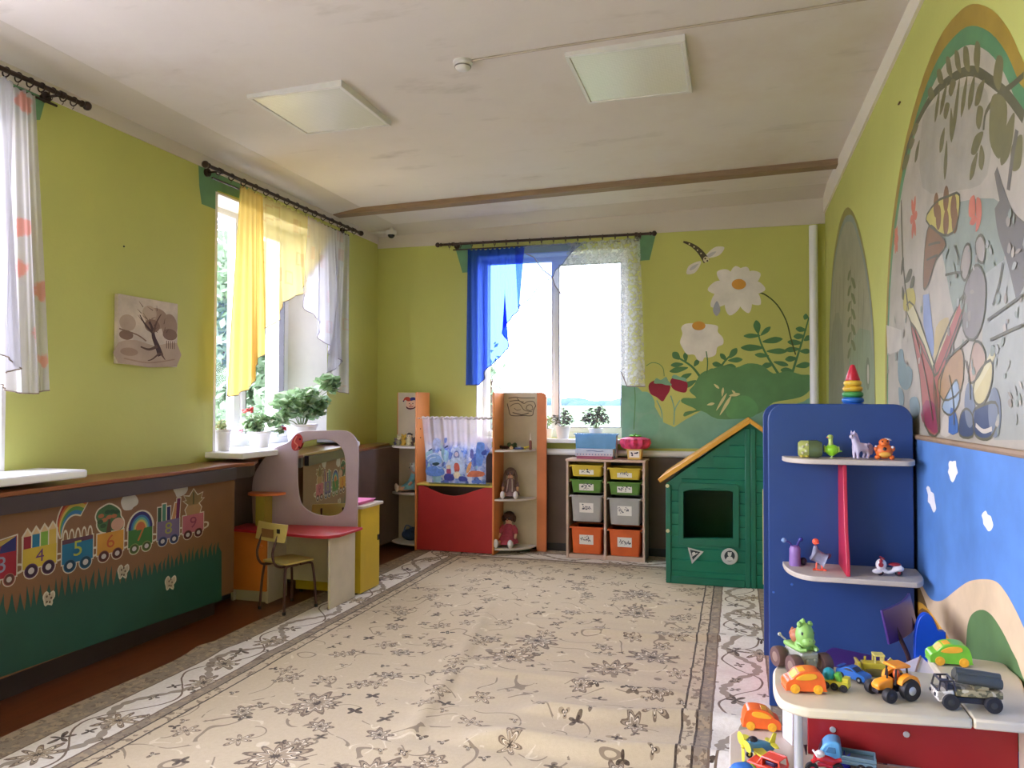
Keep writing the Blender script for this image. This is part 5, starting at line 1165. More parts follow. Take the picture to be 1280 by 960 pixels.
jp.build('jester_badge', None, None, t)
sp_ = Paint(lambda u, v, off: hY(u, v, BY-.0186-off)); zk = lambda a, b: (620+a/10.66, 480+b/10.66); INK = PM((96, 88, 88), 'pencil_grey')
for pts, w_ in (([(165, 190), (260, 175), (340, 185), (520, 185)], 1.0), ([(150, 260), (170, 340), (190, 410), (260, 425), (360, 420), (480, 420), (500, 350), (530, 290)], 1.0), ([(180, 230), (300, 220), (370, 260), (420, 235), (500, 235), (528, 290)], .9), ([(400, 330), (420, 285), (470, 280), (490, 330), (450, 355), (400, 330)], .8), ([(190, 300), (230, 270), (300, 260), (340, 300), (380, 350), (480, 370)], .8), ([(220, 380), (300, 400), (350, 410), (440, 385)], 1.1), ([(280, 190), (320, 230), (370, 240)], .9), ([(240, 320), (280, 350), (330, 340)], .7)):
    sp_.line([zk(*q) for q in pts], w_, INK)
sp_.build('line_drawing', None, None, t)
# stage curtain hung on the string: white voile with a printed blue scene
def mat_print():
    g = G('printed_stage_voile'); o = g.obj(); M = g.m_; t_ = g.t
    s_ = g.n('ShaderNodeSeparateXYZ', {'Vector': o}); z = s_.outputs[2]
    h = M('ADD', z, M('MULTIPLY', M('SUBTRACT', g.noise(o, 7, 3), .5), .16))
    v = g.n('ShaderNodeTexVoronoi', {'Vector': g.n('ShaderNodeMapping', {'Vector': o, 'Scale': (1, 1, .6)}).outputs[0], 'Scale': 20.0})
    rc = g.n('ShaderNodeSeparateColor', {'Color': v.outputs['Color']})
    n1 = g.noise(o, 16, 4, .7)
    blue = g.mix(g.ramp(n1, .35, .65), lin((104, 138, 212)), lin((212, 222, 244)))
    blue = g.mix(M('MULTIPLY', M('GREATER_THAN', rc.outputs[0], .66), .75), blue, lin((72, 104, 196))); blue = g.mix(M('MULTIPLY', M('GREATER_THAN', rc.outputs[1], .8), .8), blue, lin((160, 206, 218))); blue = g.mix(M('MULTIPLY', M('GREATER_THAN', rc.outputs[2], .86), .9), blue, lin((222, 226, 240)))
    col = g.mix(g.ramp(h, .30, .40), blue, lin((214, 208, 222)))
    df = g.n('ShaderNodeBsdfDiffuse'); tl = g.n('ShaderNodeBsdfTranslucent'); tp = g.n('ShaderNodeBsdfTransparent'); g.set(df.inputs[0], col); g.set(tl.inputs[0], col)
    m1 = g.n('ShaderNodeMixShader', {0: .4}); t_.links.new(df.outputs[0], m1.inputs[1]); t_.links.new(tl.outputs[0], m1.inputs[2])
    m2 = g.n('ShaderNodeMixShader'); g.set(m2.inputs[0], g.ramp(h, .48, .30)); m2.inputs[0].default_value = 1
    al = M('ADD', .62, M('MULTIPLY', g.ramp(h, .46, .30), .36)); g.set(m2.inputs[0], al)
    t_.links.new(tp.outputs[0], m2.inputs[1]); t_.links.new(m1.outputs[0], m2.inputs[2]); t_.links.new(m2.outputs[0], g.out.inputs['Surface']); return g.m
cb = Vector((xl+.02, FY-.02, zs+.04)); t = thing('stage_curtain', 'white stage curtain printed with a blue fairy-tale scene hanging in the puppet theatre', 'curtain', tuple(cb))
x0, x1 = hY(527, 523, FY-.02).x, hY(617, 523, FY-.02).x; zt_ = 1.25; zb_2 = zs+.034
def cpt(u, t_):
    R_ = (x1-.02) if t_ < .45 else x1-.02-.055*min(1, (t_-.45)/.15); L_2 = x0+.02*min(1, t_*2)+(.03*t_)
    x = L_2+(R_-L_2)*u; 
    d = .012*(1-.4*t_)*(math.sin(u*46)+.6*math.sin(u*83+1)+.4*math.sin(u*19+2*t_))
    return Vector((x, FY-.018-abs(d)*.0+d*.5, zt_+(zb_2-zt_)*t_+(.006*math.sin(u*90) if t_ == 0 else 0)))
N, Mr = 110, 30; mb = MB(); mb.recalc = False
mb.add([cpt(i/(N-1), j/(Mr-1)) for j in range(Mr) for i in range(N)], [(j*N+i, j*N+i+1, (j+1)*N+i+1, (j+1)*N+i) for j in range(Mr-1) for i in range(N-1)])
mb.build('drape', mat_print(), t, smooth=180)
mb = MB(); mb.tube([cpt(i/60, 0)+Vector((0, 0, .002)) for i in range(61)], .011, 6); mb.build('gathered_heading', mat((206, 200, 204), .8, .15, 60, name='gathered_voile'), t)
cp = Paint(lambda u, v, off: (lambda q: Vector((q.x, FY-.027-off, q.z)))(hY(u, v, FY-.027))); zcu = lambda a, b: (480+a/9.14, 520+b/9.14)
K = lambda *p: [zcu(*q) for q in p]; C_ = lambda c: mat(c, .85, .12, 40, name='print_ink_%d_%d_%d' % c)
cp.poly(K((770, 480), (790, 420), (815, 370), (850, 345), (880, 400), (905, 470), (930, 620), (915, 660), (760, 660), (740, 610)), C_((176, 196, 236)), 3)
cp.poly(K((800, 470), (800, 420), (825, 395), (850, 405), (862, 440), (855, 480), (828, 490)), C_((120, 132, 190)), 3); cp.dot(zcu(828, 438), 2.2, C_((208, 196, 220)), 2.8)
cp.poly(K((770, 500), (800, 480), (868, 480), (895, 530), (910, 640), (750, 640)), C_((190, 208, 242)), 2)
cp.poly(K((1060, 330), (1075, 300), (1135, 305), (1150, 340), (1140, 420), (1120, 560), (1060, 560), (1050, 440)), C_((100, 140, 214)), 3); cp.poly(K((985, 480), (985, 395), (1015, 380), (1025, 480)), C_((106, 110, 180)), 2); cp.poly(K((1110, 420), (1165, 380), (1170, 440), (1130, 450)), C_((60, 80, 160)), 2)
cp.poly(K((490, 470), (530, 430), (600, 420), (650, 450), (660, 520), (620, 560), (520, 540)), C_((136, 172, 226)), 3); cp.poly(K((480, 600), (560, 570), (660, 590), (690, 660), (600, 690), (490, 670)), C_((100, 138, 216)), 3)
cp.line(K((490, 470), (560, 430), (640, 450), (680, 520)), 1.2, C_((196, 214, 244))); cp.line(K((500, 520), (540, 480), (590, 470)), 1.0, C_((196, 214, 244))); cp.line(K((590, 560), (640, 600), (700, 560), (740, 480)), 1.3, C_((150, 186, 226)))
cp.poly(K((550, 545), (600, 528), (635, 545), (590, 570)), C_((44, 70, 84)), 3); cp.poly(K((690, 360), (720, 335), (735, 345), (705, 365)), C_((40, 46, 84)), 2); cp.poly(K((505, 395), (545, 370), (550, 380), (520, 400)), C_((40, 46, 100)), 2); cp.poly(K((640, 400), (650, 365), (656, 400)), C_((40, 46, 100)))
cp.poly(K((800, 560), (820, 535), (850, 545), (865, 600), (850, 640), (810, 640)), C_((196, 96, 84)), 3); cp.poly(K((805, 640), (860, 640), (870, 700), (840, 715), (795, 705)), C_((226, 212, 190)), 2)
cp.poly(K((715, 610), (740, 590), (765, 620), (760, 680), (720, 670)), C_((176, 80, 120)), 3); cp.poly(K((700, 660), (790, 670), (795, 735), (690, 730)), C_((70, 74, 160)), 2); cp.poly(K((715, 570), (755, 560), (760, 600), (720, 600)), C_((222, 206, 190)), 3)
cp.poly(K((940, 640), (960, 560), (1000, 520), (990, 600), (960, 650)), C_((214, 160, 110)), 3); cp.poly(K((955, 670), (1000, 625), (1140, 640), (1130, 690), (960, 695)), C_((196, 112, 84)), 2); cp.poly(K((860, 690), (940, 700), (950, 745), (860, 740)), C_((70, 84, 170)), 2); cp.poly(K((1010, 735), (1100, 730), (1110, 765), (1010, 765)), C_((96, 130, 214)), 2)
cp.poly(K((560, 280), (600, 250), (650, 280), (620, 350), (560, 340)), C_((176, 188, 228)), 3); cp.poly(K((690, 255), (720, 250), (715, 300), (690, 310)), C_((120, 140, 212)), 2)
cp.build('printed_scene', None, None, t)

# ------------------------------------------------------------------ storage rack with bins
FR = mat((206, 178, 160), .45, .05, 6, name='pine_pink_laminate')
RY0, RY1 = 6.70, 6.99; rx0, rx1 = -1.465, -.768; rz1 = hY(708, 573.5, RY0).z
t = thing('storage_rack', 'low pale wooden storage rack of eight plastic bins under the back window', 'storage rack', ((rx0+rx1)/2, RY0+.15, .0135))
th = .02
for x in (rx0+th/2, (rx0+rx1)/2, rx1-th/2): MB().bb(x-th/2, x+th/2, RY0, RY1, .0135, rz1-th).build('upright', FR, t, bevel=.002)
MB().bb(rx0-.006, rx1+.006, RY0-.006, RY1, rz1-th, rz1).build('top', FR, t, bevel=.003)
MB().bb(rx0+th, rx1-th, RY0+.01, RY1, .0135, .05).build('base', FR, t, bevel=.002)
MB().bb(rx0+th, rx1-th, RY1-.008, RY1-.001, .05, rz1-th).build('back_board', mat((52, 46, 56), .6, .05, name='dark_back_board'), t)
BINM = {'yellow': mat((216, 190, 62), .4, .05, name='yellow_bin'), 'green': mat((96, 140, 62), .4, .05, name='green_bin'), 'grey': mat((176, 174, 172), .4, .04, name='grey_bin'), 'orange': mat((222, 104, 50), .4, .05, name='orange_bin')}
CARD = mat((240, 236, 230), .6, .03, name='white_card')
def bin_(label, col, x0, x1, ztop, zbot, lu, lw, lh, seed, tilt=0):
    w_ = x1-x0; cx = (x0+x1)/2; t = thing('storage_bin', label, 'storage bin', (cx, RY0+.13, zbot), 0, 'plastic bins in the storage rack')
    def ring(f, z, g=0): return [(cx+sx_*(w_/2*f+g), y, z) for sx_, y in ((-1, RY0+.004-g), (1, RY0+.004-g), (1, RY0+.26+g), (-1, RY0+.26+g))]
    def rr(f, z, yf, g=0, rad=.016):
        x_ = w_/2*f+g; ya_, yb2 = RY0+.006+yf-g, RY0+.26+g; out = []
        for (px, py, a0) in ((x_-rad, yb2-rad, 0), (-x_+rad, yb2-rad, PI/2), (-x_+rad, ya_+rad, PI), (x_-rad, ya_+rad, 1.5*PI)):
            for k in range(5): a = a0+PI/2*k/4; out.append((cx+px+rad*math.cos(a), py+rad*math.sin(a), z))
        return out
    mb = MB(); n = 20
    rings = [rr(.84, zbot, .02), rr(.93, ztop-.012, .004), rr(.93, ztop-.012, .004, .013), rr(.93, ztop, .004, .014), rr(.93, ztop, .004, .004), rr(.89, ztop-.01, .008), rr(.80, zbot+.006, .024)]
    vs = [p for r_ in rings for p in r_]; fs = []
    for i in range(len(rings)-1):
        for k in range(n): q = (k+1) % n; fs.append((i*n+k, i*n+q, (i+1)*n+q, (i+1)*n+k))
    fs += [tuple(range(n))[::-1], tuple(range((len(rings)-1)*n, len(rings)*n))]
    mb.add(vs, fs); mb.build('tub', BINM[col], t, smooth=30)
    # picture card taped on the front, following its slope
    h = ztop-zbot; zm = zbot+h*.52; sl = .016/h
    def onc(a, b, off): z = zm+b; return Vector((cx+lu+a, RY0+.006+.02-(z-zbot)*sl-.0012-off, z))
    cd = Paint(onc); cd.poly([(-lw/2, -lh/2), (lw/2, -lh/2), (lw/2, lh/2), (-lw/2, lh/2)], CARD); R = random.Random(seed)
    inks = [PM(c, 'card_ink_%d' % c[0]) for c in ((96, 100, 110), (132, 134, 142), (74, 76, 84), (164, 160, 160))]
    for k in range(15):
        a, b = R.gauss(0, lw*.2), R.gauss(0, lh*.17); a = max(-lw*.38, min(lw*.38, a)); b = max(-lh*.33, min(lh*.33, b))
        if k % 3: cd.dot((a, b), lw*R.uniform(.03, .07), R.choice(inks), lh*R.uniform(.05, .11), R.uniform(0, 3), 10)
        else: cd.line([(a-lw*.08, b-lh*.1), (a, b+lh*.08), (a+lw*.09, b-lh*.06)], lh*.05, R.choice(inks), 3)
    cd.build('picture_card', None, None, t)
cl = (rx0+th+.004, (rx0+rx1)/2-th/2-.004); cr_ = ((rx0+rx1)/2+th/2+.004, rx1-th-.004)
zy = lambda v: hY(757, v, RY0).z
for k, (col, xx, va, vb, lab) in enumerate((('yellow', cl, 582, 596.5, 'yellow storage bin with a picture card, top of the left column'), ('green', cl, 600.5, 617, 'green storage bin with a picture card, second in the left column'), ('grey', cl, 620, 653.5, 'grey storage bin with a picture card, third in the left column'), ('orange', cl, 660, 694, 'orange storage bin with a picture card, bottom of the left column'),
        ('yellow', cr_, 584.5, 599, 'yellow storage bin with a picture card, top of the right column'), ('green', cr_, 602, 618, 'green storage bin with a picture card, second in the right column'), ('grey', cr_, 622, 655.5, 'grey storage bin with a picture card, third in the right column'), ('orange', cr_, 661, 694.5, 'orange storage bin with a picture card, bottom of the right column'))):
    zt_, zb_3 = zy(va), max(zy(vb), .051); hh = zt_-zb_3
    bin_(lab, col, xx[0]+.008, xx[1]-.008, zt_, zb_3, .0, .125 if hh > .15 else .13, min(.085, hh*.72), k+5)
    for s_, x in ((1, xx[0]-.004), (-1, xx[1]+.004)):                # runners the bins slide on
        if hh: MB().bb(min(x, x+s_*.016), max(x, x+s_*.016), RY0+.02, RY1-.02, zt_-.022, zt_-.014).build('runner', FR, t, smooth=0)
tz = rz1+.0005
t = thing('plastic_tub', 'translucent light blue plastic tub on top of the storage rack', 'tub', (-1.26, 6.90, tz))
TUBM = mat((120, 186, 236), .2, .06, 8, trans=.35, name='blue_translucent_plastic'); a, b = hY(716, 560, 6.83).x, hY(773, 560, 6.83).x; zt_ = hY(740, 543, 6.83).z
mb = MB(); rr_ = [[(a+dx+.02, 6.83+.01, z), (b-dx-.02, 6.84, z), (b-dx-.02, 6.945, z), (a+dx+.02, 6.945, z)] for dx, z in ((.012, tz), (0, zt_))]
mb.add(rr_[0]+rr_[1], [(3, 2, 1, 0), (0, 1, 5, 4), (1, 2, 6, 5), (2, 3, 7, 6), (3, 0, 4, 7)]); o = mb.build('tub', TUBM, t, smooth=0); md = o.modifiers.new('wall', 'SOLIDIFY'); md.thickness = .004; bv = o.modifiers.new('bevel', 'BEVEL'); bv.width = .003; bv.segments = 2
mb = MB(); frame_rect(mb, lambda m, p, q, r, s_: m.bb(p, q, r, s_, zt_-.004, zt_+.006), a+.008, b-.008, 6.828, 6.956, .012); mb.build('rim', TUBM, t, bevel=.002)
for x0_, x1_ in ((.06, .16), (.19, .27), (.31, .40)): MB().bb(a+x0_, a+x1_-.006, 6.86, 6.93, tz+.006, zt_-.008).build('pale_content', mat((216, 226, 230), .5, .04, name='pale_blocks'), t, bevel=.004)
t = thing('board_game_box', 'flat pink box under the white box on top of the storage rack', 'box', (-1.28, 6.77, tz)); a, b = hY(720.5, 568, 6.73).x, hY(765, 568, 6.73).x; zp = tz+.026
MB().bb(a, b, 6.735, 6.825, tz, zp).build('box', mat((176, 96, 124), .5, .06, 8, name='pink_carton'), t, bevel=.002)
t = thing('board_game_box', 'white and blue box lying on the flat pink box on the storage rack', 'box', (-1.28, 6.77, zp+.0005)); a, b = hY(719, 568, 6.73).x, hY(766.5, 568, 6.73).x
MB().bb(a, b, 6.73, 6.825, zp+.0005, zp+.062).build('box', mat((190, 198, 222), .5, .06, 8, name='pale_carton'), t, bevel=.002)
pg = Paint(lambda x, z, off: Vector((a+(b-a)*x, 6.73-.0006-off, zp+.062*z)))
pg.poly([(.02, .05), (.98, .05), (.98, .4), (.02, .4)], PM((206, 196, 210), 'box_lilac')); 
for k in range(12): pg.dot((.06+k*.08, .24), .02, PM((128, 140, 184), 'box_violet'), .10)
pg.line([(.3, .72), (.45, .78), (.6, .70), (.75, .76)], .10, PM((96, 110, 160), 'box_blue')); pg.build('box_print', None, None, t)
# yellow basket with a berry-pink ruffled cover
bx = (hY(780, 560, 6.78).x+hY(806, 560, 6.78).x)/2; t = thing('toy_basket', 'small yellow basket with a ruffled pink berry cover and green leaf top', 'basket', (bx, 6.82, tz))
MB().lathe([(.001, 0), (.082, 0), (.095, .10), (.001, .10)], (bx, 6.83, tz), 4, 0, RZ(PI/4)).build('tub', mat((222, 190, 104), .5, .06, name='basket_yellow'), t, bevel=.006)
zbk = tz+.095; n = 44; mb = MB(); rings = []
for r_, z_, am in ((.098, 0, .03), (.115, .015, .07), (.128, .05, .09), (.122, .085, .07), (.08, .10, .04), (.03, .104, 0)):
    rings.append([(bx+r_*1.02*(1+am*math.sin(11*2*PI*k/n))*math.cos(2*PI*k/n), 6.83+r_*.85*(1+am*math.sin(11*2*PI*k/n))*math.sin(2*PI*k/n), zbk+z_) for k in range(n)])
mb.add([p for r_ in rings for p in r_], [(i*n+k, i*n+(k+1) % n, (i+1)*n+(k+1) % n, (i+1)*n+k) for i in range(5) for k in range(n)]+[tuple(range(n))[::-1], tuple(range(5*n, 6*n))])
mb.build('ruffled_cover', mat((206, 60, 106), .6, .22, 26, name='berry_pink_cloth'), t)
mb = MB()
for k in range(7): w = k*.9; mb.ell((bx+.03*math.cos(w), 6.83+.03*math.sin(w), zbk+.112+.004*(k % 2)), (.028, .012, .008), 0, 8, RZ(w))
mb.tube([(bx, 6.83, zbk+.10), (bx+.004, 6.83, zbk+.135)], .006, 6); mb.build('leaf_top', mat((104, 190, 70), .5, .08, name='bright_leaf_green'), t)
pk = Paint(lambda x, z, off: Vector((bx+x, 6.83-.0583-.0095*z/.1-.0012-off, tz+z)))
pk.poly([(-.045, .02), (.045, .02), (.045, .08), (-.045, .08)], CARD)
for k in range(7): R = random.Random(k); pk.dot((R.uniform(-.032, .032), R.uniform(.035, .065)), .008, PM((60, 66, 90), 'card_navy'), .006)
pk.build('picture_card', None, None, t)

# ------------------------------------------------------------------ green playhouse
HGR = mat((26, 118, 92), .4, .06, 4, name='green_plastic'); HDK = mat((22, 106, 82), .4, .06, 4, name='green_plastic_post'); ROOF = mat((222, 162, 58), .45, .06, 4, name='amber_roof'); CRM = mat((214, 204, 160), .5, .04, name='cream_screw')
HY_ = 6.02; H = lambda u, v: hY(u, v, HY_); zh = lambda a, b: (800+a/3.84, 500+b/3.84)
t = thing('playhouse', 'green plastic playhouse with amber roof edge beside the blue shelf', 'playhouse', (.08, 6.4, .0135))
xa = H(832.5, 650).x; xc = H(938, 650).x; xb_ = .64; zea = H(832, 601).z; zri = H(938, 527).z; zeb = zri-(zri-zea)*(xb_-xc)/(xc-xa); zf = .0135; D = .80
# front wall, left half with the arched window opening
wl = [zh(*q) for q in ((209, 662), (209, 440), (240, 430), (285, 424), (330, 422), (375, 425), (415, 431), (447, 441), (447, 664))]
cw = (885, 645); an = sorted([2*PI*i/64 for i in range(64)] + [math.atan2(q[1]-cw[1], q[0]-cw[0]) % (2*PI) for q in wl])
def hp(u, v): p = H(u, v); return p
OUTL = [(xa, zf), (xc, zf), (xc, zri-.02), (xa, zea-.02)]
ow = [(p.x, p.z) for p in [H(*q) for q in wl]]; cwz = (H(*cw).x, H(*cw).z); an = sorted([2*PI*i/64 for i in range(64)] + [math.atan2(q[1]-cwz[1], q[0]-cwz[0]) % (2*PI) for q in ow+OUTL])
A = radial(OUTL, cwz, an); B2 = radial(ow, cwz, an)
mb = MB(); mb.plate([(x, HY_, z) for x, z in A], [(x, HY_, z) for x, z in B2], (0, .03, 0))
mb.prism([(xc, HY_, zf), (xb_, HY_, zf), (xb_, HY_, zeb-.02), (xc, HY_, zri-.02)], (0, .03, 0))
fr0, fr1 = H(848.5, 640).x, H(924, 640).x; frz0, frz1 = H(886, 682).z, H(886, 604).z
def gab(z):                                                # x extents of the gable at height z
    if z <= zea-.02: return xa, xb_
    k = (z-zea)/(zri-zea); return xa+(xc-xa)*k+.015, xb_-(xb_-xc)*k-.015
z = zf+.10
while z < zri-.08:
    l_, r_ = gab(z+.02)
    segs = [(l_+.045, r_-.03)]
    if frz0-.01 < z < frz1+.01: segs = [(l_+.045, fr0-.004), (fr1+.004, r_-.03)]
    for s0, s1 in segs:
        for q0, q1 in ((s0, min(s1, xc-.03)), (max(s0, xc+.03), s1)):
            if q1-q0 > .02: mb.prism([(q0, HY_, z), (q0, HY_-.014, z-.006), (q0, HY_-.010, z-.022), (q0, HY_-.001, z-.085), (q0, HY_, z-.085)], (q1-q0, 0, 0))
    z += .088
mb.build('front_wall', HGR, t, smooth=20)
mb = MB(); o2 = radial([(fr0, frz0), (fr1, frz0), (fr1, frz1), (fr0, frz1)], cwz, an); mb.plate([(x, HY_-.022, z) for x, z in o2], [(x, HY_-.022, z) for x, z in radial(ow, cwz, an)], (0, .022, 0)); mb.build('window_frame', HDK, t, bevel=.004)
for px in (xa+.02, xc-.018, xc+.022): MB().bb(px-.02, px+.02, HY_-.018, HY_+.035, zf, zea-.03 if px < xc-.1 else zri-.05).build('post', HDK, t, bevel=.006)
MB().bb(xa+.04, xc-.04, HY_-.018, HY_, zf, zf+.055).build('sill_board', HDK, t, bevel=.004)
mb = MB(); mb.bb(xa, xa+.03, HY_+.03, HY_+D, zf, zea-.03); mb.bb(xb_-.03, xb_, HY_+.03, HY_+D, zf, zeb-.03); mb.build('side_wall', HGR, t)
mb = MB(); mb.prism([(xa, HY_+D-.03, zf), (xb_, HY_+D-.03, zf), (xb_, HY_+D-.03, zeb-.03), (xc, HY_+D-.03, zri-.03), (xa, HY_+D-.03, zea-.03)], (0, .03, 0)); mb.build('back_wall', HGR, t)
def roofp(x0, z0, x1, z1, name):
    dx, dz = x1-x0, z1-z0; l = math.hypot(dx, dz); n_ = (-dz/l*.034, dx/l*.034)
    if n_[1] < 0: n_ = (-n_[0], -n_[1])
    MB().prism([(x0, HY_-.05, z0), (x1, HY_-.05, z1), (x1+n_[0]*(0 if x1 == xc else 1), HY_-.05, z1+n_[1]*(1.2 if x1 == xc else 1)), (x0+n_[0], HY_-.05, z0+n_[1])], (0, D+.08, 0)).build(name, ROOF, t, bevel=.004)
q = H(826, 602); roofp(q.x, q.z-.005, xc, zri-.012, 'roof_panel'); roofp(xb_+.04, zeb-(zri-zea)*(.04)/(xc-xa)-.005, xc, zri-.012, 'roof_panel')
for px in ((834.5, 607), (835, 663)):
    p = H(*px); MB().lathe([(.006, 0), (.014, 0), (.014, .006), (.006, .006)], (p.x, HY_-.0185, p.z), 14, 0, RX(PI/2)).build('screw_cap', CRM, t)
d0 = H(953.2, 650).x; MB().bb(d0, d0+.34, HY_-.03, HY_-.005, .05, H(955, 611).z).build('door', mat((214, 196, 108), .45, .05, name='pale_yellow_door'), t, bevel=.006)
PLT = mat((188, 190, 186), .45, .04, name='grey_badge')
tri = [zh(*q) for q in ((230, 705), (306, 726), (250, 784))]; mb = MB(); mb.prism([H(*q)+Vector((0, -.016, 0)) for q in tri], (0, -.006, 0)); s1 = mb.build('triangular_sign', PLT, t)
sg = Paint(lambda u, v, off: hY(u, v, HY_-.0224-off)); DK = PM((54, 62, 64), 'sign_dark'); LT = PM((206, 206, 200), 'sign_light')
sg.poly([zh(*q) for q in ((240, 718), (290, 730), (254, 768))], DK); sg.dot(zh(258, 738), 2.2, LT); sg.line([zh(250, 750), zh(262, 742), zh(276, 734)], 1.2, LT, 0); sg.build('sign_print', None, None, s1)
c_ = H(912, 695); mb = MB(); mb.lathe([(.001, 0), (.058, 0), (.062, .004), (.058, .009), (.001, .009)], (c_.x, HY_-.016, c_.z), 28, 0, RX(PI/2)); s2 = mb.build('round_sign', PLT, t)
sg = Paint(lambda u, v, off: hY(u, v, HY_-.0256-off)); sg.dot((912, 695), 6.6, DK); sg.dot((912, 693), 2.4, LT, 2.6); sg.poly([(907.5, 700.5), (909, 696.5), (912, 695.5), (915, 696.5), (916.5, 700.5)], LT, 2); sg.dot((910.5, 691), 1.0, LT); sg.dot((913.8, 691), 1.0, LT); sg.build('sign_print', None, None, s2)
# ------------------------------------------------------------------ blue shelf unit by the right wall
BLUE = mat((40, 71, 132), .38, .05, 4, name='blue_laminate'); BLU2 = mat((62, 104, 186), .4, .04, 5, name='blue_edge'); GSH = mat((196, 186, 172), .45, .05, 6, name='pale_grey_shelf'); CRIM = mat((190, 40, 66), .4, .05, 5, name='crimson_board')
SY = 3.72; sx0, sx1 = .137, .742; stz = hY(1040, 505, SY).z
t = thing('toy_shelf', 'tall blue double-ended toy shelf with rounded corners standing by the right wall', 'shelf unit', (.44, 4.1, .0))
def rpanel(y, th, name, m, e=None):
    r = .075; pts = [(sx0, y, .0135), (sx1, y, .0135)] + [(sx1-r+r*math.cos(a), y, stz-r+r*math.sin(a)) for a in [PI/2*k/8 for k in range(9)]] + [(sx0+r+r*math.cos(a), y, stz-r+r*math.sin(a)) for a in [PI/2+PI/2*k/8 for k in range(9)]]
    return MB().prism(pts, (0, th, 0)).build(name, m, t, bevel=.004)
rpanel(SY, .02, 'end_panel', BLUE); rpanel(4.42, .02, 'end_panel', BLUE)
for z in (.12, .55, .95): MB().bb(sx0+.06, sx1-.02, SY+.02, 4.42, z, z+.018).build('inner_shelf', GSH, t)
MB().bb(sx0+.05, sx1-.02, SY+.021, 4.419, stz-.06, stz-.04).build('top_shelf', BLU2, t)
MB().bb(sx0+.03, sx0+.045, SY+.021, 4.419, .0135, .30).build('kick_board', CRIM, t)
MB().bb(.43, .446, SY+.021, 4.419, .138, stz-.06).build('middle_board', CRIM, t)
def fshelf(z, x0, x1, dep, k, name='front_shelf'):
    n = 10; rx = min(.10, dep*.8); pts = [(x0, SY-.0005, z), (x1, SY-.0005, z)]
    pts += [(x1-rx*(1-math.cos(a))*.6, SY-dep*math.sin(a)**k, z) for a in [PI/2*i/n for i in range(1, n+1)]] + [(x0+rx*(1-math.cos(a))*1.2, SY-dep*math.sin(a)**k, z) for a in [PI/2*(n-i)/n for i in range(0, n)]]
    return MB().prism(pts, (0, 0, -.022)).build(name, GSH, t, bevel=.004)
ZT1 = hY(975, 569.5, SY).z; ZT2 = .676
fshelf(ZT1, .197, .735, .19, .8); fshelf(ZT2, .197, .748, .29, .75)
MB().prism([(.435, SY-.0005, ZT2), (.435, SY-.255, ZT2), (.435, SY-.25, ZT2+.06), (.435, SY-.20, ZT1-.3), (.435, SY-.165, ZT1-.0225), (.435, SY-.0005, ZT1-.0225)], (.016, 0, 0)).build('divider', CRIM, t, bevel=.003)
for px in ((990, 730.5), (967, 740)): q = hY(*px, SY-.001); MB().lathe([(.001, 0), (.006, 0), (.005, .003), (.001, .003)], q, 10, 0, RX(PI/2)).build('screw_cap', BLU2, t)

# ------------------------------------------------------------------ toy table with low shelf
TT = .62; TAB = mat((208, 196, 170), .4, .05, 6, name='cream_tabletop'); MRED = mat((150, 24, 30), .4, .06, 4, name='dark_red_panel'); METAL = mat((190, 194, 198), .35, .03, metal=.5, name='grey_metal')
def PT(*pp, z=TT): return [hZ(u, v, z) for u, v in pp]
t = thing('toy_table', 'cream-topped play table with a dark red panel and grey metal leg by the right wall', 'table', (.42, 2.3, 0))
a = PT((1173, 842), (1118, 836.5), (1040, 833), (985, 830), (974, 831), (967, 837), (966, 848), (967.5, 861), (974, 873), (990, 881), (1012, 886), (1216, 899)); a = [a[0], a[1], a[2]] + [Vector(p) for p in spl(a[3:11], 4, False)] + [a[11]]
MB().prism(a, (0, 0, -.026)).build('tabletop', TAB, t, bevel=.006)
b = PT((1174.5, 842), (1159, 819.5), (1190, 819), (1217, 823), (1238, 825.5), (1256, 829.5), (1270, 838), (1279, 850), (1284, 880), (1284, 905), (1217.2, 899)); b = [Vector((min(p.x, xr(p.y)-.02), p.y, p.z)) for p in b]
MB().prism([b[0], b[1]] + [Vector(p) for p in spl(b[2:9], 3, False)] + b[9:], (0, 0, -.026)).build('tabletop', TAB, t, bevel=.006)
LZ = .36; ry_ = 2.44
rxa, rxb = hY(1010, 930, ry_).x, hY(1273, 930, ry_).x
MB().bb(rxa, min(rxb, xr(2.4)-.02), ry_, ry_+.018, LZ+.001, TT-.027).build('back_panel', MRED, t, bevel=.002)
for px in ((1041, 912), (1133, 918)): q = hY(*px, ry_-.001); MB().lathe([(.003, 0), (.009, 0), (.008, .003), (.003, .003)], q, 12, 0, RX(PI/2)).build('screw_ring', METAL, t)
l0 = hZ(998, 892, .58); MB().cyl((l0.x, l0.y, LZ+.001), (l0.x, l0.y, TT-.027), .0115, None, 16).build('metal_leg', METAL, t)
ls = [hZ(u, v, LZ) for u, v in ((911, 960), (913, 915), (918, 908), (930, 905), (985, 900))]; x_ = ls[0].x
MB().prism([(x_, 1.6, LZ), (x_, ls[1].y-.02, LZ), (x_+.02, ls[1].y+.02, LZ), (x_+.07, ls[1].y+.055, LZ), (rxa-.01, ls[4].y-.02, LZ), (rxa-.005, ry_-.001, LZ), (xr(2.4)-.03, ry_-.001, LZ), (xr(1.6)-.03, 1.6, LZ)], (0, 0, -.022)).build('low_shelf', mat((206, 192, 176), .45, .05, 6, name='pale_shelf'), t, bevel=.004)
mb = MB(); mb.bb(x_+.06, x_+.078, 1.66, ls[1].y-.06, .0135, LZ-.022); mb.build('side_panel', TAB, t); MB().bb(.66, .678, 1.66, ry_+.018, 0, LZ-.022).build('side_panel', TAB, t)
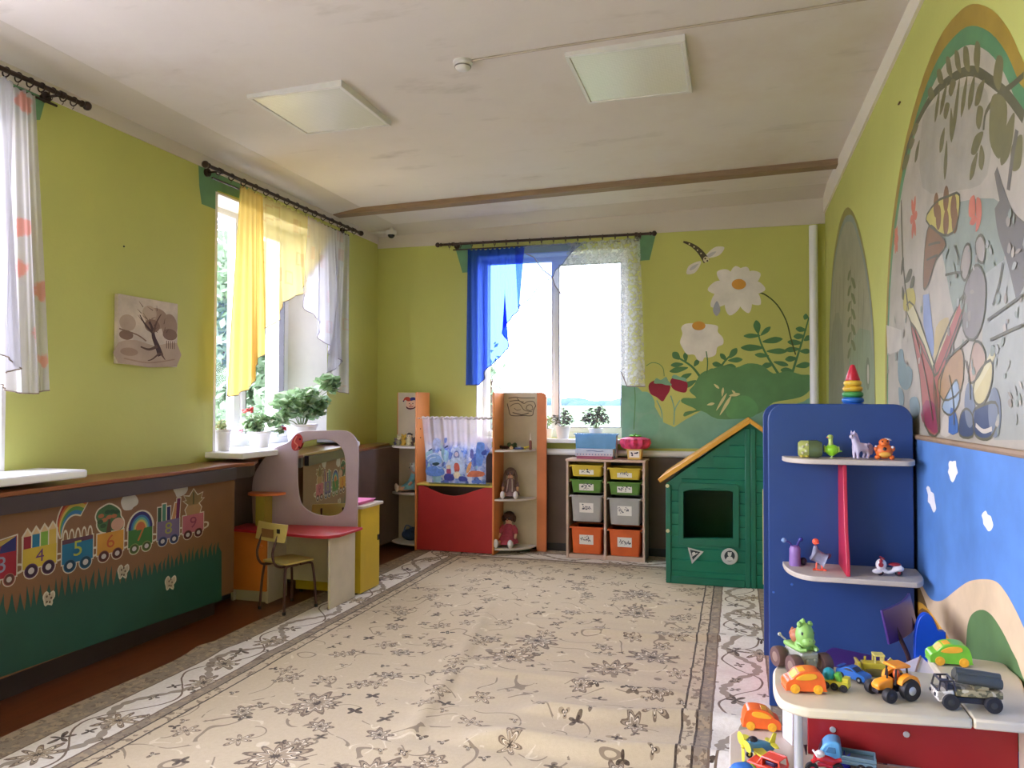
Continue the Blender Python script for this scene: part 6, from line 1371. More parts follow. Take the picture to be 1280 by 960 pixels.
MB().bb(.742, .766, ry_-.3, ry_-.002, LZ, TT-.027).build('right_support', TAB, t); MB().bb(.69, .735, 2.30, 2.62, LZ-.3, LZ-.0225).build('right_support', TAB, t)
# chair, blue board and white box behind the table
PURP = mat((66, 34, 112), .35, .06, 5, name='purple_laminate'); DKT = mat((58, 34, 40), .3, .06, 8, metal=.2, name='dark_brown_tube')
kid_chair('purple child chair with dark tube frame between the toy table and the blue shelf', (.43, 3.18, .0), math.radians(64), PURP, PURP, DKT, hs=.40, w_=.27, d_=.27)
t = thing('shaped_board', 'bright blue board with a rounded top standing by the wall behind the toy table', 'board', (.66, 3.0, 0))
ob = [hY(u, v, 3.0) for u, v in ((1143, 850), (1144, 800), (1147, 779), (1152, 770), (1158, 767.5), (1165, 771), (1170, 781), (1173.5, 789), (1181, 790), (1183, 797), (1184, 850))]
MB().prism([(ob[0].x, 3.0, .0)] + [tuple(p) for p in spl(ob, 3, False)] + [(ob[-1].x, 3.0, .0)], (0, .03, 0)).build('board', mat((18, 74, 190), .35, .06, 5, name='bright_blue'), t, bevel=.005)
MB().bb(ob[0].x+.02, ob[-1].x-.02, 2.97, 3.06, 0, .02).build('base', mat((18, 74, 190), .35, .06, 5), t)
LW = mat((214, 208, 224), .6, .03, name='lilac_white_card'); q = hZ(1151, 819.5, .60); s_ = .17; R_ = RZ(math.radians(38))
t = thing('cardboard_box', 'pale lilac-white three-cornered cardboard box standing behind the toy table', 'box', (q.x, q.y-.13, 0))
qa, qc = hZ(1108, 838, .60), hZ(1176, 844, .60); MB().prism([(qa.x, max(qa.y, 2.50), 0), (q.x, q.y, 0), (qc.x, max(qc.y, 2.50), 0)], (0, 0, .6)).build('box', LW, t, bevel=.002); MB().tube([(q.x-.003, q.y-.01, .601), ((qa.x+qc.x)/2, 2.51, .601)], .003, 6).build('tape_strip', mat((150, 120, 100), .5, name='parcel_tape'), t)
w0 = hZ(996, 934, LZ); t = thing('white_box', 'small white box leaning beside the metal table leg on the low shelf', 'box', (w0.x, w0.y+.03, LZ+.0005), 0)
RR = RZ(math.radians(24)) @ RX(math.radians(-0)); c = Vector((w0.x+.02, w0.y+.05, LZ+.064)); MB().box(c, (.10, .06, .126), 0, RR).build('carton', mat((232, 230, 234), .5, .03, name='white_carton'), t, bevel=.003); MB().box(c+Vector((0, 0, .064)), (.101, .061, .003), 0, RR).build('lid', mat((238, 236, 240), .5, .03, name='white_lid'), t)

# ------------------------------------------------------------------ toys
PL = lambda c, n, r=.3: mat(c, r, .05, 30, name=n)
TYRE = PL((34, 32, 34), 'toy_tyre', .6); TORG = PL((236, 104, 40), 'toy_orange'); TYEL = PL((240, 176, 48), 'toy_amber'); TGRN = PL((120, 196, 54), 'toy_green'); TLEM = PL((214, 206, 66), 'toy_lemon'); TBLU = PL((40, 108, 196), 'toy_blue'); TSKY = PL((92, 160, 204), 'toy_sky_blue'); TWHT = PL((228, 224, 226), 'toy_white'); TDRK = PL((40, 36, 44), 'toy_black')
def wheel(parent, L, x, y, z, r, w_, tm, hm, name='wheel', hub=.55):
    mb = MB(L); mb.lathe([(r*.3, -w_/2), (r*.92, -w_/2), (r, -w_*.32), (r, w_*.32), (r*.92, w_/2), (r*.3, w_/2)], (x, y, z), 20, 0, RX(PI/2)); o = mb.build(name, tm, parent)
    mb = MB(L); mb.lathe([(.0003, -w_/2-.0012), (r*hub*.5, -w_/2-.0015), (r*hub, -w_*.5+.001), (r*hub, w_*.5-.001), (r*hub*.5, w_/2+.0015), (.0003, w_/2+.0012)], (x, y, z), 14, 0, RX(PI/2)); mb.build('hub', hm, o)
def profbody(L, prof, w_, name, m, parent, bev=.006, y0=0.0, taper=None):
    mb = MB(L); P = [(x, y0-w_/2, z) for x, z in prof]; mb.prism(P, (0, w_, 0)); return mb.build(name, m, parent, bevel=bev, seg=3)
def sidewin(L, pts, w_, name, m, parent, out=.0018, both=True):
    for s_ in ((-1, 1) if both else (-1,)):
        MB(L).prism([(x, s_*(w_/2-.004), z) for x, z in pts], (0, s_*(.004+out), 0)).build(name, m, parent, bevel=.0015)
def hatch(label, loc, rz, sc, body, glass, whl, group='toy cars on the play table'):
    """rounded plastic hatchback; nose towards -x"""
    t = thing('toy_car', label, 'toy car', loc, rz, group); L = WM[t.name]; s = sc; w_ = .072*s
    pr = [(x*s, z*s) for x, z in spl([(-.068, .012), (-.070, .03), (-.062, .042), (-.046, .050), (-.026, .070), (.004, .078), (.036, .078), (.054, .070), (.064, .045), (.067, .018), (.060, .010), (-.060, .009)], 4)]
    profbody(L, pr, w_, 'body', body, t, .012*s)
    win = [(x*s, z*s) for x, z in spl([(-.036, .050), (-.020, .064), (.004, .071), (.030, .070), (.036, .058), (.020, .050), (-.01, .047)], 3)]
    sidewin(L, win, w_, 'side_window', glass, t)
    mb = MB(L); A = [(-.0475, .0505), (-.0275, .0705), (-.0245, .0690), (-.0445, .0490)]; mb.prism([(x*s, -w_*.36, z*s) for x, z in A], (0, w_*.72, 0)); mb.prism([(x*s, -w_*.3, z*s) for x, z in ((-.022, .0735), (.0, .0795), (.0, .076), (-.022, .071))], (0, w_*.6, 0)); mb.build('windscreen', glass, t, bevel=.001)
    for x in (-.038, .040):
        for y in (-1, 1): wheel(t, L, x*s, y*w_*.44, .0165*s, .0165*s, .014*s, whl, whl, hub=.6)
    return t
# --- on the table
z = TT+.0004
q = hZ(1006, 868, z); hatch('orange plastic toy car with yellow windows at the left end of the play table', (q.x, q.y+.03, z), math.radians(10), .76, TORG, TYEL, TYEL)
q = hZ(1190, 834, z); hatch('lime green plastic toy car with yellow wheels at the back of the play table', (q.x, q.y+.035, z), math.radians(2), .82, TGRN, TYEL, TYEL)
# green monster in a clear buggy
q = hZ(1006, 846, z); t = thing('toy_buggy', 'green dinosaur toy riding a clear buggy with big brown wheels on the play table', 'toy car', (q.x-.005, q.y+.055, z), math.radians(-62), 'toy cars on the play table'); L = WM[t.name]
CLR = mat((206, 206, 190), .12, .06, 12, trans=.55, name='clear_plastic'); BRW = PL((92, 66, 62), 'toy_brown_rubber', .55); DGR = PL((132, 176, 92), 'dino_green', .45); CAR_ = PL((168, 104, 70), 'dino_brown', .5)
mb = MB(L); mb.box((0, 0, .048), (.095, .055, .034)); mb.box((.044, 0, .034), (.02, .04, .03)); o = mb.build('chassis', CLR, t, bevel=.008, seg=3)
MB(L).bb(-.05, .03, -.03, .03, .062, .076).build('deck', DGR, t, bevel=.006)
for x in (-.042, .040):
    for y in (-1, 1): wheel(t, L, x, y*.046, .030, .030, .028, BRW, PL((128, 104, 92), 'toy_brown_hub', .5), hub=.6)
mb = MB(L); hd = Vector((.018, 0, .108)); mb.ell(hd, (.027, .026, .034), 0, 16); mb.ell(hd+Vector((.018, 0, -.014)), (.018, .02, .014), 0, 12); mb.ell(hd+Vector((-.006, 0, -.03)), (.022, .026, .02), 0, 12)
for k in range(5): a = -.6+k*.5; mb.ell(hd+Vector((-.020*math.cos(a)-.004, 0, .034*math.sin(a)*.9+.006)), (.008, .006, .009), 0, 7)
for y in (-1, 1): mb.ell(hd+Vector((.0, y*.017, .030)), (.008, .008, .009), 0, 8); mb.tube([hd+Vector((-.002, y*.022, -.030)), hd+Vector((.022, y*.026, -.038)), hd+Vector((.032, y*.014, -.034))], [.007, .006, .005], 7)
mb.build('dinosaur', DGR, t)
mb = MB(L)
for y in (-1, 1): mb.ell(hd+Vector((.016, y*.018, .008)), (.004, .003, .005), 0, 7); mb.ell(hd+Vector((.034, y*.006, -.008)), (.0015, .0015, .0015), 0, 5)
mb.build('eyes', TDRK, t); mb = MB(L); mb.ell((-.026, .004, .092), (.022, .022, .022), 0, 12); mb.tube([(-.038, -.012, .096), (-.046, 0, .108), (-.040, .014, .098)], .005, 6); mb.build('seat_back', CAR_, t)
mb = MB(L); mb.tube([(-.05, -.02, .075), (-.06, -.03, .085)], .003, 6); mb.ell((-.062, -.032, .088), .006, 0, 8); mb.ell((.052, .012, .044), (.004, .007, .007), 0, 8); mb.ell((.052, -.012, .044), (.004, .007, .007), 0, 8); mb.build('lamps', CLR, t)
# small lorry with a turquoise ball
q = hZ(1046, 864, z); t = thing('toy_truck', 'tiny lemon and green toy truck with a turquoise ball cab beside the orange car', 'toy car', (q.x, q.y+.02, z), math.radians(160), 'toy cars on the play table'); L = WM[t.name]
profbody(L, [(-.036, .010), (.034, .010), (.036, .02), (.010, .024), (-.034, .026)], .034, 'chassis', TLEM, t, .003); MB(L).ell((.018, 0, .036), (.0165, .0165, .0175), 0, 16).build('cab', PL((36, 150, 164), 'toy_turquoise'), t)
mb = MB(L); mb.prism([(-.004, -.014, .024), (.004, -.014, .042), (-.010, -.014, .046), (-.018, -.014, .024)], (0, .028, 0)); mb.build('bonnet', PL((104, 190, 70), 'toy_leaf_green'), t, bevel=.004); MB(L).bb(-.035, -.019, -.015, .015, .024, .036).build('bed', TLEM, t, bevel=.002)
for x in (-.024, 0, .022):
    for y in (-1, 1): wheel(t, L, x, y*.017, .010, .010, .008, TYRE, TDRK)
# blue racer
q = hZ(1067, 850, z); t = thing('toy_car', 'small dark blue metal toy car pointing forward on the play table', 'toy car', (q.x, q.y+.006, z), math.radians(142), 'toy cars on the play table'); L = WM[t.name]
pr = [(x, zz) for x, zz in spl([(-.042, .008), (-.044, .018), (-.036, .0235), (-.018, .026), (-.004, .0345), (.012, .035), (.028, .027), (.040, .025), (.042, .012), (.036, .007), (-.036, .006)], 3)]
profbody(L, pr, .036, 'body', TBLU, t, .004); sidewin(L, [(-.012, .026), (-.002, .033), (.010, .033), (.022, .0265)], .036, 'side_window', TDRK, t, .0008)
mb = MB(L); mb.prism([(-.0185, -.013, .0262), (-.005, -.013, .0342), (-.0045, -.013, .0352), (-.0195, -.013, .0272)], (0, .026, 0)); mb.prism([(.014, -.013, .0345), (.027, -.013, .0272), (.0275, -.013, .0282), (.0145, -.013, .0356)], (0, .026, 0)); mb.build('windscreen', TDRK, t)
MB(L).bb(.032, .040, -.018, .018, .030, .032).build('spoiler', TBLU, t); 
for x in (-.027, .026):
    for y in (-1, 1): wheel(t, L, x, y*.0165, .0085, .0085, .006, TYRE, METAL)
# bulldozer
q = hZ(1094, 845, z); t = thing('toy_bulldozer', 'small yellow toy bulldozer at the back edge of the play table', 'toy bulldozer', (q.x, q.y+.02, z), math.radians(6), 'toy cars on the play table'); L = WM[t.name]; TY2 = PL((206, 186, 60), 'toy_mustard')
mb = MB(L); mb.bb(-.034, .030, -.016, .016, .012, .034); mb.build('body', TY2, t, bevel=.003)
mb = MB(L); mb.prism([(-.052, -.024, .006), (-.040, -.024, .006), (-.037, -.024, .022), (-.042, -.024, .038), (-.050, -.024, .038), (-.046, -.024, .022)], (0, .048, 0)); mb.build('blade', TY2, t, bevel=.002)
mb = MB(L)
for a_ in ((.000, -.013), (.022, -.013), (.000, .013), (.022, .013)): mb.bb(a_[0]-.002, a_[0]+.002, a_[1]-.002, a_[1]+.002, .034, .054)
mb.bb(-.003, .026, -.016, .016, .054, .058); mb.bb(.020, .025, -.012, .012, .034, .050); mb.build('cab', PL((222, 206, 110), 'toy_pale_yellow'), t)
for y in (-1, 1):
    mb = MB(L); mb.prism([(p, y*.024-.006, zz) for p, zz in spl([(-.032, .010), (-.026, .002), (.020, .002), (.028, .010), (.022, .019), (-.026, .019)], 3)], (0, .012, 0)); mb.build('track', PL((112, 100, 52), 'toy_track_khaki', .5), t, bevel=.001)
mb = MB(L); mb.tube([(-.022, .008, .034), (-.022, .008, .046)], .003, 8); mb.tube([(.034, 0, .03), (.046, 0, .046), (.050, 0, .038)], .004, 6); mb.build('exhaust', TY2, t)
# tractor
q = hZ(1117, 876, z); t = thing('toy_tractor', 'orange toy tractor with large black wheels in the middle of the play table', 'toy tractor', (q.x, q.y+.028, z), math.radians(-150), 'toy cars on the play table'); L = WM[t.name]; TRO = PL((238, 148, 40), 'tractor_orange')
mb = MB(L); mb.prism([(.004, -.014, .026), (.050, -.014, .024), (.055, -.014, .036), (.046, -.014, .046), (.004, -.014, .056)], (0, .028, 0)); mb.build('bonnet', TRO, t, bevel=.005, seg=3)
mb = MB(L); mb.bb(-.042, .052, -.012, .012, .016, .027); mb.bb(.026, .038, -.028, .028, .012, .020); mb.bb(-.032, -.020, -.03, .03, .02, .032); mb.build('chassis', TDRK, t, bevel=.002)
mb = MB(L)
for a_ in ((.004, -.019), (.004, .019), (-.036, -.019), (-.036, .019)): mb.tube([(a_[0], a_[1], .038), (a_[0]*.8-.004, a_[1]*.9, .082)], .0026, 6)
mb.bb(-.036, -.026, -.017, .017, .03, .058); mb.build('cab_frame', TDRK, t); mb = MB(L); mb.bb(-.042, .008, -.024, .024, .080, .088); mb.build('roof', TRO, t, bevel=.004, seg=3)
mb = MB(L); mb.bb(-.026, -.008, -.011, .011, .036, .044); mb.ell((-.016, 0, .058), (.009, .010, .014), 0, 10); mb.build('driver_seat', PL((206, 92, 40), 'tractor_seat'), t)
mb = MB(L)
for y in (-1, 1): mb.prism([(x, y*.029-.009, zz) for x, zz in spl([(-.058, .034), (-.050, .058), (-.028, .067), (-.006, .058), (.0, .042), (-.008, .050), (-.028, .058), (-.046, .050)], 3)], (0, .018, 0))
mb.build('mudguard', TRO, t)
for y in (-1, 1): wheel(t, L, -.028, y*.034, .028, .028, .020, TYRE, METAL, hub=.5); wheel(t, L, .034, y*.034, .0185, .0185, .018, TYRE, TDRK, hub=.5)
mb = MB(L); mb.tube([(.02, .008, .054), (.02, .008, .078)], .0025, 6); mb.build('exhaust', TDRK, t)
# military lorry
q = hZ(1216, 890, z); t = thing('toy_army_truck', 'camouflage toy army truck with a grey launcher tube at the front of the play table', 'toy truck', (q.x, q.y+.03, z), math.radians(4), 'toy cars on the play table'); L = WM[t.name]
gC = G('toy_camouflage'); o_ = gC.obj(); n_ = gC.noise(o_, 55, 2); cc_ = gC.mix(gC.m_('GREATER_THAN', n_, .52), lin((160, 146, 108)), lin((98, 92, 62))); gC.set(gC.b.inputs['Base Color'], gC.mix(gC.m_('GREATER_THAN', gC.noise(o_, 38, 2), .6), cc_, lin((196, 186, 156)))); gC.b.inputs['Roughness'].default_value = .45
gW = G('toy_pale_camouflage'); o_ = gW.obj(); gW.set(gW.b.inputs['Base Color'], gW.mix(gW.m_('GREATER_THAN', gW.noise(o_, 60, 2), .58), lin((206, 200, 190)), lin((150, 142, 128)))); gW.b.inputs['Roughness'].default_value = .45
profbody(L, [(-.080, .018), (-.086, .030), (-.082, .044), (-.044, .050), (-.040, .018)], .058, 'cab_front', gW.m, t, .004)
mb = MB(L)
for y in (-1, 1):
    mb.tube([(-.080, y*.026, .046), (-.074, y*.025, .070), (-.044, y*.025, .072), (-.040, y*.026, .048)], .0028, 6); mb.tube([(-.060, y*.026, .046), (-.060, y*.025, .072)], .0024, 6)
for zz, x in ((.070, -.074), (.0715, -.044), (.046, -.081)): mb.tube([(x, -.025, zz), (x, .025, zz)], .0028, 6)
mb.bb(-.062, -.044, -.022, .022, .048, .062); mb.build('cab_frame', TDRK, t)
mb = MB(L); mb.bb(-.040, .070, -.026, .026, .034, .052); mb.build('bed', gC.m, t, bevel=.003)
for x in (-.078, ): 
    for y in (-1, 1): MB(L).ell((-.0855, y*.018, .034), (.003, .007, .005), 0, 8).build('headlamp', TDRK, t)
mb = MB(L); mb.bb(-.078, .068, -.018, .018, .016, .030); mb.build('chassis', TDRK, t); mb = MB(L); mb.bb(.005, .040, -.018, .018, .052, .062); mb.build('turntable', gC.m, t)
GUN = PL((70, 72, 66), 'launcher_grey', .4); mb = MB(L)
for y, zz in ((-.012, .074), (.012, .074), (0, .084)): mb.cyl((-.034, y, zz+.004), (.070, y, zz-.006), .013, None, 14)
mb.build('launcher_tube', GUN, t)
for x in (-.052, .046):
    for y in (-1, 1): wheel(t, L, x, y*.027, .0205, .0205, .016, TYRE, PL((52, 52, 50), 'dark_hub', .5), hub=.5)
# --- on the low shelf
z = LZ+.0006
q = hZ(951, 914, z); tc = hatch('orange plastic toy car with yellow windows on the low shelf', (q.x, q.y+.03, z), math.radians(186), .84, TORG, TYEL, TYEL, 'toys on the low shelf')
q = hZ(946, 955, z); t = thing('toy_plane', 'yellow and blue toy airplane on the low shelf below the table', 'toy plane', (q.x, q.y+.02, z), math.radians(205), 'toys on the low shelf'); L = WM[t.name]
mb = MB(L); mb.tube([(-.052, 0, .036), (-.03, 0, .040), (.0, 0, .044), (.024, 0, .046), (.036, 0, .044)], [.008, .014, .019, .018, .008], 14); mb.build('fuselage', TSKY, t); MB(L).ell((.012, 0, .060), (.016, .012, .012), 0, 12).build('canopy', TDRK, t)
mb = MB(L)
for y in (-1, 1): mb.prism([(x, yy*y, .040) for x, yy in spl([(.018, .015), (.022, .050), (.012, .075), (-.004, .072), (-.010, .04), (-.008, .015)], 3)], (0, 0, .005)); mb.prism([(x, yy*y, .046) for x, yy in spl([(-.040, .005), (-.040, .030), (-.052, .034), (-.056, .005)], 3)], (0, 0, .004))
mb.prism([(-.038, -.002, .050), (-.052, -.002, .078), (-.062, -.002, .076), (-.056, -.002, .046)], (0, .004, 0)); mb.build('wing', TLEM, t, bevel=.001)
mb = MB(L)
for k in range(3): a = k*2*PI/3+.4; mb.ell((.040, .024*math.cos(a), .044+.024*math.sin(a)), (.003, .020*abs(math.cos(a))+.007, .020*abs(math.sin(a))+.007), 0, 8)
mb.ell((.042, 0, .044), (.007, .006, .006), 0, 8); mb.build('propeller', TLEM, t)
for y in (-1, 1): wheel(t, L, .012, y*.022, .010, .010, .007, TYRE, TLEM); MB(L).tube([(.012, y*.012, .034), (.012, y*.018, .012)], .003, 6).build('strut', TLEM, t)
wheel(t, L, -.048, 0, .007, .007, .005, TYRE, TLEM); MB(L).tube([(-.048, 0, .03), (-.048, 0, .008)], .003, 6).build('strut', TLEM, t)
q = hZ(960, 973, z); t = thing('toy_jeep', 'red-orange toy jeep with open top in front of the toy airplane', 'toy car', (q.x, q.y+.02, z), math.radians(150), 'toys on the low shelf'); L = WM[t.name]; CORA = PL((234, 78, 56), 'toy_coral')
mb = MB(L); mb.bb(-.05, .05, -.027, .027, .014, .034); mb.build('body', CORA, t, bevel=.004); mb = MB(L)
for y in (-1, 1): mb.tube([(-.048, y*.024, .034), (-.044, y*.022, .056), (.004, y*.022, .056), (.018, y*.024, .034)], .0035, 6)
mb.bb(-.044, .004, -.024, .024, .055, .0575); mb.bb(.004, .008, -.024, .024, .034, .056); mb.build('roll_frame', CORA, t); MB(L).bb(-.03, .0, -.016, .016, .034, .046).build('seat', PL((60, 40, 70), 'toy_plum'), t, bevel=.003)
for x in (-.03, .032):
    for y in (-1, 1): wheel(t, L, x, y*.028, .0145, .0145, .011, PL((130, 176, 60), 'toy_lime'), TLEM)
q = hZ(930, 985, z); t = thing('toy_car', 'blue toy car with yellow nose at the left corner of the low shelf', 'toy car', (q.x, q.y+.02, z), math.radians(25), 'toys on the low shelf'); L = WM[t.name]
profbody(L, spl([(-.050, .010), (-.052, .026), (-.034, .036), (-.018, .050), (.020, .050), (.036, .034), (.048, .028), (.048, .010)], 3), .05, 'body', TBLU, t, .006); MB(L).ell((-.052, 0, .022), (.010, .022, .012), 0, 12).build('nose', TYEL, t); sidewin(L, [(-.02, .035), (-.012, .046), (.016, .046), (.024, .035)], .05, 'side_window', TDRK, t, .001)
for x in (-.03, .03):
    for y in (-1, 1): wheel(t, L, x, y*.024, .0125, .0125, .010, TYRE, TYEL)
q = hZ(1058, 956, z); q.y = min(q.y, ry_-.06); t = thing('toy_lorry', 'sky-blue toy lorry with a tall rounded cab and flat bed on the low shelf', 'toy truck', (q.x, q.y+.01, z), math.radians(-6), 'toys on the low shelf'); L = WM[t.name]; GBL = PL((108, 136, 150), 'lorry_grey_blue')
profbody(L, spl([(-.070, .012), (-.074, .036), (-.062, .062), (-.046, .074), (-.022, .074), (-.016, .058), (-.016, .012)], 3), .062, 'cab', TSKY, t, .006); mb = MB(L); mb.prism([(-.0745, -.022, .040), (-.066, -.022, .058), (-.0645, -.022, .0575), (-.0725, -.022, .040)], (0, .044, 0)); mb.build('windscreen', TDRK, t)
sidewin(L, [(-.058, .044), (-.050, .060), (-.030, .060), (-.028, .044)], .062, 'side_window', PL((70, 122, 160), 'lorry_window'), t, .001)
mb = MB(L); mb.bb(-.016, .076, -.030, .030, .018, .030); mb.bb(-.014, .076, -.030, -.025, .030, .042); mb.bb(-.014, .076, .025, .030, .030, .042); mb.bb(.071, .076, -.025, .025, .030, .042); mb.build('bed', GBL, t, bevel=.003)
for x in (-.050, .036, .058):
    for y in (-1, 1): wheel(t, L, x, y*.029, .0125, .0125, .010, TYRE, METAL)
q = hZ(1032, 972, z); t = thing('toy_motorbike', 'red and white toy motorbike at the bottom edge on the low shelf', 'toy motorbike', (q.x, q.y+.012, z), math.radians(12), 'toys on the low shelf'); L = WM[t.name]; TRED = PL((190, 34, 46), 'toy_red')
for x in (-.036, .034): wheel(t, L, x, 0, .018, .018, .012, TYRE, TRED)
mb = MB(L); mb.tube(spl([(-.036, 0, .036), (-.02, 0, .046), (.0, 0, .046), (.02, 0, .040), (.044, 0, .044)], 3, False), [.006]*4+[.011]*6+[.006]*3, 8); mb.tube([(-.036, 0, .018), (-.026, 0, .058)], .004, 6); mb.tube([(.034, 0, .018), (.0, 0, .03), (-.02, 0, .03)], .006, 6); mb.build('frame', TRED, t)
mb = MB(L); mb.ell((-.014, 0, .058), (.014, .010, .012), 0, 10); mb.tube([(-.026, -.02, .06), (-.026, .02, .06)], .003, 6); mb.build('fairing', TWHT, t)
q = hZ(1056, 962, z); t = thing('toy_block', 'dark blue ridged toy block with small spikes beside the sky-blue lorry', 'toy', (q.x, q.y+.008, z), .2, 'toys on the low shelf'); L = WM[t.name]
mb = MB(L); mb.lathe([(.001, 0), (.015, 0), (.017, .006), (.014, .010), (.017, .016), (.014, .021), (.016, .028), (.010, .034), (.001, .035)], (0, 0, 0), 16); 
for k in range(5): a = k*1.26; mb.tube([(.01*math.cos(a), .01*math.sin(a), .03), (.016*math.cos(a), .016*math.sin(a), .044)], [.003, .0012], 6)
mb.build('body', PL((40, 36, 150), 'toy_indigo'), t)

# --- on the blue shelf
z = ZT1+.0005; yt = SY-.09
def XS(u, y=yt): return hY(u, 560, y).x
t = thing('toy_barrel', 'green faceted toy barrel at the left end of the upper blue-unit shelf', 'toy', (XS(1012), yt, z), 0, 'toys on the upper shelf of the blue unit'); L = WM[t.name]
A8 = RY(PI/2); gj = PL((168, 176, 96), 'jar_olive', .25); mb = MB(L); mb.lathe([(.001, -.048), (.030, -.048), (.040, -.036), (.040, -.006), (.001, -.006)], (-.0, 0, .0375), 8, 0, A8 @ RZ(PI/8)); mb.build('spotted_end', gj, t)
mb = MB(L); mb.lathe([(.001, -.005), (.040, -.005), (.041, .030), (.032, .050), (.001, .050)], (0, 0, .0375), 16, 0, A8); mb.build('clear_end', mat((120, 140, 96), .12, .08, 14, trans=.4, name='smoky_green_plastic'), t)
mb = MB(L)
for y, zz, x in ((-.037, .05, -.03), (-.038, .03, -.018), (-.036, .058, -.014), (-.037, .022, -.032)): mb.ell((x, y, zz), (.006, .004, .006), 0, 8)
mb.build('spots', PL((206, 204, 170), 'jar_spots'), t)
for x in (-.034, -.012):
    for y in (-.02, .02): MB(L).ell((x, y, .006), (.010, .010, .006), 0, 8).build('foot', PL((208, 192, 70), 'jar_feet'), t)
t = thing('toy_duck', 'lime green long-necked toy bird on the upper blue-unit shelf', 'toy', (XS(1039), yt, z), 0, 'toys on the upper shelf of the blue unit'); L = WM[t.name]; LIM = PL((146, 212, 46), 'lime_plastic'); LIM2 = PL((178, 200, 104), 'pale_lime_plastic')
mb = MB(L); mb.ell((.002, 0, .036), (.030, .026, .024), 0, 18); mb.ell((.002, 0, .022), (.018, .018, .014), 0, 12); mb.tube([(.026, 0, .032), (.044, 0, .030)], [.007, .003], 8); mb.build('body', LIM, t)
mb = MB(L); mb.tube([(-.002, 0, .05), (-.002, 0, .070), (-.003, 0, .088)], [.014, .009, .010], 12); mb.ell((-.004, -.001, .092), (.013, .012, .011), 0, 12); mb.build('neck', LIM2, t); MB(L).ell((-.014, -.006, .090), (.007, .005, .003), 0, 8).build('beak', TORG, t)
mb = MB(L); mb.ell((-.028, -.006, .040), (.006, .012, .016), 0, 10); mb.ell((.030, -.004, .038), (.005, .012, .014), 0, 10); mb.build('wing', LIM2, t); mb = MB(L); mb.tube([(.002, -.004, .018), (.002, -.006, .003)], .003, 6); mb.ell((.002, -.010, .0025), (.010, .012, .0025), 0, 8); mb.build('foot', LIM2, t)
t = thing('toy_pony', 'white toy pony with pale mane on the upper blue-unit shelf', 'toy', (XS(1075), yt-.03, z), math.radians(215), 'toys on the upper shelf of the blue unit'); L = WM[t.name]; PON = PL((206, 196, 216), 'pony_white', .4); MAN = PL((184, 168, 200), 'pony_mane', .5)
def skinned(name, verts, edges, radii, m, parent, L, sub=2, root=0):
    me = bpy.data.meshes.new(name); M2 = WM[parent.name].inverted() @ L; me.from_pydata([tuple(M2 @ Vector(v)) for v in verts], edges, [])
    o = bpy.data.objects.new(name, me); COL.objects.link(o); o.parent = parent; WM[o.name] = WM[parent.name]; me.materials.append(m)
    bm = bmesh.new(); bm.from_mesh(me); ly = bm.verts.layers.skin.verify(); bm.verts.ensure_lookup_table()
    for i, r in enumerate(radii): bm.verts[i][ly].radius = (r, r); bm.verts[i][ly].use_root = (i == root)
    bm.to_mesh(me); bm.free()
    s = o.modifiers.new('skin', 'SKIN'); s.use_smooth_shade = True; d = o.modifiers.new('sub', 'SUBSURF'); d.levels = d.render_levels = sub
    return o
V = [(-.022, 0, .052), (.002, 0, .050), (.024, 0, .053), (.034, 0, .070), (.038, 0, .092), (.047, 0, .102), (.060, 0, .092)]; Rr = [.018, .0175, .018, .012, .011, .0125, .008]; Ed = [(0, 1), (1, 2), (2, 3), (3, 4), (4, 5), (5, 6)]
for bx_, by_, b0 in ((-.024, .011, 0), (-.024, -.011, 0), (.026, .011, 2), (.026, -.011, 2)):
    n_ = len(V); back = b0 == 0; V += [(bx_, by_, .036), (bx_+(-.006 if back else .003), by_, .022), (bx_+(-.001 if back else 0), by_, .008), (bx_+.003, by_, .003)]; Rr += [.010, .0065, .006, .008]; Ed += [(b0, n_), (n_, n_+1), (n_+1, n_+2), (n_+2, n_+3)]
skinned('body', V, Ed, Rr, PON, t, L, 2, 1)
mb = MB(L); mb.tube(spl([(.044, 0, .114), (.030, 0, .104), (.022, 0, .085), (.014, 0, .068)], 3, False), [.005]+[.009]*8+[.005], 8); mb.tube(spl([(-.036, 0, .062), (-.050, 0, .056), (-.054, 0, .036), (-.050, 0, .018)], 3, False), [.005]+[.009]*8+[.004], 8); mb.build('mane', MAN, t)
mb = MB(L)
for y in (-1, 1): mb.tube([(.044, y*.007, .110), (.043, y*.010, .124)], [.005, .001], 6)
mb.build('ear', PON, t); mb = MB(L)
for y in (-1, 1): mb.ell((.055, y*.0095, .101), (.003, .002, .0035), 0, 6)
mb.build('eye', TDRK, t)
t = thing('toy_creature', 'round orange toy creature at the right end of the upper blue-unit shelf', 'toy', (XS(1104), yt-.02, z), 0, 'toys on the upper shelf of the blue unit'); L = WM[t.name]; OR2 = PL((228, 116, 48), 'creature_orange', .45)
mb = MB(L); mb.ell((0, 0, .036), (.036, .030, .034), 0, 18); mb.ell((.0, -.004, .072), (.022, .020, .018), 0, 14); mb.ell((-.004, -.020, .066), (.013, .010, .009), 0, 10)
for s_ in (-1, 1): mb.ell((s_*.028, -.012, .010), (.012, .016, .010), 0, 10); mb.ell((s_*.034, -.010, .046), (.008, .009, .012), 0, 8)
mb.build('body', OR2, t); mb = MB(L); mb.ell((0, -.024, .022), (.024, .012, .012), 0, 12); mb.build('belly', PL((232, 176, 72), 'creature_yellow', .45), t)
mb = MB(L); mb.ell((-.002, -.0285, .046), (.008, .004, .008), 0, 10); 
for s_ in (-1, 1): mb.ell((s_*.010, -.021, .078), (.003, .003, .004), 0, 6)
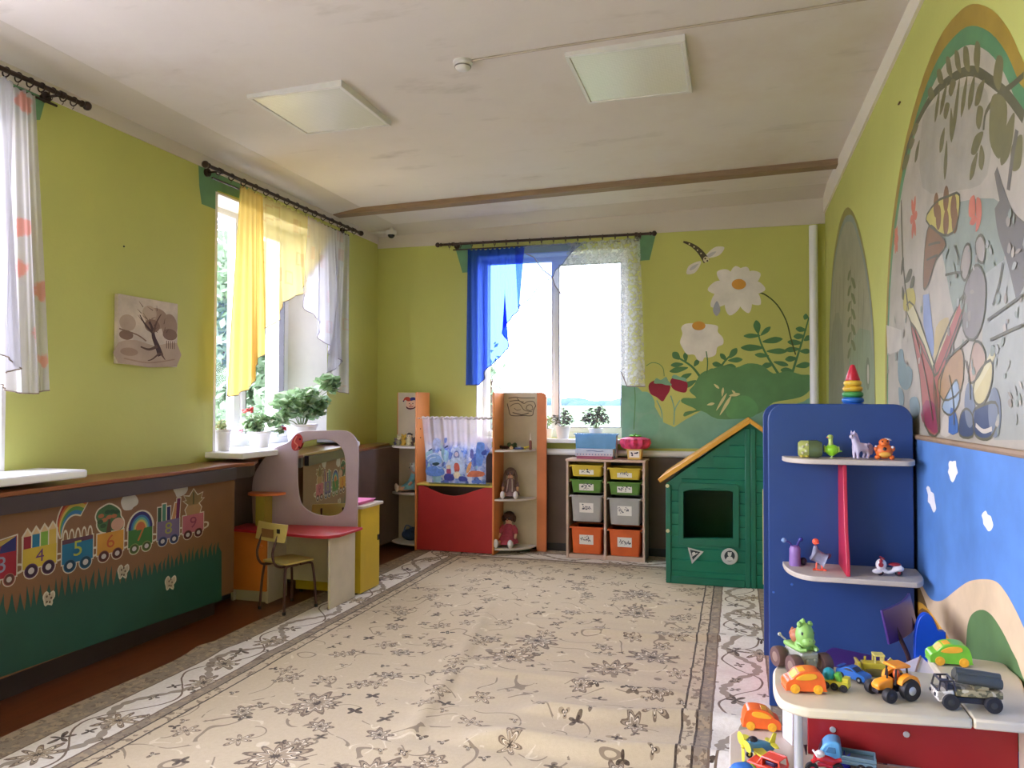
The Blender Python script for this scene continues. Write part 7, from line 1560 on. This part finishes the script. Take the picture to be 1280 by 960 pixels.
mb.build('dark_marks', TDRK, t); mb = MB(L); mb.ell((.016, -.002, .086), (.016, .010, .004), 0, 10, RY(.3)); mb.ell((-.034, -.014, .056), (.005, .005, .005), 0, 7); mb.ell((.030, -.018, .054), (.006, .005, .006), 0, 7); mb.build('pale_trim', TWHT, t)
z = ZT2+.0005
q = hZ(994, 706, z); q = Vector((hY(994, 700, 3.62).x, 3.62, z)); t = thing('toy_snail', 'purple toy snail with stalk eyes at the left of the lower blue-unit shelf', 'toy', (q.x, q.y+.015, z), 0, 'toys on the lower shelf of the blue unit'); L = WM[t.name]; PU2 = PL((142, 108, 172), 'snail_purple', .4)
mb = MB(L); mb.lathe([(.001, 0), (.024, 0), (.025, .008), (.0235, .05), (.024, .074), (.018, .086), (.001, .090)], (0, 0, 0), 20); mb.build('body', PU2, t); MB(L).tube(spl([(-.01, .01, .08), (-.022, 0, .100), (-.040, -.004, .106)], 3, False), .0045, 7).build('eye_stalk', PL((64, 56, 132), 'snail_indigo', .4), t); MB(L).tube(spl([(.010, .006, .082), (.014, 0, .100), (.020, -.004, .114)], 3, False), .006, 7).build('eye_stalk', PL((64, 56, 132), 'snail_indigo', .4), t)
mb = MB(L); mb.ell((-.046, -.006, .110), (.012, .010, .011), 0, 12); mb.build('eye', PL((120, 150, 190), 'snail_eye', .25), t); MB(L).ell((.024, -.004, .116), (.010, .009, .010), 0, 12).build('eye', PL((50, 50, 130), 'snail_eye_dark', .25), t); MB(L).ell((.036, .014, .018), (.016, .014, .018), 0, 12).build('shell', PL((38, 34, 60), 'snail_shell', .4), t)
q = hZ(1023, 713, z); t = thing('toy_goose', 'grey toy goose with orange head and feet beside the red divider', 'toy', (q.x, q.y+.01, z), 0, 'toys on the lower shelf of the blue unit'); L = WM[t.name]; GRE = PL((132, 132, 152), 'goose_grey', .5); OR3 = PL((244, 96, 62), 'goose_orange', .4)
V = [(.024, 0, .044), (.004, 0, .052), (-.010, 0, .062), (-.012, 0, .084), (-.009, -.002, .106)]; skinned('body', V, [(0, 1), (1, 2), (2, 3), (3, 4)], [.014, .027, .023, .012, .009], GRE, t, L, 2, 1)
mb = MB(L); mb.ell((.034, .004, .058), (.022, .016, .012), 0, 12, RY(-.5)); mb.build('tail', PL((88, 76, 110), 'goose_dark', .5), t)
mb = MB(L); mb.ell((-.010, -.003, .122), (.014, .013, .014), 0, 14); mb.ell((-.004, -.014, .118), (.008, .010, .004), 0, 8); mb.build('head', OR3, t)
mb = MB(L)
for s_ in (-1, 1): mb.tube([(s_*.010+.004, 0, .032), (s_*.012+.004, -.002, .006)], .0035, 6); mb.prism([(s_*.014+.004+x, y, .001) for x, y in spl([(-.008, .006), (.008, .006), (.014, -.022), (0, -.016), (-.014, -.022)], 2)], (0, 0, .005))
mb.build('foot', OR3, t, bevel=.001)
q = hZ(1112, 721, z); t = thing('toy_scooter', 'white and red toy scooter on the right half of the lower blue-unit shelf', 'toy scooter', (q.x, q.y+.02, z), math.radians(8), 'toys on the lower shelf of the blue unit'); L = WM[t.name]; SRED = PL((150, 34, 46), 'scooter_red')
for x in (-.034, .040): wheel(t, L, x, 0, .014, .014, .012, TYRE, SRED)
mb = MB(L); mb.ell((-.030, 0, .046), (.022, .018, .024), 0, 14); mb.tube(spl([(-.028, 0, .030), (-.008, 0, .016), (.012, 0, .018), (.030, 0, .030), (.050, 0, .034)], 3, False), [.010]*3+[.008]*5+[.013]*5, 10); mb.ell((-.044, 0, .018), (.022, .012, .012), 0, 10); mb.ell((.040, 0, .030), (.022, .016, .012), 0, 10); mb.build('body', TWHT, t)
mb = MB(L); mb.ell((.024, 0, .048), (.026, .013, .008), 0, 12); mb.tube([(-.026, -.024, .074), (-.024, 0, .072), (-.026, .024, .074)], .0035, 6); mb.ell((-.034, -.014, .062), (.008, .005, .010), 0, 8); mb.build('seat', SRED, t); MB(L).lathe([(.001, 0), (.010, 0), (.010, .003), (.001, .003)], (-.036, -.018, .048), 12, 0, RX(PI/2)).build('badge', SRED, t)
# stacking pyramid on top
tp = stz-.0395; yt = 3.86; q = hY(1066, 500, yt); t = thing('stacking_pyramid', 'rainbow ring stacking pyramid with a red cone on top of the blue unit', 'toy', (q.x, yt, tp), 0); L = WM[t.name]
zz = 0; zt_ = hY(1066, 455.5, yt).z-tp; k_ = .040
MB(L).lathe([(.001, 0), (.052, 0), (.056, .008), (.050, .018), (.001, .018)], (0, 0, 0), 26).build('base', PL((48, 66, 160), 'ring_blue_base'), t)
MB(L).cyl((0, 0, .018), (0, 0, zt_-.05), .010, .008, 12).build('peg', TWHT, t)
zs_ = .018; hR_ = (zt_-.075-.018)/5
for r_, c in ((.052, (30, 92, 190)), (.049, (44, 110, 190)), (.047, (64, 148, 76)), (.044, (220, 178, 50)), (.040, (226, 190, 66))):
    h = hR_; MB(L).lathe([(.011, 0)] + [(r_-h/2+h/2*math.cos(a), h/2+h/2*math.sin(a)) for a in [-PI/2+PI*i/8 for i in range(9)]] + [(.011, h)], (0, 0, zs_), 26).build('ring', PL(c, 'ring_%d_%d_%d' % c), t); zs_ += h
MB(L).lathe([(.001, 0), (.031, 0), (.032, .004), (.012, zt_-zs_-.010), (.009, zt_-zs_-.003), (.001, zt_-zs_)], (0, 0, zs_), 22).build('cone', PL((192, 36, 56), 'ring_red'), t)

# --- dolls and trinkets in the puppet theatre wings
SKIN = mat((220, 176, 152), .5, .04, 20, name='doll_skin'); SHOE = mat((222, 214, 218), .5, .04, 20, name='doll_shoe')
def doll(label, loc, rz, s, dress, hair, legs, long_hair, group='dolls in the puppet theatre wings', trim=None):
    """seated doll, legs stretched forward (local -y is the front)"""
    t = thing('doll', label, 'doll', loc, rz, group); L = WM[t.name]; S_ = lambda v: tuple(a*s for a in v)
    V = [S_(v) for v in ((0, 0, .055), (0, .004, .115), (0, .006, .175), (0, .006, .205), (0, .004, .255), (.045, .004, .172), (.075, -.015, .125), (.080, -.045, .085), (.080, -.06, .074), (-.045, .004, .172), (-.075, -.015, .125), (-.080, -.045, .085), (-.080, -.06, .074), (.038, -.02, .040), (.055, -.10, .036), (.066, -.165, .034), (.070, -.180, .050), (-.038, -.02, .040), (-.055, -.10, .036), (-.066, -.165, .034), (-.070, -.180, .050))]
    Rr = [r*s for r in (.045, .044, .036, .018, .048, .020, .017, .014, .015, .020, .017, .014, .015, .032, .026, .021, .019, .032, .026, .021, .019)]
    skinned('body', V, [(0, 1), (1, 2), (2, 3), (3, 4), (2, 5), (5, 6), (6, 7), (7, 8), (2, 9), (9, 10), (10, 11), (11, 12), (0, 13), (13, 14), (14, 15), (15, 16), (0, 17), (17, 18), (18, 19), (19, 20)], Rr, SKIN, t, L, 2, 0)
    mb = MB(L); n = 26; rings = []
    for z_, rx, ry, y0 in ((.205, .022, .022, .006), (.188, .048, .034, .006), (.150, .052, .042, .002), (.110, .060, .056, -.006), (.070, .082, .088, -.024), (.040, .098, .110, -.040), (.030, .100, .112, -.040), (.031, .085, .1, -.036)):
        rings.append([S_((rx*(1+.05*math.sin(7*2*PI*k/n))*math.cos(2*PI*k/n), y0+ry*(1+.05*math.sin(7*2*PI*k/n))*math.sin(2*PI*k/n), z_)) for k in range(n)])
    mb.add([p for r_ in rings for p in r_], [(i*n+k, i*n+(k+1) % n, (i+1)*n+(k+1) % n, (i+1)*n+k) for i in range(7) for k in range(n)])
    for sg in (-1, 1): mb.tube([S_((sg*.040, .004, .180)), S_((sg*.064, -.006, .148)), S_((sg*.078, -.028, .112))], [.026*s, .027*s, .022*s], 10)
    mb.build('dress', dress, t)
    mb = MB(L); mb.ell(S_((0, .018, .268)), S_((.056, .048, .052)), 0, 16); mb.ell(S_((0, -.026, .300)), S_((.040, .020, .016)), 0, 10)
    for sg in (-1, 1):
        if long_hair: mb.tube(spl([S_((sg*.046, .008, .285)), S_((sg*.060, -.004, .235)), S_((sg*.062, -.02, .17)), S_((sg*.050, -.036, .11))], 3, False), [.014*s]*3+[.017*s]*5+[.011*s]*2, 8)
        else: mb.ell(S_((sg*.054, .014, .250)), S_((.016, .03, .034)), 0, 10)
    mb.build('hair', hair, t)
    mb = MB(L)
    for sg in (-1, 1): mb.ell(S_((sg*.019, -.0445, .264)), S_((.007, .004, .008)), 0, 8)
    mb.build('eye', mat((50, 52, 84), .3, .05, name='doll_eye'), t); mb = MB(L); mb.ell(S_((0, -.046, .240)), S_((.009, .004, .004)), 0, 8); mb.build('mouth', mat((186, 84, 88), .5, .05, name='doll_mouth'), t)
    MB(L).ell(S_((0, -.049, .252)), S_((.006, .006, .006)), 0, 8).build('nose', SKIN, t)
    for sg in (-1, 1): MB(L).ell(S_((sg*.069, -.185, .044)), S_((.026, .022, .042)), 0, 14).build('shoe', legs, t)
    if trim:
        mb = MB(L)
        for sg in (-1, 1): mb.tube([S_((sg*.020, -.042, .196)), S_((sg*.026, -.070, .13)), S_((sg*.030, -.125, .075))], .007*s, 6)
        mb.build('apron_band', trim, t)
    return t
sh = lambda u, z, y: hY(u, 600, y).x
YD = 6.82
doll('seated doll in a dull plum dress with pale bands on the middle right theatre shelf', (sh(638, 0, YD), YD, SR[1]+.0005), math.radians(12), .86, mat((138, 110, 118), .8, .12, 40, name='plum_cloth'), mat((118, 94, 88), .8, .15, 60, name='brown_doll_hair'), SHOE, True, trim=mat((196, 186, 184), .7, .05, name='pale_band'))
doll('seated doll in a crimson dress with white shoes on the bottom right theatre shelf', (sh(636, 0, YD), YD, SR[2]+.0005), 0, .98, mat((170, 70, 92), .8, .12, 40, name='crimson_cloth'), mat((78, 50, 44), .8, .15, 60, name='dark_doll_hair'), SHOE, False)
doll('seated doll in a light blue suit on the middle left shelf of the puppet theatre', (sh(515.5, 0, YD), YD+.02, SL[1]+.0005), math.radians(-62), .86, mat((120, 184, 204), .8, .1, 40, name='aqua_cloth'), mat((206, 210, 200), .8, .1, 40, name='pale_cap'), mat((226, 206, 196), .6, .05, name='cream_shoe'), False)
q = (sh(513, 0, 6.8), 6.80, SL[2]+.0005); t = thing('blue_bag', 'small dark blue cloth bag on the bottom left shelf of the puppet theatre', 'bag', q); NAV = mat((62, 84, 128), .8, .14, 30, name='navy_cloth')
mb = MB(); mb.ell((q[0], q[1], q[2]+.055), (.085, .06, .055), 0, 18); mb.ell((q[0]+.03, q[1]+.01, q[2]+.10), (.05, .04, .03), 0, 14); mb.build('pouch', NAV, t); mb = MB(); mb.tube(spl([(q[0]-.05, q[1]-.03, q[2]+.09), (q[0]-.02, q[1]-.04, q[2]+.15), (q[0]+.03, q[1]-.03, q[2]+.13)], 4, False), .008, 7); mb.build('strap', mat((104, 128, 170), .8, .1, 30, name='blue_strap'), t)
def figure(label, u, y, zb, s, c1, c2, name='toy_figure', hat=None):
    q = (sh(u, 0, y), y, zb+.0005); t = thing(name, label, 'toy figure', q, 0, 'small figures in the puppet theatre'); L = WM[t.name]; S_ = lambda *v: tuple(a*s for a in v)
    mb = MB(L); mb.lathe([(.0005, 0), (.016*s, 0), (.018*s, .006*s), (.015*s, .03*s), (.010*s, .042*s), (.0005, .044*s)], (0, 0, 0), 14)
    for sg in (-1, 1): mb.ell(S_(sg*.017, -.006, .026), S_(.006, .008, .011), 0, 8); mb.ell(S_(sg*.009, -.014, .005), S_(.008, .011, .005), 0, 8)
    mb.build('body', c1, t); mb = MB(L); mb.ell(S_(0, 0, .056), S_(.017, .016, .016), 0, 12)
    for sg in (-1, 1): mb.ell(S_(sg*.013, .002, .071), S_(.006, .004, .008), 0, 8)
    mb.build('head', c2, t); mb = MB(L)
    for sg in (-1, 1): mb.ell(S_(sg*.006, -.0155, .059), S_(.0025, .002, .003), 0, 6)
    mb.build('eye', TDRK, t)
    if hat: MB(L).ell(S_(0, .004, .068), S_(.019, .017, .010), 0, 12).build('cap', hat, t)
F = lambda c: PL(c, 'figure_%d_%d_%d' % c, .45)
za1 = SL[0]
for u, y, s, c1, c2, hat, lab in ((494.5, 6.85, .95, (74, 70, 104), (150, 140, 150), None, 'small grey-violet toy figure at the left end of the top left theatre shelf'), (498.5, 6.80, 1.35, (150, 146, 120), (206, 200, 170), None, 'pale toy figure second from the left on the top left theatre shelf'), (504.3, 6.82, 1.45, (206, 166, 58), (214, 178, 70), None, 'yellow toy figure in the middle of the top left theatre shelf'), (511.5, 6.82, 1.6, (206, 196, 160), (226, 214, 190), (44, 40, 44), 'cream toy figure with a black cap on the top left theatre shelf'), (516.5, 6.80, 1.1, (96, 74, 60), (70, 58, 54), None, 'dark brown toy figure right of the black-capped one'), (519.8, 6.78, .9, (196, 176, 110), (90, 80, 70), None, 'small tan toy figure beside the orange side board')):
    figure(lab, u, y, za1, s, F(c1), F(c2), 'toy_figure', F(hat) if hat else None)
zr = SR[0]+.0005
def trinket(label, u, y, parts, name='toy_trinket', cat='toy'):
    q = (sh(u, 0, y), y, zr); t = thing(name, label, cat, q, 0, 'trinkets on the top right theatre shelf'); L = WM[t.name]
    for nm, c, fn in parts: mb = MB(L); fn(mb); mb.build(nm, F(c), t)
trinket('dark brown toy animal lying at the left of the top right theatre shelf', 631, 6.80, (('body', (78, 52, 50), lambda m: (m.ell((0, 0, .016), (.040, .02, .016), 0, 12), m.ell((-.038, -.004, .020), (.016, .013, .014), 0, 10), [m.ell((x, -.016, .005), (.008, .010, .005), 0, 7) for x in (-.02, .022)])),), 'toy_animal')
trinket('green leafy toy bush on the top right theatre shelf', 639.5, 6.85, (('leaves', (72, 96, 58), lambda m: [m.ell((.030*math.cos(k*1.3), .018*math.sin(k*1.3), .022+.010*(k % 3)), (.022, .017, .018), 0, 9) for k in range(7)]), ('base', (84, 62, 50), lambda m: m.lathe([(.001, 0), (.026, 0), (.022, .012), (.001, .012)], (0, 0, 0), 12))), 'toy_bush')
trinket('small cream ball with a peg on the top right theatre shelf', 639, 6.74, (('ball', (226, 196, 150), lambda m: m.ell((0, 0, .016), (.018, .016, .016), 0, 14)), ('peg', (150, 110, 80), lambda m: m.cyl((0, 0, .03), (0, 0, .040), .005, .004, 8))), 'toy_ball')
trinket('dark blue toy boat on the top right theatre shelf', 648.5, 6.78, (('hull', (48, 62, 112), lambda m: m.prism([(x, y, .002) for x, y in spl([(-.046, 0), (-.03, -.016), (.03, -.016), (.048, 0), (.03, .016), (-.03, .016)], 3)], (0, 0, .018))), ('cabin', (196, 200, 214), lambda m: m.box((.004, 0, .026), (.03, .018, .012)))), 'toy_boat')
trinket('yellow toy crane lying on the top right theatre shelf', 657, 6.80, (('arm', (206, 186, 60), lambda m: m.tube([(-.034, 0, .012), (.0, 0, .02), (.036, -.004, .030)], [.008, .009, .005], 8)), ('base', (160, 140, 60), lambda m: m.box((-.016, 0, .007), (.036, .028, .013)))), 'toy_crane')
trinket('tall thin brown bottle with a white tip on the top right theatre shelf', 663, 6.79, (('bottle', (120, 58, 52), lambda m: m.lathe([(.001, 0), (.013, 0), (.0135, .006), (.0125, .075), (.008, .086), (.001, .087)], (0, 0, 0), 16)), ('nozzle', (220, 206, 196), lambda m: m.lathe([(.001, .087), (.010, .087), (.007, .095), (.0035, .125), (.0025, .150), (.001, .151)], (0, 0, 0), 12))), 'squeeze_bottle', 'bottle')
# ------------------------------------------------------------------ light and camera
BASE, LOBE = 13.6, 11.0
w = bpy.data.worlds.new('overcast'); SC.world = w; w.use_nodes = True
bg = w.node_tree.nodes['Background']; bg.inputs[0].default_value = (.96, .93, 1.22, 1)
# thin cloud lit from the window side: an even overcast plus a broad bright patch towards the left of the building
nt = w.node_tree; tc = nt.nodes.new('ShaderNodeTexCoord'); vm = nt.nodes.new('ShaderNodeVectorMath'); vm.operation = 'DOT_PRODUCT'
nt.links.new(tc.outputs['Generated'], vm.inputs[0]); vm.inputs[1].default_value = Vector((-.88, -.12, .46)).normalized()
def wm(op, a, b):
    x = nt.nodes.new('ShaderNodeMath'); x.operation = op
    for i, q in enumerate((a, b)):
        if isinstance(q, bpy.types.NodeSocket): nt.links.new(q, x.inputs[i])
        else: x.inputs[i].default_value = q
    return x.outputs[0]
lobe = wm('POWER', wm('MAXIMUM', vm.outputs['Value'], 0.0), 4.0)
nt.links.new(wm('ADD', wm('MULTIPLY', lobe, LOBE), BASE), bg.inputs[1])
def portal(loc, rot, sx, sy):
    l = bpy.data.lights.new('window_portal', 'AREA'); l.shape = 'RECTANGLE'; l.size = sx; l.size_y = sy; l.cycles.is_portal = True
    o = bpy.data.objects.new('window_portal', l); COL.objects.link(o); o.location = loc; o.rotation_euler = rot
for a, b, z0, z1 in WLEFT: portal((-3.92, (a+b)/2, (z0+z1)/2), (PI/2, 0, -PI/2), b-a, z1-z0)
a, b, z0, z1 = WBACK[0]; portal(((a+b)/2, 7.45, (z0+z1)/2), (-PI/2, 0, 0), b-a, z1-z0)
cam = bpy.data.cameras.new('camera'); co = bpy.data.objects.new('camera', cam); COL.objects.link(co)
cam.sensor_width = 36; cam.lens = FPX/1280*36; cam.clip_start = .05; cam.clip_end = 2000
R = Matrix((CR, CU, -CF)).transposed(); co.matrix_world = Matrix.Translation(CP) @ R.to_4x4()
SC.camera = co
SC.view_settings.view_transform = 'Standard'; SC.view_settings.look = 'None'; SC.view_settings.gamma = 1; SC.view_settings.exposure = 0.0
SC.view_settings.use_curve_mapping = False
cy = SC.cycles; cy.use_denoising = True; cy.max_bounces = 10; cy.diffuse_bounces = 6; cy.glossy_bounces = 4; cy.transparent_max_bounces = 24; cy.transmission_bounces = 8
cy.sample_clamp_indirect = 8
